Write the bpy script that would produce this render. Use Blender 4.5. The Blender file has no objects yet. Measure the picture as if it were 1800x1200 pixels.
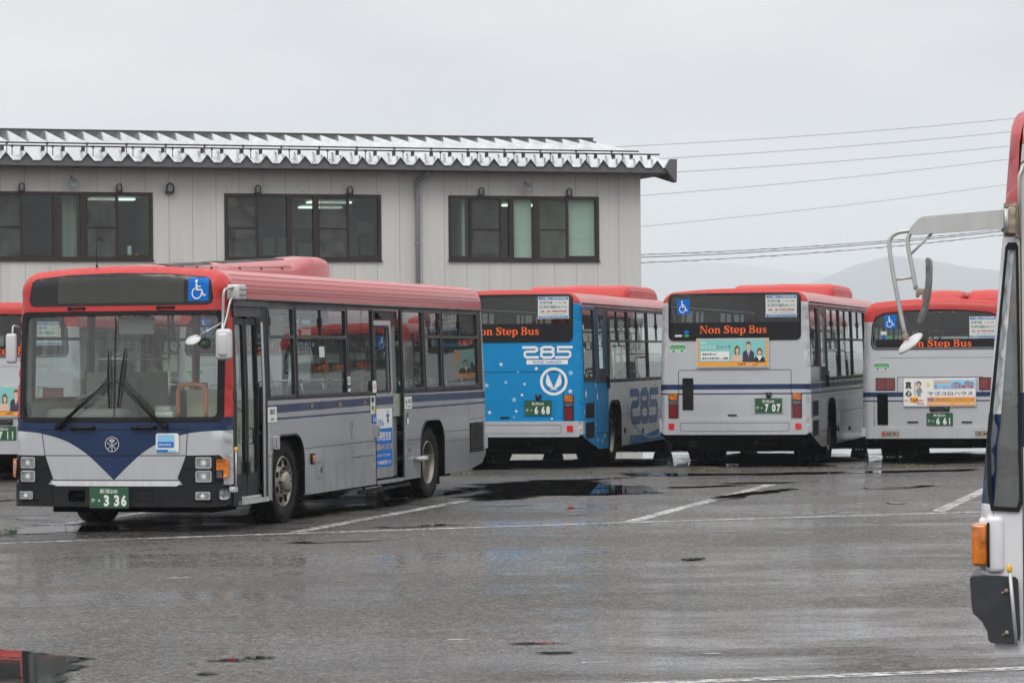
import bpy, math, random
import numpy as np
from mathutils import Vector, Matrix
from mathutils.geometry import delaunay_2d_cdt
R = math.radians
random.seed(7)
scene = bpy.context.scene
col = scene.collection

# ---------------------------------------------------------------- camera
CAM_H = 1.92
cd = bpy.data.cameras.new('camera'); cam = bpy.data.objects.new('camera', cd); col.objects.link(cam)
cd.sensor_width = 36.0; cd.lens = 5300 / 1800 * 36.0
cd.clip_start = 0.5; cd.clip_end = 30000
pitch = math.atan(22 / 5300.0)
cam.matrix_world = Matrix.Translation((0, 0, CAM_H)) @ Matrix.Rotation(R(90) + pitch, 4, 'X') @ Matrix.Rotation(R(-0.5), 4, 'Z')
scene.camera = cam

# ---------------------------------------------------------------- sky, sun, exposure
SUN_EL, SUN_AZ = R(48), R(200)
ZENITH = 3.2
w = bpy.data.worlds.new('World'); scene.world = w; w.use_nodes = True
nt = w.node_tree; N = nt.nodes; LK = nt.links
for n_ in list(N): N.remove(n_)
out = N.new('ShaderNodeOutputWorld'); bg = N.new('ShaderNodeBackground'); LK.new(bg.outputs[0], out.inputs[0])
sky = N.new('ShaderNodeTexSky'); sky.sky_type = 'NISHITA'; sky.sun_disc = False
sky.sun_elevation = SUN_EL; sky.sun_rotation = SUN_AZ
tc = N.new('ShaderNodeTexCoord')
mp = N.new('ShaderNodeMapping'); mp.inputs['Scale'].default_value = (1.0, 1.0, 3.2); LK.new(tc.outputs['Generated'], mp.inputs[0])
nz = N.new('ShaderNodeTexNoise'); nz.inputs['Scale'].default_value = 5.0; nz.inputs['Detail'].default_value = 4; nz.inputs['Roughness'].default_value = 0.45
LK.new(mp.outputs[0], nz.inputs['Vector'])
cr = N.new('ShaderNodeValToRGB'); LK.new(nz.outputs['Fac'], cr.inputs[0])
cr.color_ramp.elements[0].position = 0.40; cr.color_ramp.elements[0].color = (5.5, 5.54, 5.72, 1)
cr.color_ramp.elements[1].position = 0.62; cr.color_ramp.elements[1].color = (7.9, 7.85, 7.8, 1)
mx = N.new('ShaderNodeMixRGB'); mx.inputs[0].default_value = 0.96
LK.new(sky.outputs[0], mx.inputs[1]); LK.new(cr.outputs[0], mx.inputs[2])
# overcast luminance rises from the horizon towards the zenith
sep = N.new('ShaderNodeSeparateXYZ'); LK.new(tc.outputs['Generated'], sep.inputs[0])
zen = N.new('ShaderNodeMapRange'); zen.inputs[1].default_value = 0.04; zen.inputs[2].default_value = 1.0; zen.inputs[3].default_value = 1.0; zen.inputs[4].default_value = ZENITH
LK.new(sep.outputs['Z'], zen.inputs[0])
vm_ = N.new('ShaderNodeVectorMath'); vm_.operation = 'SCALE'; LK.new(mx.outputs[0], vm_.inputs[0]); LK.new(zen.outputs[0], vm_.inputs['Scale'])
LK.new(vm_.outputs[0], bg.inputs[0]); bg.inputs[1].default_value = 0.1
sl = bpy.data.lights.new('sun', 'SUN'); sl.energy = 1.5; sl.angle = R(30); sl.color = (1.0, 0.97, 0.93)
so = bpy.data.objects.new('sun', sl); col.objects.link(so)
so.rotation_euler = (R(90) - SUN_EL, 0, R(180) - SUN_AZ)
vs = scene.view_settings
vs.view_transform = 'Standard'; vs.look = 'None'; vs.gamma = 1; vs.exposure = 0.0; vs.use_curve_mapping = False
scene.cycles.max_bounces = 8; scene.cycles.transparent_max_bounces = 24
scene.cycles.glossy_bounces = 4; scene.cycles.volume_bounces = 4; scene.cycles.caustics_reflective = False

# ---------------------------------------------------------------- materials
def newmat(name):
    m = bpy.data.materials.new(name); m.use_nodes = True
    return m, m.node_tree, m.node_tree.nodes['Principled BSDF']

def mat(name, c, rough=0.5, metal=0.0, coat=0.0, var=0.0, vscale=3.0, dirt=0.0, dirt_z=0.9, bump=0.0, bscale=60.0, ior=None, stretch=(1, 1, 1), dirtc=(0.10, 0.09, 0.075), spec=None):
    m, t, p = newmat(name)
    p.inputs['Base Color'].default_value = (*c, 1); p.inputs['Roughness'].default_value = rough
    p.inputs['Metallic'].default_value = metal; p.inputs['Coat Weight'].default_value = coat
    p.inputs['Coat Roughness'].default_value = 0.08
    if ior: p.inputs['IOR'].default_value = ior
    if spec is not None: p.inputs['Specular IOR Level'].default_value = spec
    co = t.nodes.new('ShaderNodeTexCoord'); mpn = t.nodes.new('ShaderNodeMapping'); mpn.inputs['Scale'].default_value = stretch
    t.links.new(co.outputs['Object'], mpn.inputs[0])
    last = None
    if var:
        n = t.nodes.new('ShaderNodeTexNoise'); n.inputs['Scale'].default_value = vscale; n.inputs['Detail'].default_value = 6
        t.links.new(mpn.outputs[0], n.inputs['Vector'])
        r = t.nodes.new('ShaderNodeMapRange'); r.inputs[1].default_value = 0.3; r.inputs[2].default_value = 0.7
        r.inputs[3].default_value = 1 - var; r.inputs[4].default_value = 1 + var
        t.links.new(n.outputs['Fac'], r.inputs[0])
        v = t.nodes.new('ShaderNodeVectorMath'); v.operation = 'SCALE'; v.inputs[0].default_value = c
        t.links.new(r.outputs[0], v.inputs['Scale']); last = v.outputs[0]
        rr = t.nodes.new('ShaderNodeMapRange'); rr.inputs[1].default_value = 0.3; rr.inputs[2].default_value = 0.7
        rr.inputs[3].default_value = rough * 0.8; rr.inputs[4].default_value = min(1, rough * 1.25)
        t.links.new(n.outputs['Fac'], rr.inputs[0]); t.links.new(rr.outputs[0], p.inputs['Roughness'])
    if dirt:
        n = t.nodes.new('ShaderNodeTexNoise'); n.inputs['Scale'].default_value = 7; n.inputs['Detail'].default_value = 8; n.inputs['Roughness'].default_value = 0.7
        m2 = t.nodes.new('ShaderNodeMapping'); m2.inputs['Scale'].default_value = (1.3, 1.3, 0.35)
        t.links.new(co.outputs['Object'], m2.inputs[0]); t.links.new(m2.outputs[0], n.inputs['Vector'])
        s = t.nodes.new('ShaderNodeSeparateXYZ'); t.links.new(co.outputs['Object'], s.inputs[0])
        g = t.nodes.new('ShaderNodeMapRange'); g.inputs[1].default_value = dirt_z; g.inputs[2].default_value = 0.25; g.inputs[3].default_value = 0.06; g.inputs[4].default_value = 1.0
        t.links.new(s.outputs['Z'], g.inputs[0])
        a = t.nodes.new('ShaderNodeMapRange'); a.inputs[1].default_value = 0.42; a.inputs[2].default_value = 0.72
        t.links.new(n.outputs['Fac'], a.inputs[0])
        mu = t.nodes.new('ShaderNodeMath'); mu.operation = 'MULTIPLY'; t.links.new(g.outputs[0], mu.inputs[0]); t.links.new(a.outputs[0], mu.inputs[1])
        mu2 = t.nodes.new('ShaderNodeMath'); mu2.operation = 'MULTIPLY'; mu2.inputs[1].default_value = dirt; t.links.new(mu.outputs[0], mu2.inputs[0])
        x = t.nodes.new('ShaderNodeMixRGB'); t.links.new(mu2.outputs[0], x.inputs[0]); x.inputs[2].default_value = (*dirtc, 1)
        if last: t.links.new(last, x.inputs[1])
        else: x.inputs[1].default_value = (*c, 1)
        last = x.outputs[0]
    if last: t.links.new(last, p.inputs['Base Color'])
    if bump:
        n = t.nodes.new('ShaderNodeTexNoise'); n.inputs['Scale'].default_value = bscale; n.inputs['Detail'].default_value = 3
        t.links.new(mpn.outputs[0], n.inputs['Vector'])
        b = t.nodes.new('ShaderNodeBump'); b.inputs['Strength'].default_value = bump; b.inputs['Distance'].default_value = 0.02
        t.links.new(n.outputs['Fac'], b.inputs['Height']); t.links.new(b.outputs[0], p.inputs['Normal'])
    return m

def glassmat(name, tint, f0=0.045, rough=0.0, wav=0.0, film=0.0):
    """thin window pane: tinted see-through plus a Schlick reflection; film = share of pale film on it: dirty drops, and painted-in brightness"""
    m = bpy.data.materials.new(name); m.use_nodes = True; t = m.node_tree
    for n in list(t.nodes): t.nodes.remove(n)
    o = t.nodes.new('ShaderNodeOutputMaterial')
    tr = t.nodes.new('ShaderNodeBsdfTransparent'); tr.inputs[0].default_value = (*tint, 1)
    gl = t.nodes.new('ShaderNodeBsdfGlossy'); gl.inputs['Roughness'].default_value = rough; gl.inputs[0].default_value = (1, 1, 1, 1)
    ge = t.nodes.new('ShaderNodeNewGeometry')
    d = t.nodes.new('ShaderNodeVectorMath'); d.operation = 'DOT_PRODUCT'
    t.links.new(ge.outputs['Incoming'], d.inputs[0]); t.links.new(ge.outputs['Normal'], d.inputs[1])
    ab = t.nodes.new('ShaderNodeMath'); ab.operation = 'ABSOLUTE'; t.links.new(d.outputs['Value'], ab.inputs[0])
    om = t.nodes.new('ShaderNodeMath'); om.operation = 'SUBTRACT'; om.inputs[0].default_value = 1; t.links.new(ab.outputs[0], om.inputs[1])
    pw = t.nodes.new('ShaderNodeMath'); pw.operation = 'POWER'; pw.inputs[1].default_value = 5; t.links.new(om.outputs[0], pw.inputs[0])
    ma = t.nodes.new('ShaderNodeMath'); ma.operation = 'MULTIPLY_ADD'; ma.inputs[1].default_value = 1 - 2 * f0; ma.inputs[2].default_value = 2 * f0
    t.links.new(pw.outputs[0], ma.inputs[0])
    mixn = t.nodes.new('ShaderNodeMixShader'); t.links.new(ma.outputs[0], mixn.inputs[0])
    t.links.new(tr.outputs[0], mixn.inputs[1]); t.links.new(gl.outputs[0], mixn.inputs[2])
    last = mixn.outputs[0]
    co = t.nodes.new('ShaderNodeTexCoord')
    if film:
        df = t.nodes.new('ShaderNodeBsdfDiffuse'); df.inputs[0].default_value = (0.42, 0.44, 0.43, 1)
        n = t.nodes.new('ShaderNodeTexNoise'); n.inputs['Scale'].default_value = 2.2; n.inputs['Detail'].default_value = 10; n.inputs['Roughness'].default_value = 0.75
        t.links.new(co.outputs['Object'], n.inputs['Vector'])
        r = t.nodes.new('ShaderNodeMapRange'); r.inputs[1].default_value = 0.35; r.inputs[2].default_value = 0.7; r.inputs[3].default_value = film * 0.35; r.inputs[4].default_value = film * 1.5
        t.links.new(n.outputs['Fac'], r.inputs[0])
        m3 = t.nodes.new('ShaderNodeMixShader'); t.links.new(r.outputs[0], m3.inputs[0]); t.links.new(last, m3.inputs[1]); t.links.new(df.outputs[0], m3.inputs[2]); last = m3.outputs[0]
    if wav:
        n = t.nodes.new('ShaderNodeTexNoise'); n.inputs['Scale'].default_value = 1.2; t.links.new(co.outputs['Object'], n.inputs['Vector'])
        b = t.nodes.new('ShaderNodeBump'); b.inputs['Strength'].default_value = wav; b.inputs['Distance'].default_value = 0.02
        t.links.new(n.outputs['Fac'], b.inputs['Height']); t.links.new(b.outputs[0], gl.inputs['Normal'])
    t.links.new(last, o.inputs[0])
    return m

def emis(name, c, s):
    m = bpy.data.materials.new(name); m.use_nodes = True; t = m.node_tree
    p = t.nodes['Principled BSDF']; p.inputs['Emission Color'].default_value = (*c, 1); p.inputs['Emission Strength'].default_value = s
    p.inputs['Base Color'].default_value = (*c, 1)
    return m

M = {}
M['silver'] = mat('silver_paint', (0.47, 0.48, 0.50), 0.36, 0.3, 0.1, var=0.03, vscale=1.2, dirt=0.35, bump=0.04, bscale=2.2)
M['silver_side'] = mat('silver_side_paint', (0.36, 0.37, 0.39), 0.22, 0.4, 0.45, var=0.04, vscale=1.2, dirt=0.45, dirt_z=0.8, bump=0.10, bscale=1.3)
M['white'] = mat('white_paint', (0.66, 0.66, 0.68), 0.35, 0, 0.3, var=0.03, dirt=0.4)
M['cream'] = mat('cream_panel', (0.52, 0.50, 0.46), 0.5, 0, 0, var=0.05, dirt=0.2, dirt_z=3)
M['red'] = mat('red_paint', (0.45, 0.036, 0.032), 0.42, 0, 0.0, var=0.07, vscale=2, stretch=(0.5, 1, 1), spec=.4)
M['red_roof'] = mat('weathered_red_roof_paint', (0.40, 0.040, 0.040), 0.34, 0, 0.30, var=0.08, vscale=3, stretch=(0.12, 1, 4))
M['red_faded'] = mat('faded_red_paint', (0.46, 0.07, 0.075), 0.45, 0, 0.35, var=0.16, vscale=5, stretch=(2, 2, .5))
M['navy'] = mat('navy_paint', (0.011, 0.028, 0.082), 0.36, 0, 0.0, var=0.06, spec=.35)
M['azure'] = mat('azure_film', (0.0, 0.205, 0.46), 0.42, 0, 0.0, var=0.03, spec=.25)
M['pearl'] = mat('white_film', (0.74, 0.74, 0.74), 0.4, 0, 0.3, var=0.03, dirt=0.3)
M['deepblue'] = mat('deep_blue_film', (0.0, 0.09, 0.30), 0.4, 0, 0.1, spec=.3)
M['skyblue'] = mat('pale_blue_film', (0.25, 0.52, 0.75), 0.4, 0, 0.3)
M['gold'] = mat('gold_film', (0.52, 0.36, 0.10), 0.4, 0.2, 0.2)
M['black'] = mat('black_trim', (0.009, 0.009, 0.010), 0.45, 0, 0, var=0.2, spec=.25)
M['frame'] = mat('dark_window_frame', (0.030, 0.028, 0.030), 0.42, 0.0, 0, var=0.15, spec=.35)
M['bumper'] = mat('dark_grey_bumper', (0.0085, 0.009, 0.0105), 0.55, 0, 0, var=0.25, dirt=0.2, dirt_z=0.45, spec=.25)
M['under'] = mat('underbody_black', (0.005, 0.005, 0.005), 0.9, spec=.1)
M['rubber'] = mat('tyre_rubber', (0.011, 0.011, 0.011), 0.8, 0, 0, var=0.25, bump=0.3, bscale=40, spec=.2)
M['rim'] = mat('dusty_steel_rim', (0.30, 0.27, 0.23), 0.42, 0.7, 0, var=0.2, vscale=8)
M['rimdark'] = mat('dark_hub', (0.10, 0.085, 0.07), 0.5, 0.6, 0, var=0.3, vscale=8)
M['chrome'] = mat('steel', (0.62, 0.62, 0.64), 0.25, 0.9)
M['alu'] = mat('painted_aluminium', (0.50, 0.51, 0.50), 0.42, 0.3, var=0.06, dirt=0.5, dirt_z=4)
M['rimlight'] = mat('dull_metal_tube', (0.36, 0.37, 0.37), 0.3, 0.75, var=.08)
M['rust'] = mat('rusty_bracket', (0.30, 0.24, 0.18), 0.7, 0.2, var=0.5, vscale=30)
M['mirror_back'] = mat('mirror_shell_white', (0.50, 0.50, 0.50), 0.4, 0, 0.1, var=.05)
M['mirror'] = mat('mirror_glass', (0.8, 0.8, 0.8), 0.03, 1.0)
M['glass'] = glassmat('bus_window_glass', (0.60, 0.67, 0.64), f0=.04, film=0.03, wav=0.08)
M['wglass'] = glassmat('windscreen_glass', (0.88, 0.94, 0.90), f0=.035, film=0.05, wav=0.05)  # film also paints in the bright see-through and sky reflection
M['rglass'] = glassmat('rear_window_glass', (0.40, 0.46, 0.44), f0=.03, film=0.03, wav=0.06)
M['nglass'] = glassmat('brightened_window_glass', (0.62, 0.72, 0.72), f0=.05, film=0.20, wav=0.08)  # strong pale film paints in the light seen through the pane
M['bglass'] = glassmat('building_glass', (0.84, 0.91, 0.89), f0=.018, film=0.01, wav=0.05)
M['mesh_screen'] = glassmat('insect_screen', (0.62, 0.62, 0.60), f0=0.0, film=0.16)
M['signglass'] = mat('dark_sign_glass', (0.014, 0.014, 0.015), 0.12, 0, 0.0, spec=.4)
M['display'] = mat('unlit_display', (0.050, 0.050, 0.046), 0.2, 0, 0.0, var=0.1, spec=.3)
M['orange_text'] = mat('orange_letters', (0.85, 0.13, 0.02), 0.5)
M['amber'] = mat('amber_lens', (0.54, 0.14, 0.006), 0.15, 0, 0.8, var=0.55, vscale=18)
M['redlens'] = mat('dark_red_lens', (0.15, 0.006, 0.008), 0.12, 0, 0.8, var=0.3, vscale=20)
M['redref'] = mat('red_reflector', (0.62, 0.015, 0.02), 0.2, 0, 0.6, var=0.2, vscale=30)
M['clearlens'] = mat('clear_lens', (0.33, 0.35, 0.35), 0.14, 0.75, 0.8, var=0.5, vscale=22)
M['greylens'] = mat('grey_lens', (0.12, 0.12, 0.12), 0.12, 0.3, 0.8, var=0.4, vscale=20)
M['plate'] = mat('green_plate', (0.018, 0.085, 0.035), 0.4, var=0.1)
M['plate_dark'] = mat('dull_green_plate', (0.02, 0.055, 0.03), 0.4, var=0.1)
M['decal_white'] = mat('white_decal', (0.72, 0.72, 0.70), 0.5)
M['decal_black'] = mat('black_print', (0.012, 0.012, 0.014), 0.5)
M['decal_blue'] = mat('blue_sign', (0.0, 0.13, 0.50), 0.5, spec=.2)
M['decal_teal'] = mat('teal_print', (0.20, 0.50, 0.47), 0.5)
M['decal_orange'] = mat('orange_print', (0.78, 0.32, 0.03), 0.5)
M['decal_green'] = mat('green_print', (0.03, 0.28, 0.07), 0.5)
M['decal_red'] = mat('red_print', (0.50, 0.02, 0.03), 0.5)
M['decal_yellow'] = mat('yellow_print', (0.80, 0.58, 0.03), 0.5)
M['decal_pale'] = mat('pale_print', (0.55, 0.60, 0.56), 0.5)
M['decal_skin'] = mat('skin_print', (0.66, 0.38, 0.26), 0.5)
M['decal_pink'] = mat('pink_print', (0.62, 0.44, 0.34), 0.5)
M['decal_brown'] = mat('brown_print', (0.10, 0.05, 0.03), 0.5)
M['decal_suit'] = mat('suit_print', (0.03, 0.03, 0.07), 0.5)
M['decal_grey'] = mat('grey_print', (0.22, 0.23, 0.24), 0.5)
M['seat'] = mat('seat_fabric', (0.035, 0.09, 0.085), 0.9, var=0.2, vscale=12)
M['interior'] = mat('interior_panel', (0.27, 0.29, 0.235), 0.6, var=0.05)
M['ceiling'] = mat('ceiling_panel', (0.34, 0.35, 0.33), 0.6, var=0.05)
M['floor_in'] = mat('bus_floor', (0.10, 0.10, 0.10), 0.7)
M['dash'] = mat('dashboard_plastic', (0.125, 0.132, 0.125), 0.6, var=0.15)
M['handrail'] = mat('orange_handrail', (0.62, 0.18, 0.06), 0.35, 0, 0.3)
M['yellow'] = mat('yellow_tip', (0.75, 0.42, 0.02), 0.45)
M['cream_in'] = mat('cream_partition', (0.50, 0.50, 0.34), 0.6)

# ---------------------------------------------------------------- geometry helpers
class MB:
    def __init__(s): s.v = []; s.f = []; s.m = []; s.sm = []
    def add(s, vs, fs, mi=0, smooth=False):
        b = len(s.v); s.v += [tuple(v) for v in vs]
        for f in fs: s.f.append(tuple(b + i for i in f)); s.m.append(mi); s.sm.append(smooth)
    def box(s, c, d, mi=0, rot=None):
        hx, hy, hz = d[0] / 2, d[1] / 2, d[2] / 2
        vs = [Vector((x, y, z)) for x in (-hx, hx) for y in (-hy, hy) for z in (-hz, hz)]
        if rot: vs = [rot @ v for v in vs]
        s.add([v + Vector(c) for v in vs], [(0, 1, 3, 2), (4, 6, 7, 5), (0, 4, 5, 1), (2, 3, 7, 6), (0, 2, 6, 4), (1, 5, 7, 3)], mi)
    def bbox(s, a, b, mi=0):
        s.box([(a[i] + b[i]) / 2 for i in range(3)], [abs(b[i] - a[i]) for i in range(3)], mi)
    def rbox(s, c, d, r=0.02, mi=0, rot=None, n=3):
        """box with rounded edges (superellipsoid-like corner blend)"""
        hx, hy, hz = [max(1e-4, q / 2 - r) for q in d]
        vs = []; fs = []; rings = []
        ph = [R(-90 + 90 * i / n) for i in range(n + 1)] + [R(90 * i / n) for i in range(n + 1)]
        cz = [-hz] * (n + 1) + [hz] * (n + 1)
        for k, (p, z0) in enumerate(zip(ph, cz)):
            ring = []
            for q, (sx, sy) in enumerate(((1, 1), (-1, 1), (-1, -1), (1, -1))):
                for i in range(n + 1):
                    a = R(90 * q + 90 * i / n)
                    ring.append(len(vs)); vs.append(Vector((sx * hx + r * math.cos(p) * math.cos(a), sy * hy + r * math.cos(p) * math.sin(a), z0 + r * math.sin(p))))
            rings.append(ring)
        L = len(rings[0])
        for k in range(len(rings) - 1):
            for i in range(L):
                fs.append((rings[k][i], rings[k][(i + 1) % L], rings[k + 1][(i + 1) % L], rings[k + 1][i]))
        fs.append(tuple(reversed(rings[0]))); fs.append(tuple(rings[-1]))
        if rot: vs = [rot @ v for v in vs]
        s.add([v + Vector(c) for v in vs], fs, mi, True)
    def tube(s, pts, r, n=8, mi=0, closed=False, smooth=True):
        pts = [Vector(p) for p in pts]; rs = r if isinstance(r, (list, tuple)) else [r] * len(pts)
        vs = []; fs = []; prev = None
        for i, p in enumerate(pts):
            if closed: t = (pts[(i + 1) % len(pts)] - pts[i - 1]).normalized()
            else: t = (pts[min(i + 1, len(pts) - 1)] - pts[max(i - 1, 0)]).normalized()
            if prev is None:
                a = Vector((0, 0, 1)) if abs(t.z) < 0.9 else Vector((1, 0, 0)); u = t.cross(a).normalized()
            else: u = (prev - t * prev.dot(t)).normalized()
            prev = u; v = t.cross(u)
            for k in range(n): a = 2 * math.pi * k / n; vs.append(p + (u * math.cos(a) + v * math.sin(a)) * rs[i])
        m_ = len(pts)
        for i in range(m_ if closed else m_ - 1):
            for k in range(n):
                a, b = i * n + k, i * n + (k + 1) % n; c, d = ((i + 1) % m_) * n + (k + 1) % n, ((i + 1) % m_) * n + k
                fs.append((a, b, c, d))
        if not closed: fs.append(tuple(reversed(range(n)))); fs.append(tuple(range((m_ - 1) * n, m_ * n)))
        s.add(vs, fs, mi, smooth)
    def lathe(s, prof, c, axis='Y', n=40, mi=0, sgn=1):
        """prof = [(radius, along axis)]"""
        vs = []; fs = []
        for r_, h in prof:
            for k in range(n):
                a = 2 * math.pi * k / n; p = (r_ * math.cos(a), h * sgn, r_ * math.sin(a))
                if axis == 'X': p = (h * sgn, r_ * math.cos(a), r_ * math.sin(a))
                if axis == 'Z': p = (r_ * math.cos(a), r_ * math.sin(a), h * sgn)
                vs.append((p[0] + c[0], p[1] + c[1], p[2] + c[2]))
        for i in range(len(prof) - 1):
            for k in range(n): fs.append((i * n + k, i * n + (k + 1) % n, (i + 1) * n + (k + 1) % n, (i + 1) * n + k))
        s.add(vs, fs, mi, True)
    def build(s, name, mats, parent=None):
        me = bpy.data.meshes.new(name); me.from_pydata(s.v, [], s.f)
        if not isinstance(mats, (list, tuple)): mats = [mats]
        for m in mats: me.materials.append(m)
        me.polygons.foreach_set('material_index', s.m); me.polygons.foreach_set('use_smooth', s.sm); me.update()
        o = bpy.data.objects.new(name, me); col.objects.link(o)
        if parent is not None: o.parent = parent
        return o

def pip(px, py, poly):
    """vectorised point in polygon"""
    poly = np.asarray(poly, float); x1, y1 = poly[:, 0], poly[:, 1]; x2, y2 = np.roll(x1, -1), np.roll(y1, -1)
    inside = np.zeros(len(px), bool)
    for a, b, c, d in zip(x1, y1, x2, y2):
        if b == d: continue
        cond = ((b > py) != (d > py))
        inside ^= cond & (px < (c - a) * (py - b) / (d - b) + a)
    return inside

def dens(poly, step, closed=True):
    o = []
    n = len(poly)
    for i in range(n if closed else n - 1):
        a, b = poly[i], poly[(i + 1) % n]; L = math.hypot(b[0] - a[0], b[1] - a[1]); k = max(1, int(math.ceil(L / step)))
        for j in range(k): o.append((a[0] + (b[0] - a[0]) * j / k, a[1] + (b[1] - a[1]) * j / k))
    if not closed: o.append(poly[-1])
    return o

def tri(adds, holes=(), paints=(), gx=(), gy=(), step=0.5):
    """triangulate the union of adds minus holes; paints = [(polygon, material index)]"""
    vs = []; es = []
    for lp in list(adds) + list(holes) + [p for p, _ in paints]:
        d = dens(lp, step); b = len(vs); vs += d; es += [(b + i, b + (i + 1) % len(d)) for i in range(len(d))]
    if len(gx):
        if not len(gy):
            z_ = [q[1] for a in adds for q in a]; gy = np.arange(min(z_) + .02, max(z_), .12)
        G = np.array([(x, y) for x in gx for y in gy]); ok = np.zeros(len(G), bool)
        for a in adds: ok |= pip(G[:, 0], G[:, 1], a)
        for h in holes: ok &= ~pip(G[:, 0], G[:, 1], h)
        vs += [tuple(g) for g in G[ok]]
    r = delaunay_2d_cdt([Vector(v) for v in vs], es, [], 0, 1e-6)
    V = np.array([(v.x, v.y) for v in r[0]]); F = np.array([f for f in r[2] if len(f) == 3])
    if not len(F): return np.zeros((0, 2)), np.zeros((0, 3), int), np.zeros(0, int)
    c = V[F].mean(axis=1); keep = np.zeros(len(F), bool)
    for a in adds: keep |= pip(c[:, 0], c[:, 1], a)
    for h in holes: keep &= ~pip(c[:, 0], c[:, 1], h)
    mi = np.zeros(len(F), int)
    for p, k in paints: mi[pip(c[:, 0], c[:, 1], p)] = k
    return V, F[keep], mi[keep]

def surf(mb, fmap, adds, holes=(), paints=(), gx=(), gy=(), step=0.5, off=0.0, smooth=True, mi=0):
    V, F, m_ = tri(adds, holes, paints, gx, gy, step)
    b = len(mb.v); mb.v += [tuple(fmap(x, y, off)) for x, y in V]
    for f, k in zip(F, m_): mb.f.append(tuple(b + int(i) for i in f)); mb.m.append(int(k) + mi); mb.sm.append(smooth)

def slab(mb, fmap, outer, o0, o1, holes=(), mi=0, mside=None, step=0.3, paints=()):
    """raised plate following the surface from offset o0 to o1"""
    surf(mb, fmap, [outer], holes, paints, step=step, off=o1, smooth=False, mi=mi)
    for lp in [outer] + list(holes):
        d = dens(lp, step); n = len(d)
        vs = [fmap(x, y, o0) for x, y in d] + [fmap(x, y, o1) for x, y in d]
        mb.add(vs, [(i, (i + 1) % n, n + (i + 1) % n, n + i) for i in range(n)], mi if mside is None else mside)

def rect(a0, a1, z0, z1): return [(a0, z0), (a1, z0), (a1, z1), (a0, z1)]
def rrect(a0, a1, z0, z1, r=0.03, n=4):
    a0, a1 = min(a0, a1), max(a0, a1); o = []
    r = min(r, (a1 - a0) / 2.01, (z1 - z0) / 2.01)
    for cx, cz, s in ((a1 - r, z1 - r, 0), (a0 + r, z1 - r, 90), (a0 + r, z0 + r, 180), (a1 - r, z0 + r, 270)):
        for i in range(n + 1): a = R(s + 90 * i / n); o.append((cx + r * math.cos(a), cz + r * math.sin(a)))
    return o
def circ(x, z, r, n=20, rz=None): return [(x + r * math.cos(2 * math.pi * i / n), z + (rz or r) * math.sin(2 * math.pi * i / n)) for i in range(n)]
def cat(pts, k=6):
    """catmull-rom through points of any dimension"""
    P = [np.array(p, float) for p in pts]; P = [2 * P[0] - P[1]] + P + [2 * P[-1] - P[-2]]; o = []
    for i in range(1, len(P) - 2):
        for j in range(k):
            t = j / k
            o.append(0.5 * (2 * P[i] + (P[i + 1] - P[i - 1]) * t + (2 * P[i - 1] - 5 * P[i] + 4 * P[i + 1] - P[i + 2]) * t * t + (3 * P[i] - P[i - 1] - 3 * P[i + 1] + P[i + 2]) * t ** 3))
    o.append(P[-2]); return [tuple(q) for q in o]
def stroke(pts, w=None, k=5, smooth=True):
    """polygon of a stroke; pts (x, y[, w])"""
    if w is not None: pts = [(p[0], p[1], w) for p in pts]
    q = cat(pts, k) if smooth and len(pts) > 2 else pts
    L = []; Rr = []
    for i, p in enumerate(q):
        a, b = q[max(i - 1, 0)], q[min(i + 1, len(q) - 1)]; dx, dy = b[0] - a[0], b[1] - a[1]; l = math.hypot(dx, dy) or 1
        nx, ny = -dy / l * p[2] / 2, dx / l * p[2] / 2; L.append((p[0] + nx, p[1] + ny)); Rr.append((p[0] - nx, p[1] - ny))
    return L + Rr[::-1]

# text: the built-in font turned into flat mesh data, normalised to a unit box
_tc = {}
def glyphs(s, bold=0.0):
    if (s, bold) in _tc: return _tc[(s, bold)]
    c = bpy.data.curves.new('lettering', 'FONT'); c.body = s; c.resolution_u = 3; c.offset = bold
    o = bpy.data.objects.new('lettering', c); col.objects.link(o); bpy.context.view_layer.update()
    me = bpy.data.meshes.new_from_object(o.evaluated_get(bpy.context.evaluated_depsgraph_get()))
    V = np.array([(v.co.x, v.co.y) for v in me.vertices]); F = [tuple(p.vertices) for p in me.polygons]
    bpy.data.objects.remove(o); bpy.data.curves.remove(c); bpy.data.meshes.remove(me)
    lo, hi = V.min(0), V.max(0); V = (V - lo) / np.maximum(hi - lo, 1e-6)
    _tc[(s, bold)] = (V, F, float((hi - lo)[0] / (hi - lo)[1])); return _tc[(s, bold)]
def text(mb, fmap, s, a0, a1, z0, z1, mi=0, off=0.004, bold=0.0):
    """a0 = viewer's left, a1 = viewer's right"""
    V, F, _ = glyphs(s, bold)
    mb.add([fmap(a0 + (a1 - a0) * x, z0 + (z1 - z0) * y, off) for x, y in V], F, mi)
def shape(mb, fmap, adds, a0, a1, z0, z1, mi=0, off=0.004, holes=()):
    """unit-box polygons placed into a box seen by the viewer"""
    T = lambda p: [(a0 + (a1 - a0) * x, z0 + (z1 - z0) * y) for x, y in p]
    surf(mb, fmap, [T(p) for p in adds], [T(p) for p in holes], step=9, off=off, smooth=False, mi=mi)
def rpl(mb, fmap, a0, a1, z0, z1, mi=0, off=0.004, r=0.0):
    surf(mb, fmap, [rrect(a0, a1, z0, z1, r) if r else rect(min(a0, a1), max(a0, a1), z0, z1)], step=0.25, off=off, smooth=False, mi=mi)

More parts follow.
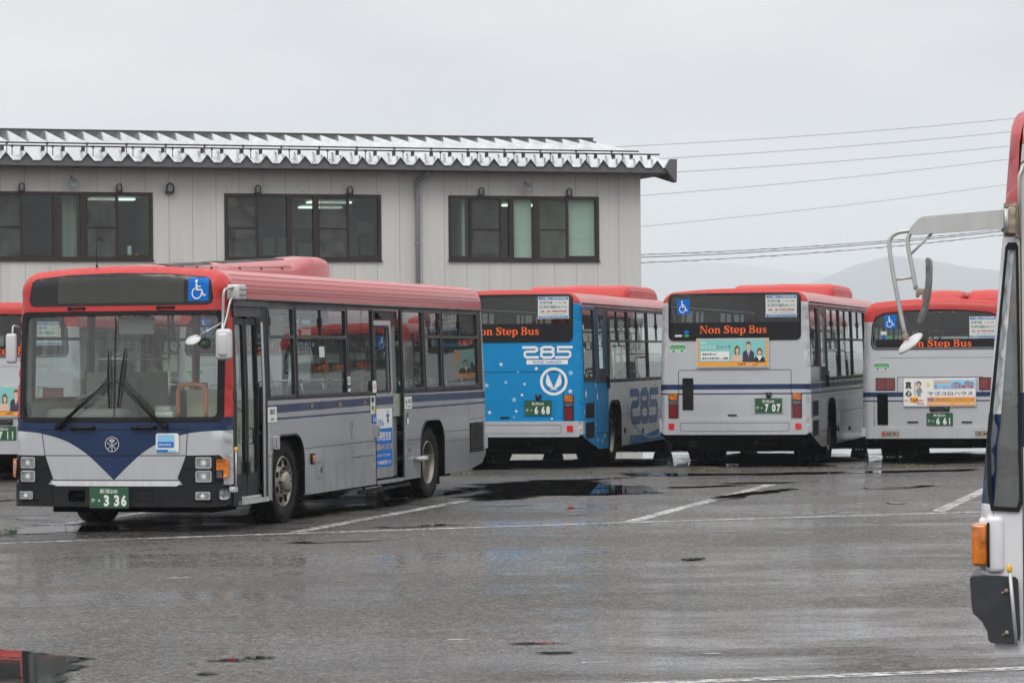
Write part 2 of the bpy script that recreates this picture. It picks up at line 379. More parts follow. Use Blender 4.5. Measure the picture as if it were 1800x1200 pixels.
def thing(name, label, cat_, loc=(0, 0, 0), rotz=0.0, group=None):
    o = bpy.data.objects.new(name, None); col.objects.link(o); o.location = loc; o.rotation_euler = (0, 0, rotz)
    o.empty_display_size = 0.3
    o['label'] = label; o['category'] = cat_
    if group: o['group'] = group
    return o
def tag(o, label, cat_, group=None):
    o['label'] = label; o['category'] = cat_
    if group: o['group'] = group
    return o
def structure(o): o['kind'] = 'structure'; return o

# bold serif letters of "Non Step Bus", unit em, cap height 0.7, x height 0.48
def serif_word():
    T, t = 0.135, 0.05; G = []; X = 0
    def sf(x0, x1, y): return rect(x0, x1, y, y + 0.045)
    def glyph(adds, holes, wd):
        nonlocal X
        G.append(([[(x + X, y) for x, y in p] for p in adds], [[(x + X, y) for x, y in p] for p in holes])); X += wd
    def el(cx, cy, rx, ry): return circ(cx, cy, rx, 22, ry)
    glyph([rect(.09, .14, 0, .7), rect(.60, .65, 0, .7), [(.06, .7), (.22, .7), (.65, 0), (.56, 0)], sf(0, .24, 0), sf(0, .16, .655), sf(.5, .75, .655)], [], .79)
    glyph([el(.26, .24, .26, .255)], [el(.26, .24, .115, .205)], .56)
    glyph([rect(.08, .21, 0, .47), sf(.01, .28, 0), sf(.01, .2, .43), rect(.39, .52, 0, .34), sf(.33, .58, 0), stroke([(.2, .38, .06), (.3, .455, .07), (.41, .43, .11), (.455, .33, .13)])], [], .62)
    X += .26
    glyph([stroke([(.5, .50, .05), (.42, .63, .07), (.26, .665, .08), (.12, .58, .12), (.16, .45, .15), (.32, .35, .16), (.45, .24, .15), (.43, .10, .12), (.28, .035, .08), (.12, .08, .07), (.05, .22, .05)]), rect(.46, .51, .48, .7), rect(.03, .08, 0, .24)], [], .58)
    glyph([rect(.09, .22, .08, .6), rect(0, .34, .42, .475), stroke([(.155, .1, .13), (.2, .03, .08), (.3, .03, .05), (.35, .1, .04)])], [], .38)
    glyph([el(.25, .24, .25, .255), rect(.1, .45, .22, .265)], [[(.135, .27), (.37, .27), (.36, .38), (.26, .44), (.16, .40)], [(.14, .215), (.2, .1), (.33, .06), (.44, .14), (.6, .1), (.6, .215)]], .52)
    glyph([rect(.08, .21, -.2, .47), sf(.0, .3, -.2), sf(.0, .2, .43), el(.33, .24, .24, .25)], [el(.32, .24, .10, .20)], .60)
    X += .26
    glyph([rect(.08, .22, 0, .7), sf(0, .3, 0), sf(0, .3, .655), el(.3, .53, .25, .17), el(.32, .19, .28, .19)], [rect(-.05, .08, .05, .65), el(.29, .535, .115, .12), el(.30, .195, .13, .14)], .64)
    glyph([rect(.07, .2, .12, .47), sf(.0, .2, .43), rect(.38, .51, 0, .47), sf(.3, .5, .43), sf(.4, .58, 0), stroke([(.135, .15, .13), (.19, .05, .11), (.3, .03, .07), (.4, .1, .05)])], [], .61)
    glyph([stroke([(.35, .33, .05), (.3, .43, .06), (.18, .455, .06), (.09, .38, .1), (.15, .28, .12), (.28, .21, .12), (.34, .12, .1), (.26, .03, .07), (.12, .04, .06), (.04, .16, .05)])], [], .4)
    return G, X
SERIF, SERIF_W = serif_word()
def non_step(mb, fmap, a0, a1, zb, zc, mi=0, off=0.004):
    """baseline zb, cap line zc"""
    k = (zc - zb) / 0.7; sx = (a1 - a0) / SERIF_W
    for adds, holes in SERIF:
        T = lambda p: [(a0 + x * sx, zb + y * k) for x, y in p]
        surf(mb, fmap, [T(p) for p in adds], [T(p) for p in holes], step=9, off=off, smooth=False, mi=mi)

# wheelchair symbol in a unit square
def wheelchair(mb, fmap, a0, a1, z0, z1, mi, off):
    arc = [(.40 + .26 * math.cos(R(a)), .32 + .25 * math.sin(R(a))) for a in range(118, 372, 14)]
    adds = [circ(.37, .88, .075, 14), stroke([(.37, .78), (.39, .48)], .10, smooth=False), stroke([(.38, .63), (.62, .62)], .06, smooth=False),
            stroke([(.36, .48), (.66, .48), (.78, .20), (.90, .25)], .075, smooth=False), stroke(arc, .06, 2)]
    shape(mb, fmap, adds, a0, a1, z0, z1, mi, off)
def star(cx, cz, r, tilt=0.0):
    return [(cx + (r if i % 2 == 0 else r * .42) * math.sin(i * math.pi / 5 + tilt), cz + (r if i % 2 == 0 else r * .42) * math.cos(i * math.pi / 5 + tilt)) for i in range(10)]

# ---------------------------------------------------------------- the bus shell
class Shell:
    def __init__(s, W=2.54, H=2.94, R_=0.27, crown=0.07, XF=5.5, XR=-5.28, lean=0.03, aF=0.17, RF=0.20, bowF=0.07, aR=0.08, RR=0.10, bowR=0.03, rakeF=0.10, rakeR=0.06):
        s.W, s.H, s.R, s.crown, s.XF, s.XR, s.lean = W, H, R_, crown, XF, XR, lean
        s.aF, s.RF, s.bowF, s.aR, s.RR, s.bowR, s.rF, s.rR = aF, RF, bowF, aR, RR, bowR, rakeF, rakeR
        s.zw = H - crown - R_
    def hw(s, z): return s.W / 2 - s.lean * max(0, z - 1.5)
    def zt(s, y): return s.H - s.crown * (y / (s.W / 2)) ** 2
    def e(s, y, z):
        ex, ez = s.hw(z) - abs(y), s.zt(y) - z
        if ex < s.R and ez < s.R: return s.R - math.hypot(s.R - ex, s.R - ez)
        return min(ex, ez)
    def rk(s, z, k): 
        return k * max(0, z - 1.15) / 1.6
    def _end(s, y, z, a, rr, bow, rake):
        e = max(0.0, min(s.e(y, z) / rr, 1.0))
        return bow * (y / 1.27) ** 2 + s.rk(z, rake) + a * (1 - math.sqrt(max(0, 1 - (1 - e) ** 2)))
    def front(s, y, z, off=0.0): return (s.XF - s._end(y, z, s.aF, s.RF, s.bowF, s.rF) + off, y, z)
    def rear(s, y, z, off=0.0): return (s.XR + s._end(y, z, s.aR, s.RR, s.bowR, s.rR) - off, y, z)
    def left(s, x, z, off=0.0): return (x, s.hw(z) + off, z)
    def right(s, x, z, off=0.0): return (x, -s.hw(z) - off, z)
    def xfs(s, z, y=None):
        y = s.hw(z) if y is None else y
        return s.XF - s.bowF * (y / 1.27) ** 2 - s.rk(z, s.rF) - s.aF
    def xrs(s, z, y=None):
        y = s.hw(z) if y is None else y
        return s.XR + s.bowR * (y / 1.27) ** 2 + s.rk(z, s.rR) + s.aR
    def profile(s, z0, inset=0.0):
        """half of the end outline from (hw, z0) up over the shoulder to the crown at y = 0"""
        o = []
        z = z0
        for i in range(12): z = z0 + (s.zw - z0) * i / 12; o.append((s.hw(z), z))
        yc = s.hw(s.zw + .1) - s.R
        for i in range(0, 11):
            a = R(9 * i); y = yc + s.R * math.cos(a); o.append((min(y, s.hw(s.zw)), s.zt(y) - s.R + s.R * math.sin(a)))
        for i in range(1, 9): y = yc * (1 - i / 8); o.append((y, s.zt(y)))
        return [(max(0, y - inset), z - inset * 0.9) for y, z in o] if inset else o
    def outline(s, z0):
        p = s.profile(z0); return p + [(-y, z) for y, z in p[-2::-1]]

def end_grid(sh, z0, a):
    h = sh.W / 2; ys = list(np.arange(-h + .2, h - .19, .12)) + [q * (h - d) for q in (-1, 1) for d in (.004, .012, .025, .045, .07, .1, .14, .17)]
    zs = list(np.arange(z0 + .05, sh.zw, .15)) + [sh.zw + i * .03 for i in range(1, 12)]
    return sorted(ys), zs

ARCH_H = 0.54
def arch(cx, zt_, zb, hw_=ARCH_H, r=0.30):
    """wheel arch notch, from right (small x) to left"""
    o = [(cx - hw_, zb)]
    for i in range(7): a = R(180 - 15 * i); o.append((cx - hw_ + r + r * math.cos(a), zt_ - r + r * math.sin(a)))
    for i in range(7): a = R(90 - 15 * i); o.append((cx + hw_ - r + r * math.cos(a), zt_ - r + r * math.sin(a)))
    o.append((cx + hw_, zb)); return o

TYRE = None
def wheel_mesh(parent, x, y, sgn, kind):
    """kind: 'front' (bulging disc) or 'rear' (deep dish, twin tyres)"""
    global TYRE
    wh = thing_part('wheel', parent)
    r = 0.475; wdt = 0.27
    mb = MB()
    prof = [(0.295, -wdt / 2 + .02), (0.33, -wdt / 2), (0.42, -wdt / 2 - .005), (0.455, -wdt / 2 + .02), (0.472, -wdt / 2 + .05)]
    for g in (-.06, 0, .06): prof += [(r, g - .02), (r - .014, g - .012), (r - .014, g + .012), (r, g + .02)]
    prof += [(0.472, wdt / 2 - .05), (0.455, wdt / 2 - .02), (0.42, wdt / 2 + .005), (0.33, wdt / 2), (0.295, wdt / 2 - .02)]
    yo = y - sgn * (wdt / 2 + .02)
    mb.lathe(prof, (x, yo, r), n=56)
    for k in range(56):   # shoulder tread blocks
        a = 2 * math.pi * k / 56
        for sd in (-1, 1):
            mb.box((x + (r - .012) * math.cos(a), yo + sd * (wdt / 2 - .022), r + (r - .012) * math.sin(a)), (.02, .05, .03), rot=Matrix.Rotation(-a, 3, 'Y'))
    if kind == 'rear': mb.lathe(prof, (x, yo - sgn * .31, r), n=40)
    mb.build('tyre', M['rubber'], wh)
    mb = MB()
    if kind == 'front':
        pr = [(.30, -.1), (.30, .10), (.285, .125), (.275, .12), (.268, .09), (.255, .075), (.22, .105), (.17, .125), (.15, .125), (.135, .10), (.125, .10), (.12, .12), (.115, .165), (.08, .18), (.0, .18)]
    else:
        pr = [(.30, -.1), (.30, .10), (.285, .125), (.275, .12), (.268, .05), (.262, -.02), (.24, -.05), (.19, -.07), (.16, -.07), (.14, -.06), (.12, -.03), (.115, .03), (.08, .05), (0, .05)]
    mb.lathe(pr, (x, yo, r), n=40, sgn=sgn)
    for k in range(8):
        a = 2 * math.pi * (k + .5) / 8
        yy = yo + sgn * (.112 if kind == 'front' else -.055)
        c = (x + .225 * math.cos(a), yy - sgn * (.0 if kind == 'front' else .0), r + .225 * math.sin(a))
        mb.lathe([(0, .012), (.034, .012), (.036, .0)], c, n=10, mi=1, sgn=sgn)
        a = 2 * math.pi * k / 8
        c = (x + .158 * math.cos(a), yy + sgn * .02, r + .158 * math.sin(a))
        mb.lathe([(.018, -.02), (.018, .02), (.010, .035), (0, .035)], c, n=7, mi=2, sgn=sgn)
    mb.build('rim', [M['rim'], M['under'], M['rimdark']], wh)
    return wh

def thing_part(name, parent):
    o = bpy.data.objects.new(name, None); col.objects.link(o); o.parent = parent; o.empty_display_size = 0.1; return o

def win_unit(root, fmap, x0, x1, z0, z1, zmid=None, vx=None, vx2=None, fw=0.03, glass='glass', fmat='frame', r=0.02, sliders=True):
    mb = MB(); holes = []
    if zmid:
        holes = [rrect(x0 + fw, x1 - fw, z0 + fw, zmid - fw * .6, r), rrect(x0 + fw, x1 - fw, zmid + fw * .6, z1 - fw, r)]
    else: holes = [rrect(x0 + fw, x1 - fw, z0 + fw, z1 - fw, r)]
    slab(mb, fmap, rrect(x0, x1, z0, z1, r), -0.035, 0.006, holes)
    if zmid and vx is not None and sliders:
        for q in ([vx] if vx2 is None else [vx, vx2]):
            slab(mb, fmap, rect(q - .013, q + .013, zmid + .02, z1 - .02), -0.03, 0.0)
            slab(mb, fmap, rrect(q - .022, q + .022, (zmid + z1) / 2 - .05, (zmid + z1) / 2 + .05, .02), -0.01, 0.012)
    f = mb.build('side_window', M[fmat], root)
    mb = MB(); slab(mb, fmap, rect(x0 + .012, x1 - .012, z0 + .012, z1 - .012), -0.022, -0.018); mb.build('pane', M[glass], f)
    return f

def license_plate(root, fmap, a0, a1, z0, z1, number, off=0.0, matp='plate'):
    mb = MB(); slab(mb, fmap, rrect(a0, a1, z0, z1, .012), off, off + .012); p = mb.build('license_plate', M[matp], root)
    if number:
        mb = MB(); d = a1 - a0; h = z1 - z0; o2 = off + .015
        A = lambda t: a0 + d * t
        text(mb, fmap, '新潟200', A(.27), A(.72), z0 + .70 * h, z0 + .92 * h, off=o2, bold=.008)
        text(mb, fmap, 'か', A(.05), A(.15), z0 + .28 * h, z0 + .48 * h, off=o2, bold=.01)
        surf(mb, fmap, [circ(A(.25), z0 + .36 * h, .011, 10)], off=o2, smooth=False, step=9)
        for ch, u0, u1 in zip(number, (.37, .63, .81), (.505, .765, .945)):
            if ch == '1': surf(mb, fmap, [rect(min(A(u0 + .05), A(u0 + .085)), max(A(u0 + .05), A(u0 + .085)), z0 + .09 * h, z0 + .63 * h)], off=o2, smooth=False, step=9)
            else: text(mb, fmap, ch, A(u0), A(u1), z0 + .09 * h, z0 + .63 * h, off=o2, bold=.045)
        mb.build('plate_characters', M['decal_white'], p)
    return p

def rail(mb, pts, r=0.017, mi=0): mb.tube(pts, r, 8, mi)

def roof_pod(root, sh, x0=0.85, x1=5.0, wd=1.9, black=True, yc=0.0):
    """roof cooling unit: rounded hood at the back, then modules whose sloping shoulders carry black grilles"""
    zb = sh.H - sh.crown * .5 - .03; hw_ = wd / 2; top = sh.H + (.26 if black or wd < 1 else .19)
    def prof(k, ins):
        """k = height share, ins = pull-in of the shoulders"""
        h = zb + (top - zb) * k; w_ = hw_ - ins; sh_z = zb + (h - zb) * .50
        o = [(-w_, zb - .08), (-w_, sh_z - .02), (-w_ + .012, sh_z + .01), (-w_ * .52 - .02, h - .012), (-w_ * .46, h), (0, h + .012), (w_ * .46, h), (w_ * .52 + .02, h - .012), (w_ - .012, sh_z + .01), (w_, sh_z - .02), (w_, zb - .08)]
        return o
    KX = lambda x: .84 - .56 * (x - x0 - 1.45) / (x1 - x0 - 2.05)
    def hood(k, ins):
        h = zb + (top - zb) * k; w_ = hw_ - ins; r = min(.10, (h - zb) * .6) + .001
        return [(-w_, zb - .08), (-w_, h - r), (-w_ + r * .3, h - r * .3), (-w_ + r, h), (-w_ * .5, h + .004), (0, h + .012), (w_ * .5, h + .004), (w_ - r, h), (w_ - r * .3, h - r * .3), (w_, h - r), (w_, zb - .08)]
    secs = [(x0, hood(.25, .10)), (x0 + .02, hood(.5, .055)), (x0 + .07, hood(.74, .03)), (x0 + .14, hood(.88, .012)), (x0 + .24, hood(.97, .003)), (x0 + .4, hood(1, 0))]
    if black: secs += [(x0 + .85, hood(.98, 0)), (x0 + 1.15, [((a[0] + b[0]) / 2, (a[1] + b[1]) / 2) for a, b in zip(hood(.92, .02), prof(.86, .05))]), (x0 + 1.45, prof(KX(x0 + 1.45), .05)), (x1 - .6, prof(KX(x1 - .6), .05)), (x1 - .25, prof(.26, .06)), (x1, prof(.1, .08))]
    else: secs += [(x1 - .8, hood(1, 0)), (x1 - .45, hood(.9, .0)), (x1 - .15, hood(.55, .03)), (x1, hood(.1, .08))]
    n = 11; vs = [(x, y + yc, z) for x, p in secs for y, z in p]; fs = []
    for i in range(len(secs) - 1):
        for k in range(n - 1): fs.append((i * n + k, i * n + k + 1, (i + 1) * n + k + 1, (i + 1) * n + k))
    fs += [tuple(range(n)), tuple(range((len(secs) - 1) * n, len(secs) * n))[::-1]]
    mb = MB(); mb.add(vs, fs, 0, black); o = mb.build('roof_unit', M['red_roof'] if black else M['red'], root)
    if black:
        g = MB()
        for sy in (-1, 1):
            for a, b in ((x0 + 1.5, x0 + 3.8), (x0 + 4.15, x1 - .66)):
                pa, pb = prof(KX(a), .05), prof(KX(b), .05)
                P = lambda t, o: ((a + (b - a) * t, sy * abs(pa[8][0]) * .97 + yc, pa[8][1] + (pb[8][1] - pa[8][1]) * t + o), (a + (b - a) * t, sy * abs(pa[6][0]) + yc, pa[6][1] + (pb[6][1] - pa[6][1]) * t + o))
                q0, q1 = P(0, .010), P(1, .010); g.add([q0[0], q1[0], q1[1], q0[1]], [(0, 1, 2, 3)])
                g.add([q0[1], q1[1], (q1[1][0], yc, q1[1][2] + .006), (q0[1][0], yc, q0[1][2] + .006)], [(0, 1, 2, 3)])
                m_ = int((b - a) / .07)
                for k in range(m_):
                    r0, r1 = P(k / m_, .018), P((k + .35) / m_, .018); g.add([r0[0], r1[0], r1[1], r0[1]], [(0, 1, 2, 3)])
                for k in range(3): r0 = P((k + .5) / 3, .0)[0]; g.lathe([(.018, -.01), (.014, .024), (0, .028)], r0, 'Z', 8)
        g.build('grille', M['black'], o)
        g = MB(); 
        for sy in (-1, 1): g.bbox((x0 + 3.92, sy * (hw_ - .08) + yc, zb - .05), (x0 + 4.08, sy * (hw_ + .006) + yc, zb + .07))
        g.build('module_gap', M['under'], o)
    return o

def build_shell(root, sh, paint, spec):
    """body shell: two sides, front, rear, roof; paint = dict of callables/polygons"""
    zb = .50; mats = spec['mats']
    mb = MB()
    # front
    ol = sh.outline(spec.get('front_z0', .5)); ys, zs = end_grid(sh, .5, 0)
    surf(mb, sh.front, [ol], spec['front_holes'], spec['front_paint'], ys, zs, step=.08)
    ol = sh.outline(spec.get('rear_z0', .56))
    surf(mb, sh.rear, [ol], spec['rear_holes'], spec['rear_paint'], ys, zs, step=.08)
    # sides
    for sgn, key in ((1, 'left'), (-1, 'right')):
        S = sh.left if sgn > 0 else sh.right
        zs_ = [sh.zw - i * (sh.zw - .6) / 14 for i in range(15)]
        fr = [(sh.xfs(z), z) for z in zs_]       # top -> down at the front
        rr = [(sh.xrs(z), z) for z in zs_[::-1]]
        bot = spec['skirt']                        # [(x,z)] from front to back
        ar = []
        line = [(sh.xfs(.6), bot[0][1])] + bot
        # notches for the wheel arches
        pts = []
        for (xa, za), (xb, zb_) in zip(line[:-1], line[1:]):
            pts.append((xa, za))
            for wx, at_ in sorted(spec['arches'], reverse=True):
                if xb < wx < xa:
                    a = arch(wx, at_, za + (zb_ - za) * (xa - wx) / (xa - xb)); pts += a[::-1]
        pts.append(line[-1])
        outer = fr + pts + rr
        surf(mb, S, [outer], spec[key + '_holes'], spec[key + '_paint'], gx=np.arange(-5.3, 5.6, .4), gy=np.arange(.3, sh.zw, .12), step=.25)
    # roof
    pr = sh.profile(sh.zw - .001)[12:]; pr = pr + [(-y, z) for y, z in pr[-2::-1]]; n = len(pr)
    nx = 14; vs = []; fs = []
    for i in range(nx + 1):
        for y, z in pr:
            xf, xr = sh.xfs(z, abs(y)), sh.xrs(z, abs(y)); vs.append((xr + (xf - xr) * i / nx, y, z))
    for i in range(nx):
        for k in range(n - 1): fs.append((i * n + k, i * n + k + 1, (i + 1) * n + k + 1, (i + 1) * n + k))
    mb.add(vs, fs, spec['roof_mat'], True)
    body = mb.build('body', [M[m] for m in mats], root)
    # inner lining
    mb = MB()
    pr = sh.profile(2.2, .05); pr = pr + [(-y, z) for y, z in pr[-2::-1]]; n = len(pr)
    vs = [(x, y, z - .02) for x in (sh.XR + .25, sh.XF - .42) for y, z in pr if True]
    pr2 = [p for p in pr if p[1] > spec['win_top'] + .02]; n = len(pr2)
    vs = [(x, y, z - .02) for x in (sh.XR + .25, sh.XF - .42) for y, z in pr2]
    mb.add(vs, [(k, k + 1, n + k + 1, n + k) for k in range(n - 1)], 0, True)
    mb.build('ceiling', M['ceiling'], root)
    mb = MB()
    for sgn in (1, -1):
        y = sgn * (sh.hw(1) - .05)
        mb.bbox((sh.XR + .2, y - .01, 1.13), (sh.XF - 1.5 if sgn > 0 else sh.XF - .5, y + .01, spec['win_bot'] - .02))
    mb.bbox((sh.XR + .22, -1.18, .60), (sh.XR + .24, 1.18, spec.get('rear_win_bot', 1.9)))
    mb.build('inner_wall', M['interior'], root)
    return body

def underbody(root, sh, wheels, skirt_z=.3):
    mb = MB(); W = sh.W / 2
    mb.bbox((sh.XR + .9, -W + .30, .23), (sh.XF - .75, W - .30, .42)); mb.bbox((sh.XF - 1.2, -.95, .20), (sh.XF - .45, .95, .32))  # main plates shaped low to deepen the shade under the bus
    mb.bbox((sh.XR + .12, -W + .06, .44), (sh.XR + 2.0, W - .06, .55)); mb.bbox((sh.XR + .35, -W + .2, .33), (sh.XR + 2.0, W - .2, .46))
    mb.bbox((sh.XR + .5, -.55, .24), (sh.XR + 2.0, .5, .44)); mb.bbox((sh.XR + .3, .2, .42), (sh.XR + .6, .9, .62))
    mb.bbox((-.9, -.6, .22), (.9, .6, .34))
    for wx in wheels:
        mb.tube([(wx, -W + .2, .40), (wx, W - .2, .40)], .09, 10)
        for s in (-1, 1):
            # wheel well
            a = [(wx - .53, .42), (wx - .53, .85), (wx - .40, 1.02), (wx + .40, 1.02), (wx + .53, .85), (wx + .53, .42)]
            v = [(x, s * (W - .02), z) for x, z in a] + [(x, s * (W - .66), z) for x, z in a]
            mb.add(v, [(i, i + 1, 7 + i, 6 + i) for i in range(5)] + [tuple(range(6, 12))])
            mb.bbox((wx - .60, s * (W - .08), .16), (wx - .575, s * (W - .42), .42))
    mb.tube([(sh.XR + .05, -.35, .40), (sh.XR + .7, -.35, .42), (sh.XR + 1.1, -.2, .40)], .05, 10)
    mb.tube([(sh.XR + .35, -.7, .40), (sh.XR + .35, .7, .40)], .11, 12)
    return mb.build('underbody', M['under'], root)

def seat(root, x, y, face=1, w_=.42):
    s = thing_part('passenger_seat', root)
    mb = MB(); mb.rbox((x, y, .86), (.42, w_, .10), .04); mb.build('cushion', M['seat'], s)
    mb = MB(); mb.rbox((x - face * .22, y, 1.20), (.10, w_, .62), .045); mb.build('backrest', M['seat'], s)
    mb = MB(); mb.tube([(x - face * .24, y - .17, 1.46), (x - face * .26, y - .15, 1.58), (x - face * .26, y + .15, 1.58), (x - face * .24, y + .17, 1.46)], .016, 8, 0)
    mb.bbox((x - .15, y - .03, .42), (x + .15, y + .03, .82)); mb.build('seat_frame', M['chrome'], s)
    return s

def interior(root, sh, poles=True, n=6):
    mb = MB(); mb.bbox((sh.XR + .3, -1.2, .556), (sh.XF - 1.6, 1.2, .58)); mb.bbox((sh.XF - 1.6, -1.2, .425), (sh.XF - .4, 1.2, .45)); mb.build('floor', M['floor_in'], root)
    xs = [-4.4, -3.6, -2.8, -1.9, .9, 1.8, 2.6]
    for i, x in enumerate(xs):
        for y in (-.92, .92):
            if y > 0 and -1.5 < x < 1.2: continue
            if x > 2.5 and y < 0: continue
            seat(root, x, y)
        if x < -2:
            for y in (-.48, .48): seat(root, x, y)
    mb = MB()
    for x in (-3.2, -1.3, .2, 1.4, 2.9):
        for y in (-.66, .66): rail(mb, [(x, y, .45), (x, y, 2.62)])
    for y in (-.62, .62): rail(mb, [(-4.8, y, 2.34), (-4.8, y, 2.30), (3.2, y, 2.30), (3.2, y, 2.60)], .015)
    mb.build('handrail', M['handrail'], root)
    for x in np.arange(-3.6, 3.3, .52):
        for y in (-.62, .62):
            mb = MB(); mb.bbox((x - .012, y - .004, 2.12), (x + .012, y + .004, 2.30))
            mb.tube([(x, y + .065 * math.cos(2 * math.pi * k / 14), 2.055 + .075 * math.sin(2 * math.pi * k / 14)) for k in range(14)], .008, 6, closed=True)
            mb.build('hanging_strap', M['decal_grey'], root)

def driver_cab(root, sh):
    xf = sh.XF
    mb = MB(); mb.rbox((xf - .50, 0, 1.02), (.42, 2.2, .42), .10)
    mb.rbox((xf - .55, -.55, 1.24), (.34, .95, .22), .08); mb.bbox((xf - .62, -1.15, .45), (xf - .34, .55, 1.1)); mb.build('dashboard', M['dash'], root)
    sw = thing_part('steering_wheel', root)
    mb = MB(); c = Vector((xf - .82, -.56, 1.38)); ax = Vector((-.42, 0, .9)).normalized(); u = Vector((0, 1, 0)); v = ax.cross(u)
    mb.tube([c + (u * math.cos(2 * math.pi * k / 28) + v * math.sin(2 * math.pi * k / 28)) * .25 for k in range(28)], .016, 8, closed=True); mb.build('wheel_ring', M['dash'], sw)
    mb = MB()
    for a in (R(90), R(210), R(330)): mb.tube([c, c + (u * math.cos(a) + v * math.sin(a)) * .24], .012, 6)
    mb.tube([c, c - ax * .5], .03, 8); mb.build('column', M['dash'], sw)
    ds = thing_part('driver_seat', root)
    mb = MB(); mb.rbox((xf - 1.35, -.60, 1.0), (.48, .48, .14), .06); mb.build('cushion', M['dash'], ds)
    mb = MB(); mb.rbox((xf - 1.62, -.60, 1.38), (.14, .46, .66), .06); mb.rbox((xf - 1.64, -.60, 1.76), (.10, .28, .18), .04); mb.build('backrest', M['dash'], ds)
    mb = MB(); mb.bbox((xf - 1.95, -1.15, .45), (xf - 1.91, -.15, 1.75))
    mb.build('driver_partition', M['interior'], root)
    mb = MB(); mb.tube([(xf - 1.9, -1.0, 1.9), (xf - 1.9, -.12, 1.9)], .014, 8); mb.tube([(xf - 1.9, -.12, .5), (xf - 1.9, -.12, 2.6)], .016, 8)
    mb.tube([(xf - 1.7, -.85, 1.88), (xf - 1.7, -.5, 2.02), (xf - 1.7, -.15, 1.88)], .008, 6); mb.build('coat_rail', M['chrome'], root)
    mb = MB(); mb.rbox((xf - .45, .07, 2.27), (.05, .42, .20), .02); mb.tube([(xf - .45, .05, 2.35), (xf - .42, .05, 2.55)], .02, 8); mb.build('interior_mirror', M['mirror_back'], root)
    mb = MB(); mb.rbox((xf - 1.25, .10, 1.15), (.22, .22, .45), .04); mb.rbox((xf - .7, .30, 1.26), (.1, .22, .10), .02); mb.build('fare_box', M['alu'], root)
    mb = MB()
    hoop = cat([(xf - 1.0, .34, 1.25), (xf - 1.0, .34, 1.52), (xf - 1.0, .40, 1.60), (xf - 1.0, .60, 1.60), (xf - 1.0, .67, 1.52), (xf - 1.0, .67, 1.25)], 5)
    mb.tube(hoop, .026, 10); mb.build('hoop_rail', M['handrail'], root)
    mb = MB(); mb.tube([(xf - 1.0, .34, .45), (xf - 1.0, .34, 1.25)], .018, 8); mb.tube([(xf - 1.0, .67, .45), (xf - 1.0, .67, 1.25)], .018, 8); mb.build('rail_post', M['chrome'], root)
    mb = MB(); mb.bbox((xf - 1.0, .25, 2.40), (xf - .9, .75, 2.62)); mb.bbox((xf - .62, -1.0, 2.47), (xf - .5, 1.0, 2.70)); mb.build('header_box', M['dash'], root)

def panel_lines(mb, fmap, loops, wd=.008, off=.002, mi=0, closed=True):
    for lp in loops:
        n = len(lp)
        for i in range(n if closed else n - 1):
            a, b = lp[i], lp[(i + 1) % n]
            if math.hypot(b[0] - a[0], b[1] - a[1]) < 1e-5: continue
            surf(mb, fmap, [stroke([a, b], wd, smooth=False)], step=.2, off=off, smooth=False, mi=mi)

# ---------------------------------------------------------------- side mirrors seen on the front bus
def wing_mirror_left(root, sh):
    w_ = thing_part('wing_mirror', root); xf = sh.XF - .30; y = sh.W / 2
    mb = MB(); mb.rbox((xf + .05, y + .05, 2.62), (.22, .15, .17), .02); mb.rbox((xf + .05, y + .01, 2.62), (.06, .12, .05), .01)
    for k in (-.03, .03): mb.bbox((xf - .04, y + .125, 2.62 + k - .004), (xf + .16, y + .132, 2.62 + k + .004), 1)
    mb.build('bracket', [M['alu'], M['black']], w_)
    mb = MB(); a = Vector((xf + .10, y + .03, 2.68))
    mb.tube(cat([(xf + .12, y + .06, 2.675), (xf + .22, y + .01, 2.66), (xf + .27, y - .02, 2.60), (xf + .30, y - .02, 2.30), (xf + .36, y - .01, 2.18), (xf + .38, y + .0, 2.05)], 5), .017, 8)
    mb.tube(cat([(xf + .12, y + .06, 2.58), (xf + .22, y + .04, 2.53), (xf + .29, y + .02, 2.35), (xf + .35, y - .01, 2.18)], 5), .013, 8)
    mb.tube([(xf + .31, y - .02, 2.29), (xf + .44, y - .29, 2.12)], .011, 8); mb.build('mirror_arm', M['rimlight'], w_)
    h = MB(); h.rbox((xf + .38, y + .02, 2.05), (.07, .185, .34), .045, n=5); h.rbox((xf + .415, y + .02, 2.05), (.02, .115, .25), .03, n=4); h.tube([(xf + .42, y + .01, 2.02), (xf + .44, y + .01, 2.02)], .02, 8, 0); h.build('mirror_housing', M['mirror_back'], w_)
    h = MB(); ax = Matrix.Rotation(R(25), 3, 'Y')
    c = Vector((xf + .45, y - .31, 2.105)); ax = Vector((.62, -.1, .78)).normalized(); u = ax.orthogonal().normalized(); v = ax.cross(u); nn = 26
    vs = [c + (u * math.cos(2 * math.pi * k / nn) + v * math.sin(2 * math.pi * k / nn)) * r_ + ax * hh for r_, hh in ((0, .022), (.04, .018), (.07, .009), (.088, .0), (.088, -.006), (0, -.006)) for k in range(nn)]
    h.add(vs, [(i * nn + k, i * nn + (k + 1) % nn, (i + 1) * nn + (k + 1) % nn, (i + 1) * nn + k) for i in range(5) for k in range(nn)], 0, True); h.build('round_mirror', M['mirror_back'], w_)
    return w_
def wing_mirror_right(root, sh):
    w_ = thing_part('wing_mirror', root); xf = sh.XF - .30; y = -sh.W / 2
    mb = MB(); mb.tube(cat([(xf + .05, y + .02, 2.26), (xf + .12, y - .02, 2.28), (xf + .15, y - .02, 2.2), (xf + .15, y - .02, 2.0)], 5), .011, 8); mb.build('mirror_arm', M['alu'], w_)
    h = MB(); h.rbox((xf + .15, y - .035, 2.03), (.05, .13, .33), .03, n=5); h.build('mirror_housing', M['mirror_back'], w_)
    return w_

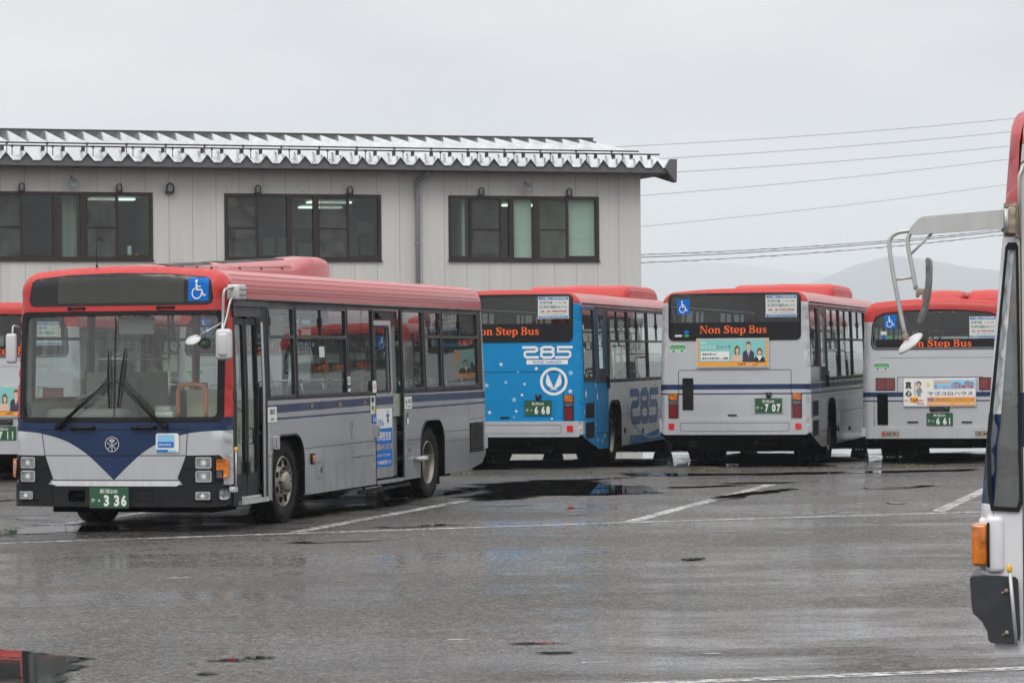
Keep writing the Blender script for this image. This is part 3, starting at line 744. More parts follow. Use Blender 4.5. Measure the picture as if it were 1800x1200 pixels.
def wiper(root, sh, base, elbow, tip0, tip1):
    """front wiper: double arm from base to elbow, blade from tip0 to tip1, all as (y, z)"""
    wp = thing_part('wiper', root)
    F = lambda p, o: sh.front(p[0], p[1], o)
    mb = MB(); dy = .02 if base[0] < elbow[0] else -.02
    pa = [F((base[0] + (elbow[0] - base[0]) * t, base[1] + (elbow[1] - base[1]) * t), .05 + .03 * math.sin(t * 3.1)) for t in np.linspace(0, 1, 8)]
    mb.tube(pa, [.017, .016, .015, .013, .012, .011, .010, .010], 8)
    pa = [F((base[0] + dy * 2.6 + (elbow[0] - base[0] - dy) * t, base[1] + .02 + (elbow[1] - base[1] - .03) * t), .05 + .03 * math.sin(t * 3.1)) for t in np.linspace(0, 1, 8)]
    mb.tube(pa, .008, 8); mb.tube([F(base, .0), F(base, .075)], .03, 12); mb.tube([F((base[0] + dy * 2.6, base[1] + .02), .0), F((base[0] + dy * 2.6, base[1] + .02), .06)], .018, 10)
    # washer hose with slack
    pa = [F((base[0] - dy * .6 + (elbow[0] - base[0]) * t, base[1] + (elbow[1] - base[1]) * t + .018 * math.sin(t * 14)), .075 + .03 * math.sin(t * 3.1)) for t in np.linspace(0, 1, 22)]
    mb.tube(pa, .004, 6); mb.build('arm', M['black'], wp)
    mb = MB(); pb = [F((tip0[0] + (tip1[0] - tip0[0]) * t, tip0[1] + (tip1[1] - tip0[1]) * t), .022) for t in np.linspace(0, 1, 9)]
    mb.tube(pb, .009, 6); pb = [F((tip0[0] + (tip1[0] - tip0[0]) * t, tip0[1] + (tip1[1] - tip0[1]) * t), .022 + .03 * math.sin(t * math.pi)) for t in np.linspace(.05, .95, 9)]
    mb.tube(pb, .007, 6)
    for t in (.3, .7): mb.rbox(F((tip0[0] + (tip1[0] - tip0[0]) * t, tip0[1] + (tip1[1] - tip0[1]) * t), .035), (.03, .02, .05), .006)
    mb.build('blade', M['black'], wp)

SK_A = [(4.0, .29), (-4.25, .30), (-5.0, .38), (-5.22, .52)]
def front_common(sh): return rrect(-1.13, 1.13, 1.24, 2.38, .05)

def heron(sgn, z0, z1, zmid, spans, vx=True):
    return [(a, b, z0, z1, zmid if vx else None, (a + b) / 2 if b - a > 1.2 else a + (b - a) * .8) for a, b in spans]

# ================================================================ bus 336, seen from its front
def bus_336():
    sh = Shell(H=2.93, R_=.19, crown=.085, RF=.17)
    root = thing('city_bus', 'grey bus with red roof facing the camera, number plate 336, middle door half open', 'bus', (-2.943, 38.400, 0), R(-104.8), 'route buses parked in the yard')
    silver, red, navy, blk, side, roof_ = range(6)
    mats = ['silver', 'red', 'navy', 'black', 'silver_side', 'red_roof']
    # front painting
    up = [(-1.4, 1.26), (1.4, 1.26), (1.4, 3.1), (-1.4, 3.1)]
    band = [(-1.4, 1.26), (-1.4, 1.12), (1.4, 1.12), (1.4, 1.26)]
    cvl = cat([(-1.05, 1.105, 0), (-.885, 1.082, 0), (-.62, 1.01, 0), (-.39, .885, 0), (-.23, .755, 0), (-.035, .575, 0)], 5)
    cvr = [(-p[0] - .07, p[1], 0) for p in cvl[::-1]]
    vee = [(-1.4, 1.125)] + [(p[0], p[1]) for p in cvl] + [(p[0], p[1]) for p in cvr[1:]] + [(1.4, 1.125)]
    sign = [(-1.06, 2.505), (-1.08, 2.56), (-1.05, 2.76), (-1.0, 2.795), (-.6, 2.835), (0, 2.85), (.6, 2.835), (1.0, 2.795), (1.06, 2.76), (1.09, 2.56), (1.07, 2.505), (1.03, 2.49), (-1.02, 2.49)]
    wsh = rrect(-1.11, 1.15, 1.265, 2.375, .05); wfr = rrect(-1.175, 1.215, 1.22, 2.43, .07)
    S1 = [(-5.6, 1.295), (-1.1, 1.30), (5.6, 1.26), (5.6, 1.355), (-1.1, 1.395), (-5.6, 1.39)]; S2 = [(-5.6, 1.225), (5.6, 1.185), (5.6, 1.208), (-5.6, 1.25)]
    kb, kt = 1.415, 2.53
    LW = [(3.14, 4.06, 1.44, 2.49, 2.14, 3.98), (1.17, 3.07, 1.44, 2.49, 2.14, 2.12), (.07, 1.13, 1.44, 2.51, None, None),
          (-2.13, -1.17, 1.46, 2.51, None, None), (-2.99, -2.19, 1.46, 2.51, 2.16, -2.9), (-4.86, -3.06, 1.46, 2.51, 2.16, -3.96)]
    RWx = [(3.3, 4.9), (1.55, 3.2), (-.2, 1.45), (-1.95, -.3), (-3.7, -2.05), (-4.95, -3.8)]
    RW = [(a, b, 1.44, 2.49, 2.14, (a + b) / 2) for a, b in RWx]
    door1 = rect(4.30, 5.13, .34, 2.36); door2 = rect(-1.13, .02, .33, 2.50)
    glassband = lambda x0, x1: [(x0, kb), (x1, kb), (x1, kt), (x0, kt)]
    spec = dict(mats=mats, roof_mat=roof_, skirt=SK_A, arches=[(3.42, 1.01), (-2.49, 1.04)], win_top=2.5, win_bot=1.44, rear_win_bot=2.0,
        front_holes=[wsh], front_paint=[(up, red), (vee, navy), (band, navy), (wfr, blk), (sign, blk)],
        rear_holes=[rrect(-1.1, 1.1, 2.02, 2.78, .06)], rear_paint=[([(-1.4, 2.4), (1.4, 2.4), (1.4, 3.1), (-1.4, 3.1)], red), (S1[0:1] + [(-5.6, 1.39), (5.6, 1.39), (5.6, 1.295)], navy)],
        left_holes=[rect(a + .01, b - .01, c + .01, d - .01) for a, b, c, d, _, _ in LW] + [door1, door2],
        right_holes=[rect(a + .01, b - .01, c + .01, d - .01) for a, b, c, d, _, _ in RW])
    pz = [([(-6, .2), (6, .2), (6, kb), (-6, kb)], side), ([(-6, kt), (6, kt), (6, 3.2), (-6, 3.2)], roof_), (glassband(-5.07, 4.16), blk), ([(-5.6, kb), (-5.08, kb), (-5.08, 2.53), (-5.6, 2.53)], side), (S1, navy), (S2, navy)]
    pl = pz + [(rect(4.16, 5.6, 2.36, 2.56), blk), (rect(4.12, 4.30, .2, 2.56), blk), ([(5.12, .2), (5.6, .2), (5.6, 3), (5.12, 3)], blk), (rect(4.20, 4.27, .3, 2.3), side)]
    spec['left_paint'] = pl + [(rect(-1.2, -1.13, .3, kt), blk), (rect(.02, .06, .3, kt), blk)]
    spec['right_paint'] = pz
    body = build_shell(root, sh, None, spec)
    for a, b, c, d, zm, vx in LW: win_unit(root, sh.left, a, b, c, d, zm, vx)
    for a, b, c, d, zm, vx in RW: win_unit(root, sh.right, a, b, c, d, zm, vx)
    # drip rails along the cant rail
    mb = MB(); mb.tube([sh.left(-5.05, 2.545, .012), sh.left(5.1, 2.545, .012)], .014, 8); mb.tube([sh.left(-5.1, 2.63, .0), sh.left(5.15, 2.63, .0)], .006, 6, 1)
    mb.tube([sh.right(-5.05, 2.545, .012), sh.right(5.1, 2.545, .012)], .014, 8); mb.build('drip_rail', [M['frame'], M['red_roof']], root)
    mb = MB(); slab(mb, sh.left, rect(4.12, 5.28, 2.47, 2.53), 0, .05); slab(mb, sh.left, rrect(4.32, 5.2, 2.36, 2.47, .01), 0, .02); mb.build('door_canopy', M['frame'], root)
    mb = MB(); yc_ = sh.hw(sh.zw + .1) - sh.R
    for sg in (1, -1):
        for th in (14, 32, 52): y = yc_ + (sh.R + .001) * math.cos(R(th)); z = sh.zt(y) - sh.R + (sh.R + .001) * math.sin(R(th)); mb.tube([(-4.95, sg * y, z), (5.05, sg * y, z)], .0035, 6)
    mb.build('roof_ribs', M['red_roof'], root)
    # front door: two glazed leaves with a dark frame
    dr = thing_part('front_door', root)
    for a, b in ((4.33, 4.71), (4.73, 5.11)):
        mb = MB(); slab(mb, sh.left, rect(a, b, .36, 2.34), -.075, -.035, [rrect(a + .05, b - .05, .62, 2.27, .03)]); lf = mb.build('door_leaf', M['black'], dr)
        mb = MB(); slab(mb, sh.left, rect(a + .03, b - .03, .60, 2.29), -.058, -.054); mb.build('door_glass', M['glass'], lf)
    mb = MB(); mb.tube([sh.left(4.70, .95, -.01), sh.left(4.70, .95, .03), sh.left(4.70, 1.12, .03), sh.left(4.70, 1.12, -.01)], .010, 6); mb.bbox(sh.left(4.69, .60, -.035), sh.left(4.75, .75, -.005))
    mb.build('door_handle', M['black'], dr)
    mb = MB(); mb.bbox((4.28, .75, .34), (5.15, 1.25, .37)); slab(mb, sh.left, rect(4.14, 5.15, .285, .335), -.05, .015); mb.build('step_edge', M['alu'], root)
    mb = MB(); mb.bbox((4.22, .35, .45), (4.26, 1.20, 1.55)); mb.build('entrance_partition', M['cream_in'], root)
    mb = MB(); mb.tube(cat([(4.9, 1.1, 1.42), (4.55, 1.12, 1.30), (4.42, 1.12, 1.20), (4.42, 1.12, .55)], 4), .018, 8); mb.build('entrance_rail', M['chrome'], root)
    # middle door, slid half open behind the bodyside
    dr = thing_part('middle_door', root)
    mb = MB(); slab(mb, sh.left, rect(-.80, .01, .36, 2.36), -.07, -.03, [rrect(-.68, -.07, 1.46, 2.28, .04)], paints=[]); lf = mb.build('door_leaf', M['silver_side'], dr)
    mb = MB(); slab(mb, sh.left, rrect(-.70, -.05, 1.44, 2.30, .04), -.032, -.022, [rrect(-.665, -.085, 1.475, 2.265, .03)]); mb.build('glass_seal', M['black'], lf)
    mb = MB(); slab(mb, sh.left, rect(-.69, -.06, 1.45, 2.29), -.055, -.05); mb.build('door_glass', M['glass'], lf)
    mb = MB(); rpl(mb, sh.left, -.80, .01, 1.29, 1.39, 0, -.027); rpl(mb, sh.left, -.80, .01, 1.205, 1.23, 0, -.027); mb.build('door_stripe', M['navy'], lf)
    mb = MB(); x0, x1 = -.04, -.74
    rpl(mb, sh.left, x0, x1, .99, 1.24, 0, -.026); rpl(mb, sh.left, x0, x1, .50, .99, 1, -.026)
    text(mb, sh.left, 'ろうきん', -.0, -.38, 1.02, 1.11, 1, -.023, .02); 
    for a in range(5): surf(mb, sh.left, [stroke([(-.55, 1.13, .05), (-.55 + .07 * math.cos(R(72 * a + 18)), 1.13 + .09 * math.sin(R(72 * a + 18)), .02)], smooth=False)], step=9, off=-.0235 + a * .0004, smooth=False, mi=1)
    surf(mb, sh.left, [circ(-.55, 1.12, .018, 10)], step=9, off=-.019, smooth=False, mi=3)
    text(mb, sh.left, '新潟西支店', .30 - .34, -.68, .83, .95, 0, -.023, .02)
    text(mb, sh.left, '街のメインバンク', x0 - .02, -.72, .71, .80, 2, -.023, .02)
    text(mb, sh.left, '(旧新潟よりS丁目信号角)', x0 - .02, -.64, .625, .665, 0, -.023)
    text(mb, sh.left, '十大事福祉団体とかり', x0 - .02, -.68, .53, .585, 0, -.023, .015)
    mb.build('door_advert', [M['decal_white'], M['decal_blue'], M['decal_yellow'], M['decal_orange']], lf)
    mb = MB(); mb.bbox(sh.left(-1.0, 2.30, -.10), sh.left(-.25, 2.36, -.04)); mb.rbox(sh.left(-.30, 2.42, -.04), (.16, .08, .08), .02); slab(mb, sh.left, rect(-1.10, .0, 2.38, 2.49), -.06, -.04); mb.build('door_gear', M['black'], dr)
    mb = MB(); slab(mb, sh.left, rect(-1.12, -.95, .36, 2.36), -.12, -.08); slab(mb, sh.left, rect(-1.13, .02, .29, .335), -.06, .012); mb.build('door_post', M['silver_side'], dr)
    # body seams, hatches, lamps, arches on the left side
    mb = MB(); L = sh.left
    panel_lines(mb, L, [[(2.88, .835), (.05, .845)], [(2.13, .835), (2.13, .30)], [(1.04, .835), (1.04, .30)], [(1.04, .665), (-.03, .665)], [(4.13, .79), (3.95, .79)], [(-1.15, .80), (-1.93, .81)],
        [(-3.04, .87), (-4.33, .87)], [(-3.06, .735), (-4.33, .735)], [(-3.08, .87), (-3.08, .32)], [(-4.33, 1.40), (-4.33, .31)], [(-4.33, 1.02), (-5.06, 1.02)], [(-5.07, 1.42), (-5.07, .4)], [(2.2, 1.4), (2.2, 1.19)], [(.9, 1.4), (.9, 1.19)], [(-3.0, 1.42), (-3.0, 1.04)]], .007, closed=False)
    panel_lines(mb, L, [rrect(2.19, 2.42, .47, .66, .03), rrect(-1.50, -1.32, .60, .76, .03)], .006)
    rpl(mb, L, 2.25, 2.21, .53, .59, 0, .004); rpl(mb, L, -1.42, -1.38, .65, .70, 0, .004)
    R_ = sh.right
    panel_lines(mb, R_, [[(2.8, .84), (-1.9, .84)], [(1.5, .84), (1.5, .3)], [(0, .84), (0, .3)], [(-3.1, .87), (-5.1, .87)]], .007, closed=False)
    mb.build('panel_seams', M['black'], root)
    for wx, zt_ in ((3.42, 1.01), (-2.49, 1.04)):
        for S in (sh.left, sh.right):
            mb = MB(); a = arch(wx, zt_, .30); mb.tube([S(x, z, .0) for x, z in a], .017, 6); mb.build('arch_lip', M['black'], root)
    mb = MB(); slab(mb, L, rrect(-5.04, -4.36, .55, .96, .01), .0, .006)
    for k in range(17): slab(mb, L, rect(-5.03, -4.37, .56 + k * .0235, .572 + k * .0235), .006, .014, mi=1)
    mb.build('vent_grille', [M['under'], M['frame']], root)
    for (a, b, c, d) in ((3.80, 3.96, .86, 1.01), (-.02, .11, .88, 1.05)):
        mb = MB(); slab(mb, L, rrect(a, b, c, d, .015), 0, .03); slab(mb, L, rrect(a + .03, b - .03, c + .02, d - .02, .01), .03, .04, mi=1); mb.build('marker_lamp', [M['alu'], M['clearlens']], root)
    mb = MB(); slab(mb, L, rrect(2.50, 2.63, .64, .77, .01), 0, .015); slab(mb, L, rrect(2.525, 2.605, .665, .745, .01), .015, .03, mi=1); mb.build('side_indicator', [M['black'], M['amber']], root)
    mb = MB(); mb.tube([L(-1.66, .55, .0), L(-1.66, .55, .06), L(-1.95, .55, .07)], .035, 10); mb.build('filler_pipe', M['alu'], root)
    mb = MB(); mb.tube([(-1.9, 1.12, .22), (.3, 1.12, .20)], .025, 8); mb.tube([(-1.8, 1.12, .22), (-1.8, 1.12, .4)], .02, 6); mb.tube([(.1, 1.12, .22), (.1, 1.12, .4)], .02, 6); mb.build('guard_rail', M['frame'], root)
    # signs on the left side
    mb = MB(); L = sh.left
    rpl(mb, L, 4.14, 3.83, 1.17, 1.345, 0, .006, .01); text(mb, L, '出口', 4.06, 3.90, 1.26, 1.32, 1, .009, .03); text(mb, L, 'EXIT', 4.04, 3.93, 1.19, 1.22, 1, .009, .01); mb.build('exit_sign', [M['decal_white'], M['decal_black']], root)
    mb = MB(); rpl(mb, L, -1.19, -1.53, 1.215, 1.375, 0, .006, .01); text(mb, L, '入口', -1.32, -1.49, 1.29, 1.35, 1, .009, .03); text(mb, L, 'ENTRANCE', -1.32, -1.49, 1.235, 1.26, 1, .009, .01)
    shape(mb, L, [[(.5, 1), (0, .45), (.35, .45), (.35, 0), (.65, 0), (.65, .45), (1, .45)]], -1.22, -1.29, 1.25, 1.35, 1, .009); mb.build('entrance_sign', [M['decal_white'], M['decal_black']], root)
    mb = MB(); rpl(mb, L, .28, .08, 1.19, 1.41, 0, .006); text(mb, L, '乗', .26, .12, 1.32, 1.40, 1, .009, .03); shape(mb, L, [circ(.5, .5, .5, 12)], .24, .14, 1.23, 1.30, 2, .009); shape(mb, L, [circ(.5, .5, .5, 12)], .16, .09, 1.20, 1.27, 3, .012)
    rpl(mb, L, .20, .03, 1.06, 1.17, 4, .006); text(mb, L, '5人', .18, .05, 1.08, 1.15, 0, .009, .03)
    mb.build('boarding_stickers', [M['decal_white'], M['decal_black'], M['decal_green'], M['decal_yellow'], M['decal_blue']], root)
    mb = MB(); rpl(mb, L, 1.24, 1.09, 1.47, 1.72, 1, .012, .01); rpl(mb, L, 1.22, 1.11, 1.56, 1.66, 0, .015); rpl(mb, L, 1.22, 1.11, 1.475, 1.515, 0, .015); text(mb, L, 'IC', 1.20, 1.13, 1.58, 1.64, 1, .017, .02)
    mb.build('card_reader_sticker', [M['decal_white'], M['decal_black'], M['decal_red'], M['decal_pale']], root); mb = MB(); rpl(mb, L, .20, .04, 1.45, 1.60, 0, .012); text(mb, L, '1C', .15, .09, 1.50, 1.55, 2, .015, .03)
    mb.build('window_sticker', [M['decal_white'], M['decal_black'], M['decal_red'], M['decal_pale']], root); mb = MB(); rpl(mb, L, 2.20, 2.0, 1.90, 2.03, 3, -.01)
    mb.build('window_notice', [M['decal_white'], M['decal_black'], M['decal_red'], M['decal_pale']], root)
    mb = MB()
    for s_, x in (('新', 2.60), ('潟', 1.55), ('交', .55)): text(mb, L, s_, x, x - .10, 1.295, 1.355, 0, .004, .02)
    mb.build('side_lettering', M['gold'], root)
    mb = MB(); shape(mb, L, [circ(.5, .72, .42, 18, .26), stroke([(.5, .5), (.5, .08)], .12, smooth=False), stroke([(.2, .12), (.5, .3), (.8, .12)], .1, smooth=False)], 1.12, .96, .90, 1.12, 0, .004, holes=[circ(.5, .72, .30, 18, .18)]); mb.build('side_emblem', M['decal_grey'], root)
    mb = MB(); rpl(mb, L, -1.28, -1.36, 1.02, 1.10, 0, .01, .01); mb.tube([L(-1.32, 1.10, .01), L(-1.32, 1.17, .012)], .006, 6, 1); mb.build('paper_tag', [M['decal_white'], M['black']], root)
    # windscreen and its seal
    F = sh.front
    mb = MB(); surf(mb, F, [rrect(-1.14, 1.18, 1.24, 2.41, .06)], gx=np.arange(-1.1, 1.15, .06), gy=np.arange(1.3, 2.4, .12), step=.06, off=-.012); ws = mb.build('windshield', M['wglass'], root)
    mb = MB(); slab(mb, F, wfr, .002, .018, [wsh], step=.08); panel_lines(mb, F, [[(-.03, 1.27), (-.03, 2.37)]], .012, .002, closed=False); mb.build('windshield_seal', M['black'], ws)
    # destination sign
    mb = MB(); surf(mb, F, [[(p[0] * .985 + .0, 2.50 + (p[1] - 2.50) * .97) for p in sign]], gx=np.arange(-1.05, 1.1, .05), gy=np.arange(2.52, 2.85, .03), step=.05, off=.006); ds = mb.build('destination_sign', M['signglass'], root)
    mb = MB(); surf(mb, F, [rrect(-.72, .76, 2.52, 2.805, .015)], gx=np.arange(-.7, .8, .08), gy=np.arange(2.54, 2.80, .03), step=.05, off=.011); mb.build('display', M['display'], ds)
    mb = MB(); surf(mb, F, [rect(.81, 1.04, 2.53, 2.785)], gx=np.arange(.83, 1.04, .03), gy=np.arange(2.55, 2.78, .03), step=.04, off=.012, smooth=False); wheelchair(mb, F, .83, 1.03, 2.54, 2.775, 1, .020); mb.build('wheelchair_sign', [M['decal_blue'], M['decal_white']], root)
    for a, b in ((-.60, -.40), (.45, .65)):
        mb = MB(); mb.tube([F(a, 2.462, .0), F(a + .02, 2.465, .04), F(b - .02, 2.465, .04), F(b, 2.462, .0)], .013, 8); mb.tube([F(a + .02, 2.465, .04), F(a + .05, 2.465, .04)], .018, 8); mb.build('grab_handle', M['black'], root)
    for a, b in ((-.55, -.26), (.18, .46)):
        mb = MB(); mb.tube([F(a, 1.15, .0), F(a + .02, 1.15, .045), F(b - .02, 1.15, .045), F(b, 1.15, .0)], .017, 8); mb.tube([F(a + .02, 1.15, .045), F(a + .09, 1.15, .045)], .023, 8); mb.build('grab_handle', M['black'], root)
    wiper(root, sh, (-.68, 1.165), (-.075, 1.665), (-.10, 2.0), (-.08, 1.36)); wiper(root, sh, (.575, 1.165), (.045, 1.675), (.095, 2.02), (.02, 1.37))
    # front panel lines and mask
    mb = MB(); ln = [(-.90, 1.13), (.82, 1.13), (.80, .84), (.73, .575), (-.765, .575), (-.86, .84)]
    panel_lines(mb, F, [ln], .008, .003); panel_lines(mb, F, [[(-.86, .845), (.80, .845)]], .008, .003, closed=False); mb.build('front_seams', M['black'], root)
    mb = MB(); surf(mb, F, [rect(-.77, .73, .50, .565)], off=.012, step=.1, smooth=False); mb.build('lower_strip', M['white'], root)
    for s in (-1, 1):
        c = -.03
        P = lambda a, b, z0, z1, r=.02: rrect(c + s * a, c + s * b, z0, z1, r)
        mk = [(c + s * .80, .52), (c + s * .735, .60), (c + s * .80, .76), (c + s * .83, .845), (c + s * 1.20, .85), (c + s * 1.235, .82), (c + s * 1.24, .53)]
        if s < 0: mk = mk[::-1]
        mb = MB(); surf(mb, F, [mk], gx=list(np.arange(-1.25, 1.25, .04)), step=.05, off=.010, smooth=False)
        slab(mb, F, P(1.13, 1.16, .54, .83, .01), .01, .025); slab(mb, F, P(.90, .95, .585, .60, .006), .01, .02); slab(mb, F, P(.80, .90, .70, .71, .004), .01, .02)
        mb.build('lamp_surround', M['bumper'], root)
        for z in (.71, .562):
            hl = MB(); slab(hl, F, P(.945, 1.125, z - .008, z + .118, .02), .01, .028, [P(.957, 1.113, z + .004, z + .106, .015)]); h_ = hl.build('headlight', M['chrome'], root)
            mb = MB(); slab(mb, F, P(.955, 1.115, z + .002, z + .108, .015), .012, .018)
            cc = (c + s * 1.035, z + .055); surf(mb, F, [circ(cc[0], cc[1], .038, 16)], step=9, off=.021, smooth=False, mi=1); surf(mb, F, [circ(cc[0], cc[1], .018, 12)], step=9, off=.024, smooth=False, mi=2)
            for k in range(9): q = c + s * (.965 + k * .0175); rpl(mb, F, q - .0015, q + .0015, z + .006, z + .104, 1, .0195)
            mb.build('lens', [M['clearlens'], M['chrome'], M['decal_white']], h_)
        mb = MB(); slab(mb, F, P(1.185, 1.285, .60, .805, .012), .0, .055, step=.03); slab(mb, F, P(1.18, 1.245, .595, .685, .010), .02, .060, mi=1, step=.03); slab(mb, F, P(1.19, 1.24, .605, .675, .006), .06, .064, mi=2)
        mb.build('turn_signal', [M['amber'], M['black'], M['greylens']], root)
    # bumper
    mb = MB(); b0, b1 = .285, .525
    hole = [rrect(-.56, -.36, .335, .465, .02)]
    bo = [(-1.265, b0 + .03), (-1.22, b0), (1.22, b0), (1.265, b0 + .03), (1.265, b1 - .02), (1.24, b1), (.73, b1), (.70, b1 - .015), (-.72, b1 - .015), (-.75, b1), (-1.24, b1), (-1.265, b1 - .02)]
    surf(mb, F, [bo], hole, gx=[q * v for q in (-1, 1) for v in (1.255, 1.24, 1.22, 1.2, 1.17, 1.13, 1.09, 1.0)], step=.05, off=.045, smooth=False)
    d = dens(bo, .05); n = len(d); mb.add([F(x, z, -.06) for x, z in d] + [F(x, z, .045) for x, z in d], [(i, (i + 1) % n, n + (i + 1) % n, n + i) for i in range(n)])
    d = dens(hole[0], .1); n = len(d); mb.add([F(x, z, -.03) for x, z in d] + [F(x, z, .045) for x, z in d], [(i, (i + 1) % n, n + (i + 1) % n, n + i) for i in range(n)], 1); mb.add([F(x, z, -.03) for x, z in d], [tuple(range(n))], 1)
    mb.bbox(F(.47, .5, .05), F(.50, .5, .02))
    for s in (-1, 1):
        mb.bbox((sh.XF - .46, s * 1.20, b0), (sh.XF - .20, s * 1.285, b1))
    mb.tube([F(-.52, .40, .0), F(-.40, .40, .0)], .02, 8, 1)
    bp = mb.build('bumper', [M['bumper'], M['under']], root)
    mb = MB(); panel_lines(mb, F, [rrect(.24, .435, .345, .47, .02)], .006, .048); panel_lines(mb, F, [[(-.75, .5), (-.75, .30)], [(.20, .5), (.20, .3)]], .006, .048, closed=False)
    slab(mb, F, rrect(.90, 1.12, .345, .355, .004), .045, .055); slab(mb, F, rrect(-1.13, -.93, .345, .355, .004), .045, .055); mb.build('bumper_lines', M['under'], bp)
    for a, b in ((-1.155, -.99), (.925, 1.09)):
        mb = MB(); slab(mb, F, rrect(a, b, .365, .452, .012), .045, .062, mi=0); slab(mb, F, rrect(a + .012, b - .012, .377, .44, .01), .062, .066, mi=1); q = (a + b) / 2; surf(mb, F, [circ(q, .408, .022, 12)], step=9, off=.069, smooth=False, mi=2)
        mb.build('fog_lamp', [M['chrome'], M['clearlens'], M['decal_white']], bp)
    mb = MB(); slab(mb, F, rrect(1.185, 1.265, .365, .48, .025), .045, .065); mb.build('corner_lamp', M['clearlens'], bp)
    license_plate(root, F, -.30, .162, .272, .500, '336', .05)
    # emblem, sticker, marker pole, antenna
    mb = MB(); cx, cz = -.048, .968
    surf(mb, F, [circ(cx, cz, .085, 28)], [circ(cx, cz, .074, 28)], step=9, off=.014, smooth=False)
    surf(mb, F, [circ(cx, cz + .04, .035, 14, .022), stroke([(cx, cz - .068), (cx, cz + .03)], .014, smooth=False), stroke([(cx - .05, cz - .055), (cx, cz - .005), (cx + .05, cz - .055)], .012, smooth=False), stroke([(cx - .06, cz + .02), (cx, cz - .02), (cx + .06, cz + .02)], .012, smooth=False)], step=9, off=.016, smooth=False)
    mb.build('front_emblem', M['chrome'], root)
    mb = MB(); rpl(mb, F, .462, .725, .878, 1.088, 0, .014, .025); rpl(mb, F, .480, .675, .93, 1.07, 1, .017, .01); rpl(mb, F, .490, .665, .935, .995, 2, .019); text(mb, F, 'RYUTO', .505, .64, .95, .975, 0, .021, .03); rpl(mb, F, .47, .60, .884, .91, 2, .017); rpl(mb, F, .60, .70, .884, .905, 1, .017)
    mb.build('card_sticker', [M['decal_white'], M['skyblue'], M['decal_blue']], root)
    x, _, _ = F(1.2, .5); mb = MB(); mb.tube([(x - .05, 1.335, .49), (x - .05, 1.335, .90)], .010, 8); mb.rbox((x - .06, 1.30, .47), (.10, .07, .06), .01); mp_ = mb.build('marker_pole', M['alu'], root)
    mb = MB(); mb.rbox((x - .05, 1.335, .91), (.035, .035, .05), .015); mb.build('pole_tip', M['yellow'], mp_)
    mb = MB(); a = (sh.XF - .25, -.32, sh.H - .01); mb.tube([a, (a[0], a[1], a[2] + .42)], .004, 6); mb.tube([a, (a[0], a[1], a[2] + .03)], .012, 8)
    mb.build('antenna', M['black'], root)
    # rear parts (only glimpsed)
    rear_a(root, sh, 2.02, 2.78, detail=False)
    underbody(root, sh, (3.42, -2.49)); interior(root, sh); driver_cab(root, sh)
    roof_pod(root, sh, -1.1, 5.1, .60, True, .06)
    wing_mirror_left(root, sh); wing_mirror_right(root, sh)
    for x, k in ((3.42, 'front'), (-2.49, 'rear')):
        for s in (1, -1): wheel_mesh(root, x, s * (sh.W / 2 - .03), s, k)
    return root

# ---------------------------------------------------------------- rear ends
def rear_glass(root, sh, y0, y1, z0, z1, r=.07):
    F = sh.rear
    mb = MB(); surf(mb, F, [rrect(y0 + .01, y1 - .01, z0 + .01, z1 - .01, r)], gx=np.arange(-1.1, 1.15, .08), gy=np.arange(z0 + .1, z1, .1), step=.08, off=-.012); g = mb.build('rear_window', M['rglass'], root)
    mb = MB(); slab(mb, F, rrect(y0 - .02, y1 + .02, z0 - .02, z1 + .02, r + .02), .0, .014, [rrect(y0 + .015, y1 - .015, z0 + .015, z1 - .015, r)], step=.08); mb.build('window_seal', M['black'], g)
    return g

def lamp_cluster(root, F, y0, y1, z0, z1, splits):
    """splits = [(z fraction, material)] from the bottom"""
    mb = MB(); slab(mb, F, rrect(y0, y1, z0, z1, .01), .0, .012); tl = mb.build('tail_lamp', M['black'], root)
    zz = z0
    for fr, m in splits:
        z2 = zz + (z1 - z0) * fr
        mb = MB(); slab(mb, F, rrect(min(y0, y1) + .012, max(y0, y1) - .012, zz + .008, z2 - .004, .008), .012, .026); c = ((y0 + y1) / 2, (zz + z2) / 2); surf(mb, F, [circ(c[0], c[1], .028, 12)], step=9, off=.028, smooth=False)
        mb.build('lens', M[m], tl); zz = z2
    return tl

def bumper_rear(root, F, sh, z0, z1, m='silver', inset=None):
    mb = MB(); bo = [(-1.265, z0 + .06), (-1.20, z0), (1.20, z0), (1.265, z0 + .06), (1.265, z1 - .01), (1.25, z1), (-1.25, z1), (-1.265, z1 - .01)]
    surf(mb, F, [bo], gx=[q * v for q in (-1, 1) for v in (1.26, 1.25, 1.24, 1.22, 1.2, 1.17)], step=.05, off=.05, smooth=False)
    d = dens(bo, .05); n = len(d); mb.add([F(x, z, -.12) for x, z in d] + [F(x, z, .05) for x, z in d], [(i, (i + 1) % n, n + (i + 1) % n, n + i) for i in range(n)])
    for s in (-1, 1): mb.bbox((sh.XR + .02, s * 1.20, z0 + .04), (sh.XR + .17, s * 1.283, z1))
    b = mb.build('bumper', M[m], root)
    if inset: mb = MB(); panel_lines(mb, F, [inset], .006, .053); mb.build('bumper_groove', M['frame'], b)
    return b

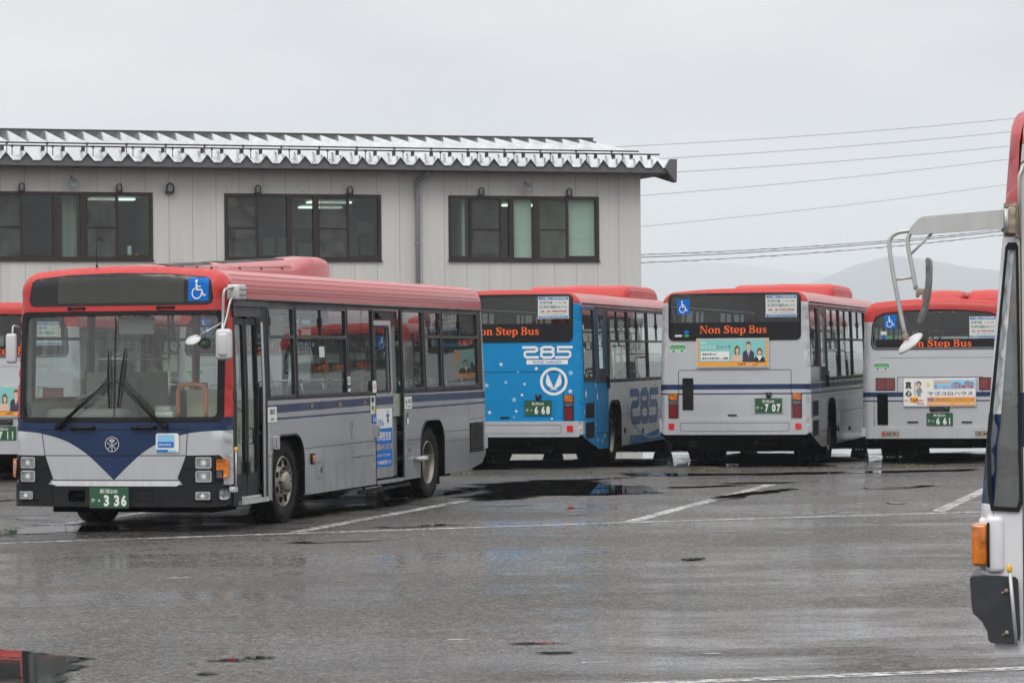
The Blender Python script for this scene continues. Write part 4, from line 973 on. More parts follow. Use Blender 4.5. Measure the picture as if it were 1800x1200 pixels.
def company_notice(mb, F, y0, y1, z0, z1, off=.004):
    """recruitment sheet in the rear window; materials 0 pale, 1 blue, 2 dark, 3 red, 4 white"""
    A = lambda t: y0 + (y1 - y0) * t; Z = lambda t: z0 + (z1 - z0) * t
    rpl(mb, F, y0, y1, z0, z1, 0, off); rpl(mb, F, A(.03), A(.97), Z(.87), Z(.97), 1, off + .003); rpl(mb, F, A(.03), A(.97), Z(.03), Z(.12), 1, off + .003)
    text(mb, F, 'バス運転士 定期採用募集', A(.07), A(.93), Z(.885), Z(.955), 4, off + .006, .02)
    text(mb, F, '新潟交通', A(.06), A(.47), Z(.66), Z(.80), 2, off + .003, .02); text(mb, F, '(一バス全・経験)', A(.55), A(.93), Z(.68), Z(.76), 3, off + .003, .01)
    text(mb, F, '新潟交通観光バス', A(.06), A(.95), Z(.46), Z(.60), 2, off + .003, .02)
    text(mb, F, '普通・大型一種免許 応募可能', A(.08), A(.93), Z(.28), Z(.38), 3, off + .003, .02); text(mb, F, '(入社後に二種免許取得支援)', A(.18), A(.9), Z(.17), Z(.23), 2, off + .003)
    text(mb, F, '採用担当 025-246-6414', A(.08), A(.92), Z(.045), Z(.105), 4, off + .006, .02)
NOTICE_MATS = ['decal_pale', 'decal_blue', 'decal_grey', 'decal_red', 'decal_white']

def eco_sticker(root, F, y0, y1, z0, z1):
    mb = MB(); rpl(mb, F, y0, y1, z0, z1, 0, .003, .03); h = z1 - z0
    e = .01 if y0 < y1 else -.01
    rpl(mb, F, y0 + e, y1 - e, z0 + .25 * h, z1 - .15 * h, 1, .006, .02); text(mb, F, 'アイドリングストップ', y0 + 2.4 * e, y1 - 2.4 * e, z0 + .52 * h, z0 + .70 * h, 0, .009, .03)
    rpl(mb, F, y0 + 2 * e, y1 - 2 * e, z0 + .3 * h, z0 + .42 * h, 0, .008)
    for t in (.25, .75): surf(mb, F, [circ(y0 + (y1 - y0) * t, z0 + .22 * h, h * .13, 12)], step=9, off=.011, smooth=False, mi=1)
    return mb.build('eco_sticker', [M['decal_pale'], M['decal_green']], root)

def rear_a(root, sh, wz0, wz1, detail=True, seams=True):
    F = sh.rear
    rear_glass(root, sh, -1.1, 1.1, wz0, wz1)
    bumper_rear(root, F, sh, .54, .80, 'silver', rrect(-.92, .92, .60, .74, .03))
    for s in (-1, 1):
        lamp_cluster(root, F, s * .965, s * 1.125, .815, 1.235, [(.52, 'redlens'), (.2, 'greylens'), (.28, 'amber')])
        mb = MB(); slab(mb, F, rrect(s * 1.02, s * 1.12, .63, .73, .01), .05, .062); mb.build('reflector', M['redref'], root)
    mb = MB(); panel_lines(mb, F, [[(.95, .80), (.95, 1.60), (.93, 1.62), (-.93, 1.62), (-.95, 1.60), (-.95, .80)]], .009, .003, closed=False)
    panel_lines(mb, F, [[(1.26, 1.62), (1.26, .8)]], .004, .003, closed=False); mb.build('panel_seams', M['black'], root)

def ad_news(root, F, y0, y1, z0, z1):
    """teal and orange advertising board with three people"""
    A = lambda t: y0 + (y1 - y0) * t; Z = lambda t: z0 + (z1 - z0) * t
    mb = MB(); slab(mb, F, rect(y1, y0, z0, z1), .0, .035); b = mb.build('advert_board', M['alu'], root)
    mats = ['decal_orange', 'decal_teal', 'decal_white', 'decal_black', 'decal_brown', 'decal_skin', 'decal_pink', 'decal_suit']
    mb = MB(); o = .038
    rpl(mb, F, A(.018), A(.982), Z(.05), Z(.95), 0, o); rpl(mb, F, A(.042), A(.955), Z(.20), Z(.95), 1, o + .002)
    text(mb, F, 'NST', A(.066), A(.15), Z(.82), Z(.88), 2, o + .004, .02)
    text(mb, F, 'みんなの', A(.066), A(.27), Z(.66), Z(.76), 2, o + .004, .01); text(mb, F, 'ニュース', A(.28), A(.475), Z(.66), Z(.76), 3, o + .004, .01)
    rpl(mb, F, A(.066), A(.455), Z(.245), Z(.555), 2, o + .004)
    text(mb, F, '気象予報士が', A(.085), A(.29), Z(.42), Z(.50), 3, o + .006, .02); text(mb, F, '県内の天気を詳しく解説', A(.085), A(.44), Z(.28), Z(.36), 3, o + .006, .02)
    text(mb, F, 'NST', A(.58), A(.68), Z(.09), Z(.15), 7, o + .004, .02); text(mb, F, 'News', A(.70), A(.77), Z(.09), Z(.15), 2, o + .004); text(mb, F, 'Japan', A(.86), A(.94), Z(.09), Z(.15), 2, o + .004)
    surf(mb, F, [stroke([(A(.775), Z(.13)), (A(.80), Z(.08)), (A(.83), Z(.12)), (A(.85), Z(.15))], .006)], step=9, off=o + .004, smooth=False, mi=4)
    S = lambda adds, m, k, holes=(): surf(mb, F, [[(A(x), Z(y)) for x, y in p] for p in adds], [[(A(x), Z(y)) for x, y in p] for p in holes], step=9, off=o + .004 + k * .0012, smooth=False, mi=m)
    S([[(.49, .20), (.49, .38), (.52, .45), (.56, .48), (.60, .45), (.63, .38), (.63, .20)]], 6, 0); S([circ(.565, .60, .036, 16, .15), rect(.533, .597, .44, .62)], 4, 1); S([circ(.567, .575, .023, 14, .09), rect(.557, .577, .44, .5)], 5, 2)
    S([[(.64, .20), (.645, .52), (.68, .585), (.76, .585), (.795, .52), (.80, .20)]], 7, 3); S([[(.70, .6), (.72, .34), (.742, .6)]], 2, 4); S([stroke([(.721, .56), (.721, .38)], .008, smooth=False)], 4, 5); S([circ(.72, .78, .032, 16, .11)], 4, 5); S([circ(.72, .735, .027, 16, .115), rect(.708, .732, .58, .66)], 5, 6); S([rect(.69, .75, .80, .84)], 4, 7)
    S([[(.80, .20), (.805, .32), (.84, .40), (.90, .40), (.94, .32), (.95, .20)]], 3, 8); S([[(.83, .40), (.87, .22), (.915, .40)]], 2, 9); S([circ(.873, .535, .036, 16, .13)], 4, 10); S([circ(.873, .50, .025, 14, .09)], 5, 11)
    mb.build('advert_print', [M[m] for m in mats], b)
    return b

def ad_house(root, F, y0, y1, z0, z1):
    """white and orange house-builder's board"""
    A = lambda t: y0 + (y1 - y0) * t; Z = lambda t: z0 + (z1 - z0) * t
    mb = MB(); slab(mb, F, rect(y1, y0, z0, z1), .0, .035); b = mb.build('advert_board', M['alu'], root)
    mats = ['decal_white', 'decal_black', 'decal_orange', 'decal_red', 'decal_yellow', 'skyblue', 'decal_grey', 'decal_skin', 'decal_green', 'decal_blue']
    mb = MB(); o = .038; rpl(mb, F, A(.01), A(.99), Z(.02), Z(.98), 0, o)
    rpl(mb, F, A(.33), A(.985), Z(.03), Z(.33), 2, o + .002); rpl(mb, F, A(.42), A(.985), Z(.62), Z(.93), 5, o + .002); rpl(mb, F, A(.42), A(.65), Z(.83), Z(.90), 2, o + .004)
    text(mb, F, '真', A(.03), A(.115), Z(.62), Z(.88), 1, o + .004, .05); text(mb, F, '心', A(.03), A(.12), Z(.36), Z(.58), 1, o + .004, .05)
    text(mb, F, 'マゴコロハウス', A(.34), A(.96), Z(.40), Z(.53), 1, o + .004, .01)
    text(mb, F, '株式会社 M・Kプランニング', A(.45), A(.97), Z(.19), Z(.29), 6, o + .004, .02); text(mb, F, '新潟市南区和泉471-1 TEL.025-371-3001', A(.34), A(.975), Z(.06), Z(.14), 0, o + .004, .02)
    text(mb, F, 'mk', A(.34), A(.43), Z(.19), Z(.31), 9, o + .004, .04)
    text(mb, F, '軽・リース住宅専門店', A(.43), A(.965), Z(.64), Z(.75), 3, o + .006, .02); text(mb, F, '新潟でひとつの全住宅', A(.43), A(.64), Z(.845), Z(.89), 0, o + .006, .02)
    surf(mb, F, [[(A(x), Z(y)) for x, y in ((.66, .76), (.70, .84), (.75, .86), (.80, .80), (.82, .76))], [(A(x), Z(y)) for x, y in ((.84, .76), (.84, .84), (.88, .90), (.97, .83), (.97, .76))]], step=9, off=o + .004, smooth=False, mi=6)
    surf(mb, F, [circ(A(.155), Z(.24), .075, 18, .055)], step=9, off=o + .003, smooth=False, mi=4)
    text(mb, F, '月額', A(.02), A(.075), Z(.17), Z(.24), 3, o + .004, .03); text(mb, F, '768', A(.09), A(.205), Z(.15), Z(.31), 3, o + .006, .03); text(mb, F, '万円〜', A(.21), A(.29), Z(.17), Z(.24), 3, o + .004, .03); text(mb, F, '(税別)', A(.19), A(.29), Z(.06), Z(.13), 3, o + .004, .03)
    S = lambda adds, m, k: surf(mb, F, [[(A(x), Z(y)) for x, y in p] for p in adds], step=9, off=o + .004 + k * .0012, smooth=False, mi=m)
    S([circ(.215, .79, .036, 16, .10)], 1, 0); S([circ(.213, .75, .027, 14, .085)], 7, 1); S([[(.175, .50), (.19, .62), (.21, .66), (.235, .66), (.255, .62), (.265, .50), (.24, .52), (.24, .38), (.195, .38), (.195, .52)]], 6, 2); S([stroke([(.163, .90), (.163, .38)], .006, smooth=False)], 1, 3); S([circ(.345, .78, .02, 14, .07)], 4, 1)
    mb.build('advert_print', [M[m] for m in mats], b)
    return b

def right_side_a(root, sh, spec, zt_, zb, em_bot):
    S = sh.right
    for a, b, c, d, zm, vx in spec['RW']: win_unit(root, S, a, b, c, d, zm, vx)
    for a, b, c, d, zm, vx in spec['LW']: win_unit(root, sh.left, a, b, c, d, zm, vx)

# ================================================================ rear-facing buses of the taller kind (707 and 668)
def bus_tall(loc, rotz, label, number, livery):
    sh = Shell(H=2.985, crown=.08, XF=5.45, XR=-5.30, R_=.20, rakeR=.04)
    root = thing('city_bus', label, 'bus', loc, rotz, 'route buses parked in the yard')
    silver, red, navy, blk, side, roof_, azure, pearl = range(8)
    mats = ['silver', 'red', 'navy', 'black', 'silver_side', 'red_roof', 'azure', 'pearl']
    zr, wt, wb = 2.755, 2.68, 1.44
    RWx = [(-2.93, -1.08), (-1.02, .86), (.92, 2.98), (3.04, 4.7)]
    RW = [(a, b, wb, wt, 2.13, (a + b) / 2 - .05) for a, b in RWx]
    RW.append((-5.12, -4.12, 1.66 if livery == 'silver' else 1.44, wt, None, None))
    LW = [(a, b, wb, wt, 2.13, (a + b) / 2) for a, b in [(-5.0, -3.9), (-3.8, -2.1), (-2.0, -.9), (.75, 2.3), (2.4, 4.1)]]
    em = rect(-3.98, -3.02, .55, 2.70)
    top = [(-1.4, zr), (1.4, zr), (1.4, 3.2), (-1.4, 3.2)]
    wfr = rrect(-1.12, 1.12, 2.115, 2.91, .09)
    S1 = rect(-6, 6, 1.295, 1.382); S2 = rect(-6, 6, 1.210, 1.234)
    rp = [(top, red)]
    sidep = [(rect(-6, 6, .1, wt + .05), side), (rect(-5.14, 4.78, wb - .03, wt + .045), blk), (rect(-6, 6, wt + .045, 3.2), roof_)]
    if livery == 'silver': rp += [(S1, navy), (S2, navy)]; sidep += [(S1, navy), (S2, navy)]; sidep.insert(2, (rect(-5.14, -4.05, wb - .04, 1.66), side))
    else:
        rp = [(rect(-1.4, 1.4, .3, zr), azure)] + rp
        sw = cat([(-2.97, .20, 0), (-2.97, .85, 0), (-3.06, .98, 0), (-3.40, 1.20, 0), (-3.76, 1.48, 0), (-3.96, 1.78, 0)], 5)
        az = [(-6, .1)] + [(p[0], p[1]) for p in sw] + [(-3.99, 2.80), (-6, 2.80)]
        sidep = [(rect(-6, 6, .1, wt + .05), pearl), (az, azure), (rect(-4.06, 4.78, wb - .03, wt + .045), blk), (rect(-6, 6, wt + .045, 3.2), roof_)]
        low = [(-1.2, .1), (-1.0, .45), (.5, .42), (2.0, .50), (3.5, .75), (4.4, 1.2), (5.6, 1.3), (5.6, .1)]
        sidep.insert(2, (low, azure))
    spec = dict(mats=mats, roof_mat=roof_, skirt=[(4.0, .27), (-3.65, .29), (-3.9, .30), (-5.0, .50), (-5.22, .54)], arches=[(3.35, 1.02), (-2.45, 1.10)], win_top=wt, win_bot=wb, rear_win_bot=2.1,
        front_holes=[rrect(-1.15, 1.15, 1.26, 2.42, .05)], front_paint=[([(-1.4, 1.26), (1.4, 1.26), (1.4, 3.1), (-1.4, 3.1)], red), (rrect(-1.2, 1.2, 1.2, 2.46, .05), blk), (rrect(-1.05, 1.05, 2.5, 2.85, .05), blk)],
        rear_holes=[rrect(-1.10, 1.10, 2.135, 2.89, .07)], rear_paint=rp,
        left_holes=[rect(a + .01, b - .01, c + .01, d - .01) for a, b, c, d, _, _ in LW], right_holes=[rect(a + .01, b - .01, c + .01, d - .01) for a, b, c, d, _, _ in RW] + [em],
        left_paint=sidep, right_paint=sidep, RW=RW, LW=LW)
    build_shell(root, sh, None, spec)
    F = sh.rear; S = sh.right
    # emergency door with its window
    mb = MB(); slab(mb, S, rect(-3.965, -3.035, .56, 2.69), -.03, .006, [rrect(-3.78, -3.30, 1.66, 2.56, .05)], paints=[(rect(-3.99, -3.0, 1.41, 2.69), 1)] + ([(rect(-4, -3, 1.295, 1.382), 2), (rect(-4, -3, 1.21, 1.234), 2)] if livery == 'silver' else []))
    ed = mb.build('emergency_door', [M['silver_side' if livery == 'silver' else 'azure'], M['frame'], M['navy']], root)
    mb = MB(); slab(mb, S, rect(-3.80, -3.28, 1.64, 2.58), -.015, -.010); mb.build('door_glass', M['glass'], ed)
    mb = MB(); mb.rbox(S(-3.10, 1.42, .02), (.10, .05, .22), .02); mb.build('door_handle', M['black'], ed)
    right_side_a(root, sh, spec, wt, wb, 1.6)
    mb = MB(); q = sh.front; surf(mb, q, [rrect(-1.16, 1.16, 1.25, 2.43, .05)], gx=np.arange(-1.1, 1.15, .1), step=.1, off=-.012); mb.build('windshield', M['wglass'], root)
    mb = MB()
    panel_lines(mb, S, [[(-4.05, .85), (-2.98, .85)], [(-3.0, .55), (-3.0, 1.4)], [(-1.85, .84), (2.8, .84)], [(-1.15, 1.41), (-1.15, .29)], [(.9, 1.41), (.9, .29)], [(2.4, .84), (2.4, .3)]], .007, closed=False)
    panel_lines(mb, S, [rrect(-4.98, -4.28, .84, 1.09, .01), rrect(-4.98, -4.28, .50, .76, .01)], .006); mb.build('side_seams', M['black'], root)
    for z0_, z1_ in ((.845, 1.085), (.505, .755)):
        mb = MB(); slab(mb, S, rrect(-4.97, -4.29, z0_, z1_, .01), 0, .006)
        for k in range(10): slab(mb, S, rect(-4.96, -4.30, z0_ + .01 + k * .0235, z0_ + .02 + k * .0235), .006, .012, mi=1)
        mb.build('vent_grille', [M['under'], M['frame']], root)
    for wx, za in ((3.35, 1.02), (-2.45, 1.10)):
        for q in (sh.left, sh.right): mb = MB(); mb.tube([q(x, z, .0) for x, z in arch(wx, za, .29)], .017, 6); mb.build('arch_lip', M['black'], root)
    mb = MB(); mb.tube([S(-1.55, .55, 0), S(-1.55, .55, .02)], .05, 12); mb.rbox(S(.2, .5, .01), (.05, .02, .08), .01); mb.build('filler_cap', M['frame'], root)
    mb = MB(); mb.tube([S(-5.0, wt + .07, .01), S(5.0, wt + .07, .01)], .012, 6); mb.build('drip_rail', M['frame'], root)
    rear_a(root, sh, 2.135, 2.89)
    # rear window contents
    mb = MB(); rpl(mb, F, 1.085, -1.085, 2.15, 2.42, 0, -.008); mb.build('window_band', M['black'], root)
    mb = MB(); non_step(mb, F, .585 if livery == 'silver' else .60, -.545, 2.235, 2.362, 0, .003); mb.build('rear_lettering', M['orange_text'], root)
    mb = MB(); company_notice(mb, F, -.53, -1.05, 2.50, 2.865); mb.build('notice_sheet', [M[m] for m in NOTICE_MATS], root)
    if livery == 'silver':
        mb = MB(); rpl(mb, F, .97, .757, 2.562, 2.812, 0, .003); wheelchair(mb, F, .955, .77, 2.575, 2.80, 1, .006); mb.build('wheelchair_sign', [M['decal_blue'], M['decal_white']], root)
        mb = MB(); surf(mb, F, [circ(.81, 2.26, .045, 16, .03)], step=9, off=.003, smooth=False, mi=0); surf(mb, F, [circ(.81, 2.20, .045, 16, .025)], step=9, off=.004, smooth=False, mi=1); rpl(mb, F, 1.01, .89, 2.185, 2.215, 2, .003); mb.build('inspection_sticker', [M['decal_blue'], M['decal_green'], M['decal_white']], root)
        eco_sticker(root, F, 1.105, .825, 1.915, 2.07)
        ad_news(root, F, .642, -.588, 1.66, 2.152)
        mb = MB(); slab(mb, F, rrect(.70, .885, .955, 1.49, .008), 0, .012)
        for k in range(20): slab(mb, F, rect(.715, .87, .97 + k * .0258, .98 + k * .0258), .012, .017)
        mb.build('vent_grille', M['black'], root)
    else:
        TXT = ['decal_white', 'azure', 'skyblue']
        D = {'2': [[(0, .90), (.74, .90), (.90, .83), (.90, .66), (.74, .57), (.24, .57), (.10, .50), (.10, .25), (.24, .12), (.95, .12)]],
             '8': [[(.28, .91), (.10, .80), (.10, .68), (.28, .55), (.10, .44), (.10, .22), (.28, .10), (.72, .10), (.90, .22), (.90, .44), (.72, .55), (.90, .68), (.90, .80), (.72, .91), (.28, .91)], [(.28, .55), (.72, .55)]],
             '5': [[(1.0, .90), (.12, .90), (.12, .56), (.78, .56), (.91, .48), (.91, .22), (.78, .10), (.0, .10)]]}
        def big285(mb, fm, a0, a1, z0, z1, mi, off, th=.2):
            w3 = (a1 - a0) / 3.12
            for i, ch in enumerate('285'):
                q = a0 + w3 * 1.06 * i
                for k, ln in enumerate(D[ch]):
                    for j in range(len(ln) - 1):
                        p0, p1 = ln[j], ln[j + 1]; dx, dz = p1[0] - p0[0], p1[1] - p0[1]; l = math.hypot(dx, dz); ex, ez = dx / l * .06, dz / l * .06
                        T = lambda p: (q + w3 * p[0], z0 + (z1 - z0) * p[1])
                        A_, B_ = (p0[0] - ex, p0[1] - ez), (p1[0] + ex, p1[1] + ez); t2 = th / 2; nx, nz_ = -dz / l * t2 * .62, dx / l * t2
                        surf(mb, fm, [[T((A_[0] + nx, A_[1] + nz_)), T((B_[0] + nx, B_[1] + nz_)), T((B_[0] - nx, B_[1] - nz_)), T((A_[0] - nx, A_[1] - nz_))]], step=9, off=off + j * .0003, smooth=False, mi=mi)
        mb = MB(); big285(mb, F, -.278, -1.096, 1.836, 2.047, 0, .005)
        rpl(mb, F, -.334, -1.032, 1.743, 1.819, 0, .005); text(mb, F, 'GOD HAND', -.44, -.92, 1.758, 1.804, 1, .008, .01)
        cx, cz = -.793, 1.460
        surf(mb, F, [circ(cx, cz, .232, 36)], [circ(cx, cz, .186, 36)], step=9, off=.005, smooth=False)
        for s in (1, -1):
            lf = [(cx + s * p[0], cz + p[1]) for p in ((.015, -.075), (.10, .12), (.105, .135), (.115, .10), (.135, .0), (.115, -.06), (.06, -.105), (.0, -.115))]
            surf(mb, F, [lf], step=9, off=.005, smooth=False)
            surf(mb, F, [[(cx + s * p[0], cz + p[1]) for p in ((0, -.11), (.04, -.12), (.07, -.145), (.03, -.137), (0, -.135))]], step=9, off=.006, smooth=False)
        for (py, pz, r_, m_) in ((-.50, 1.675, .030, 0), (-1.08, 1.60, .042, 2), (-1.07, 1.295, .034, 0), (-.255, 1.24, .025, 0), (-.12, 1.16, .040, 2), (-.155, .97, .025, 0), (-.12, .87, .018, 2), (-.76, .845, .020, 0), (.10, 1.75, .03, 0), (.35, 1.4, .04, 2), (.62, 1.85, .035, 0), (.8, 1.2, .03, 0), (.3, .95, .03, 0), (.02, 1.45, .03, 2), (.9, 1.6, .03, 0), (.52, 1.1, .02, 0), (-.30, 1.42, .022, 0), (-.19, 1.62, .018, 2)):
            surf(mb, F, [star(py, pz, r_ * 1.3, .15)], step=9, off=.005, smooth=False, mi=m_)
        mb.build('rear_livery', [M[m] for m in TXT], root)
        mb = MB(); big285(mb, S, -.97, 1.80, .63, 1.27, 0, .004, .22)
        # pale ring and stars on the side film
        ring = [(1.3 + 2.9 * math.cos(R(a)), 1.55 + 1.2 * math.sin(R(a))) for a in range(205, 345, 7)]
        surf(mb, S, [stroke(ring, .055, 2)], step=.2, off=.003, smooth=False, mi=2)
        for k in range(30):
            x = random.uniform(-2.9, 3.9); z = random.uniform(.5, 1.34)
            if -1.1 < x < 1.95 and .58 < z < 1.3: continue
            if abs(x + 2.45) < .75 and z < 1.22: continue
            if abs(x - 3.35) < .75 and z < 1.15: continue
            surf(mb, S, [star(x, z, random.uniform(.035, .06), random.uniform(-.3, .3))], step=9, off=.0045, smooth=False, mi=3)
        for x, z, r_ in ((-5.05, 2.36, .07), (-5.02, 1.98, .05), (-5.08, 1.60, .06), (-4.98, 1.25, .10), (-4.9, 1.55, .04), (-5.1, .95, .05), (-4.0, 1.18, .10), (-4.15, 1.38, .06), (-3.72, 1.02, .08), (-3.55, .80, .07), (-3.85, .62, .06), (-3.4, .52, .07), (-3.62, .42, .05), (-4.0, .45, .06), (-3.2, .62, .05), (-4.15, .72, .05)):
            surf(mb, S, [star(x, z, r_, .1)], step=9, off=.005, smooth=False, mi=1)
        for k in range(40):
            x = random.uniform(-1.7, 2.7); z = random.uniform(.31, .42); surf(mb, S, [circ(x, z, random.uniform(.006, .02), 8)], step=9, off=.005, smooth=False, mi=1)
        mb.build('side_livery', [M['deepblue'], M['decal_white'], M['skyblue'], M['gold']], root)
    plate_dy = -.345 if livery == 'silver' else -.302
    mb = MB(); slab(mb, F, rrect(plate_dy + .05, plate_dy - .50, .885, 1.158, .02), .0, .010, [rrect(plate_dy + .02, plate_dy - .47, .895, 1.148, .01)]); mb.build('plate_recess', M['silver' if livery == 'silver' else 'azure'], root)
    license_plate(root, F, plate_dy, plate_dy - .45, .897, 1.140, number, .004)
    mb = MB(); mb.tube([F(plate_dy - .23, 1.20, 0), F(plate_dy - .23, 1.19, .05)], .042, 14); mb.rbox(F(plate_dy - .23, 1.235, .02), (.05, .10, .02), .006); mb.build('rear_camera', M['frame'], root)
    mb = MB(); slab(mb, F, rrect(.115, -.035, .855, .878, .008), 0, .02); mb.build('hatch_handle', M['black'], root)
    mb = MB(); mb.tube([(sh.XR + .25, .75, .42), (sh.XR + .45, .75, .42)], .11, 16); mb.build('air_tank', M['frame'], root)
    underbody(root, sh, (3.35, -2.45)); interior(root, sh); driver_cab(root, sh)
    roof_pod(root, sh, .55, 4.0, 1.9, black=False)
    for x, k in ((3.35, 'front'), (-2.45, 'rear')):
        for s in (1, -1): wheel_mesh(root, x, s * (sh.W / 2 - .03), s, k)
    wing_mirror_left(root, sh)
    return root

# ================================================================ lower kind (661, 711 and the one behind 336)
def bus_low(loc, rotz, label, number, advert):
    sh = Shell(H=2.80, crown=.08, XF=5.45, XR=-5.30, R_=.21, rakeR=.08, aR=.10, RR=.14, bowR=.05)
    root = thing('city_bus', label, 'bus', loc, rotz, 'route buses parked in the yard')
    silver, red, navy, blk, side, roof_ = range(6)
    zr, wt, wb = 2.41, 2.36, 1.38
    LWx = [(-5.0, -3.9), (-3.8, -2.1), (-2.0, -.4), (-.3, 1.3), (1.4, 3.0), (3.1, 4.6)]
    RW = [(a, b, wb, wt, 1.98, (a + b) / 2) for a, b in LWx]
    S1 = rect(-6, 6, 1.131, 1.212); S2 = rect(-6, 6, 1.050, 1.073)
    sidep = [(rect(-6, 6, .1, wt + .05), side), (rect(-5.05, 4.7, wb - .03, wt + .04), blk), (rect(-6, 6, wt + .04, 3.2), roof_), (S1, navy), (S2, navy)]
    wfr = [(-1.09, 1.96), (-1.12, 2.02), (-1.10, 2.36), (-1.04, 2.50), (-.9, 2.565), (-.5, 2.605), (0, 2.62), (.5, 2.605), (.9, 2.565), (1.04, 2.50), (1.10, 2.36), (1.12, 2.02), (1.09, 1.96), (1.04, 1.94), (-1.04, 1.94)]
    win = [(y * .975, 2.28 + (z - 2.28) * .93) for y, z in wfr]
    spec = dict(mats=['silver', 'red', 'navy', 'black', 'silver_side', 'red_roof'], roof_mat=roof_, skirt=[(4.0, .27), (-3.9, .30), (-5.0, .42), (-5.2, .44)], arches=[(3.35, 1.0), (-2.45, 1.02)], win_top=wt, win_bot=wb, rear_win_bot=1.9,
        front_holes=[rrect(-1.12, 1.12, 1.2, 2.2, .05)], front_paint=[([(-1.4, 1.26), (1.4, 1.26), (1.4, 3.1), (-1.4, 3.1)], red), (rrect(-1.17, 1.17, 1.15, 2.25, .05), blk)],
        rear_holes=[win], rear_paint=[([(-1.4, zr), (1.4, zr), (1.4, 3.2), (-1.4, 3.2)], red), (S1, navy), (S2, navy)], rear_z0=.45,
        left_holes=[rect(a + .01, b - .01, c + .01, d - .01) for a, b, c, d, _, _ in RW], right_holes=[rect(a + .01, b - .01, c + .01, d - .01) for a, b, c, d, _, _ in RW],
        left_paint=sidep, right_paint=sidep)
    build_shell(root, sh, None, spec)
    F = sh.rear
    for a, b, c, d, zm, vx in RW:
        win_unit(root, sh.right, a, b, c, d, zm, vx); win_unit(root, sh.left, a, b, c, d, zm, vx)
    mb = MB(); surf(mb, sh.front, [rrect(-1.13, 1.13, 1.19, 2.21, .05)], gx=np.arange(-1.1, 1.15, .1), step=.1, off=-.012); mb.build('windshield', M['wglass'], root)
    mb = MB(); surf(mb, F, [win], gx=np.arange(-1.05, 1.1, .08), gy=np.arange(2.0, 2.6, .08), step=.08, off=-.012); g = mb.build('rear_window', M['rglass'], root)
    mb = MB(); slab(mb, F, wfr, 0, .014, [[(y * .98, 2.28 + (z - 2.28) * .95) for y, z in wfr]], step=.08); mb.build('window_seal', M['black'], g)
    mb = MB(); rpl(mb, F, 1.04, -1.04, 1.965, 2.112, 0, -.008); mb.build('window_band', M['black'], root)
    mb = MB(); non_step(mb, F, .575, -.59, 1.982, 2.10, 0, .003); mb.build('rear_lettering', M['orange_text'], root)
    mb = MB(); company_notice(mb, F, -.555, -1.0, 2.12, 2.486); mb.build('notice_sheet', [M[m] for m in NOTICE_MATS], root)
    mb = MB(); rpl(mb, F, .885, .68, 2.30, 2.525, 0, .003); wheelchair(mb, F, .87, .695, 2.31, 2.515, 1, .006); mb.build('wheelchair_sign', [M['decal_blue'], M['decal_white']], root)
    mb = MB(); surf(mb, F, [circ(.90, 2.15, .045, 16, .02)], step=9, off=.003, smooth=False, mi=0); surf(mb, F, [circ(.80, 2.15, .04, 16, .025)], step=9, off=.004, smooth=False, mi=1); rpl(mb, F, .95, .85, 2.19, 2.25, 2, .003); mb.build('inspection_sticker', [M['decal_blue'], M['decal_green'], M['decal_pale']], root)
    eco_sticker(root, F, 1.075, .80, 1.585, 1.725)
    mb = MB(); slab(mb, F, rrect(-.96, .96, 1.80, 1.885, .035), 0, .008); mb.build('trim_strip', M['silver'], root)
    for s in (-1, 1):
        mb = MB(); slab(mb, F, rrect(s * .71, s * 1.04, 1.245, 1.455, .01), 0, .012); tl = mb.build('tail_lamp', M['black'], root)
        for (a, b, m_) in ((.88, 1.03, 'amber'), (.72, .87, 'redlens')):
            mb = MB(); slab(mb, F, rrect(s * a, s * b, 1.26, 1.44, .008), .012, .026); surf(mb, F, [circ(s * (a + b) / 2, 1.35, .035, 12)], step=9, off=.028, smooth=False); mb.build('lens', M['redlens' if m_ == 'redlens' else 'greylens'] if m_ != 'amber' else M['redlens'], tl)
        mb = MB(); slab(mb, F, rrect(s * .64, s * .945, .455, .55, .012), .05, .056); slab(mb, F, rrect(s * .885, s * .925, .475, .54, .006), .056, .064, mi=1)
        for q in (.84, .80, .72): surf(mb, F, [circ(s * q, .502, .018, 10)], step=9, off=.06, smooth=False, mi=2)
        mb.build('bumper_lamp', [M['rim'], M['redref'], M['redlens']], root)
    mb = MB(); panel_lines(mb, F, [[(1.07, .62), (1.07, 1.21)], [(.665, 1.22), (.665, 1.465), (-.77, 1.465), (-.77, 1.2)], [(-1.07, .62), (-1.07, 1.21)]], .009, .003, closed=False); mb.build('panel_seams', M['black'], root)
    mb = MB(); slab(mb, F, rrect(.832, 1.016, .655, 1.18, .006), 0, .012)
    for k in range(20): slab(mb, F, rect(.845, 1.0, .67 + k * .0252, .68 + k * .0252), .012, .017)
    mb.build('vent_grille', M['under'], root)
    if advert == 'house': ad_house(root, F, .567, -.662, .967, 1.452)
    elif advert == 'news': ad_news(root, F, .60, -.63, 1.00, 1.49)
    bumper_rear(root, F, sh, .425, .61)
    mb = MB()
    for y in (.07, -.16): mb.tube([F(y, .925, .0), F(y, .915, .06)], .035, 12)
    mb.rbox(F(-.045, .925, .01), (.02, .34, .09), .005); mb.build('rear_camera', M['frame'], root)
    license_plate(root, F, .178, -.268, .641, .857, number, .004)
    mb = MB(); slab(mb, F, rrect(.318, .506, .692, .714, .006), 0, .022); mb.build('hatch_handle', M['black'], root); mb = MB(); slab(mb, F, rrect(-.593, -.412, .690, .712, .006), 0, .022); mb.build('hatch_handle', M['black'], root)
    for wx, za in ((3.35, 1.0), (-2.45, 1.02)):
        for q in (sh.left, sh.right): mb = MB(); mb.tube([q(x, z, .0) for x, z in arch(wx, za, .29)], .017, 6); mb.build('arch_lip', M['black'], root)
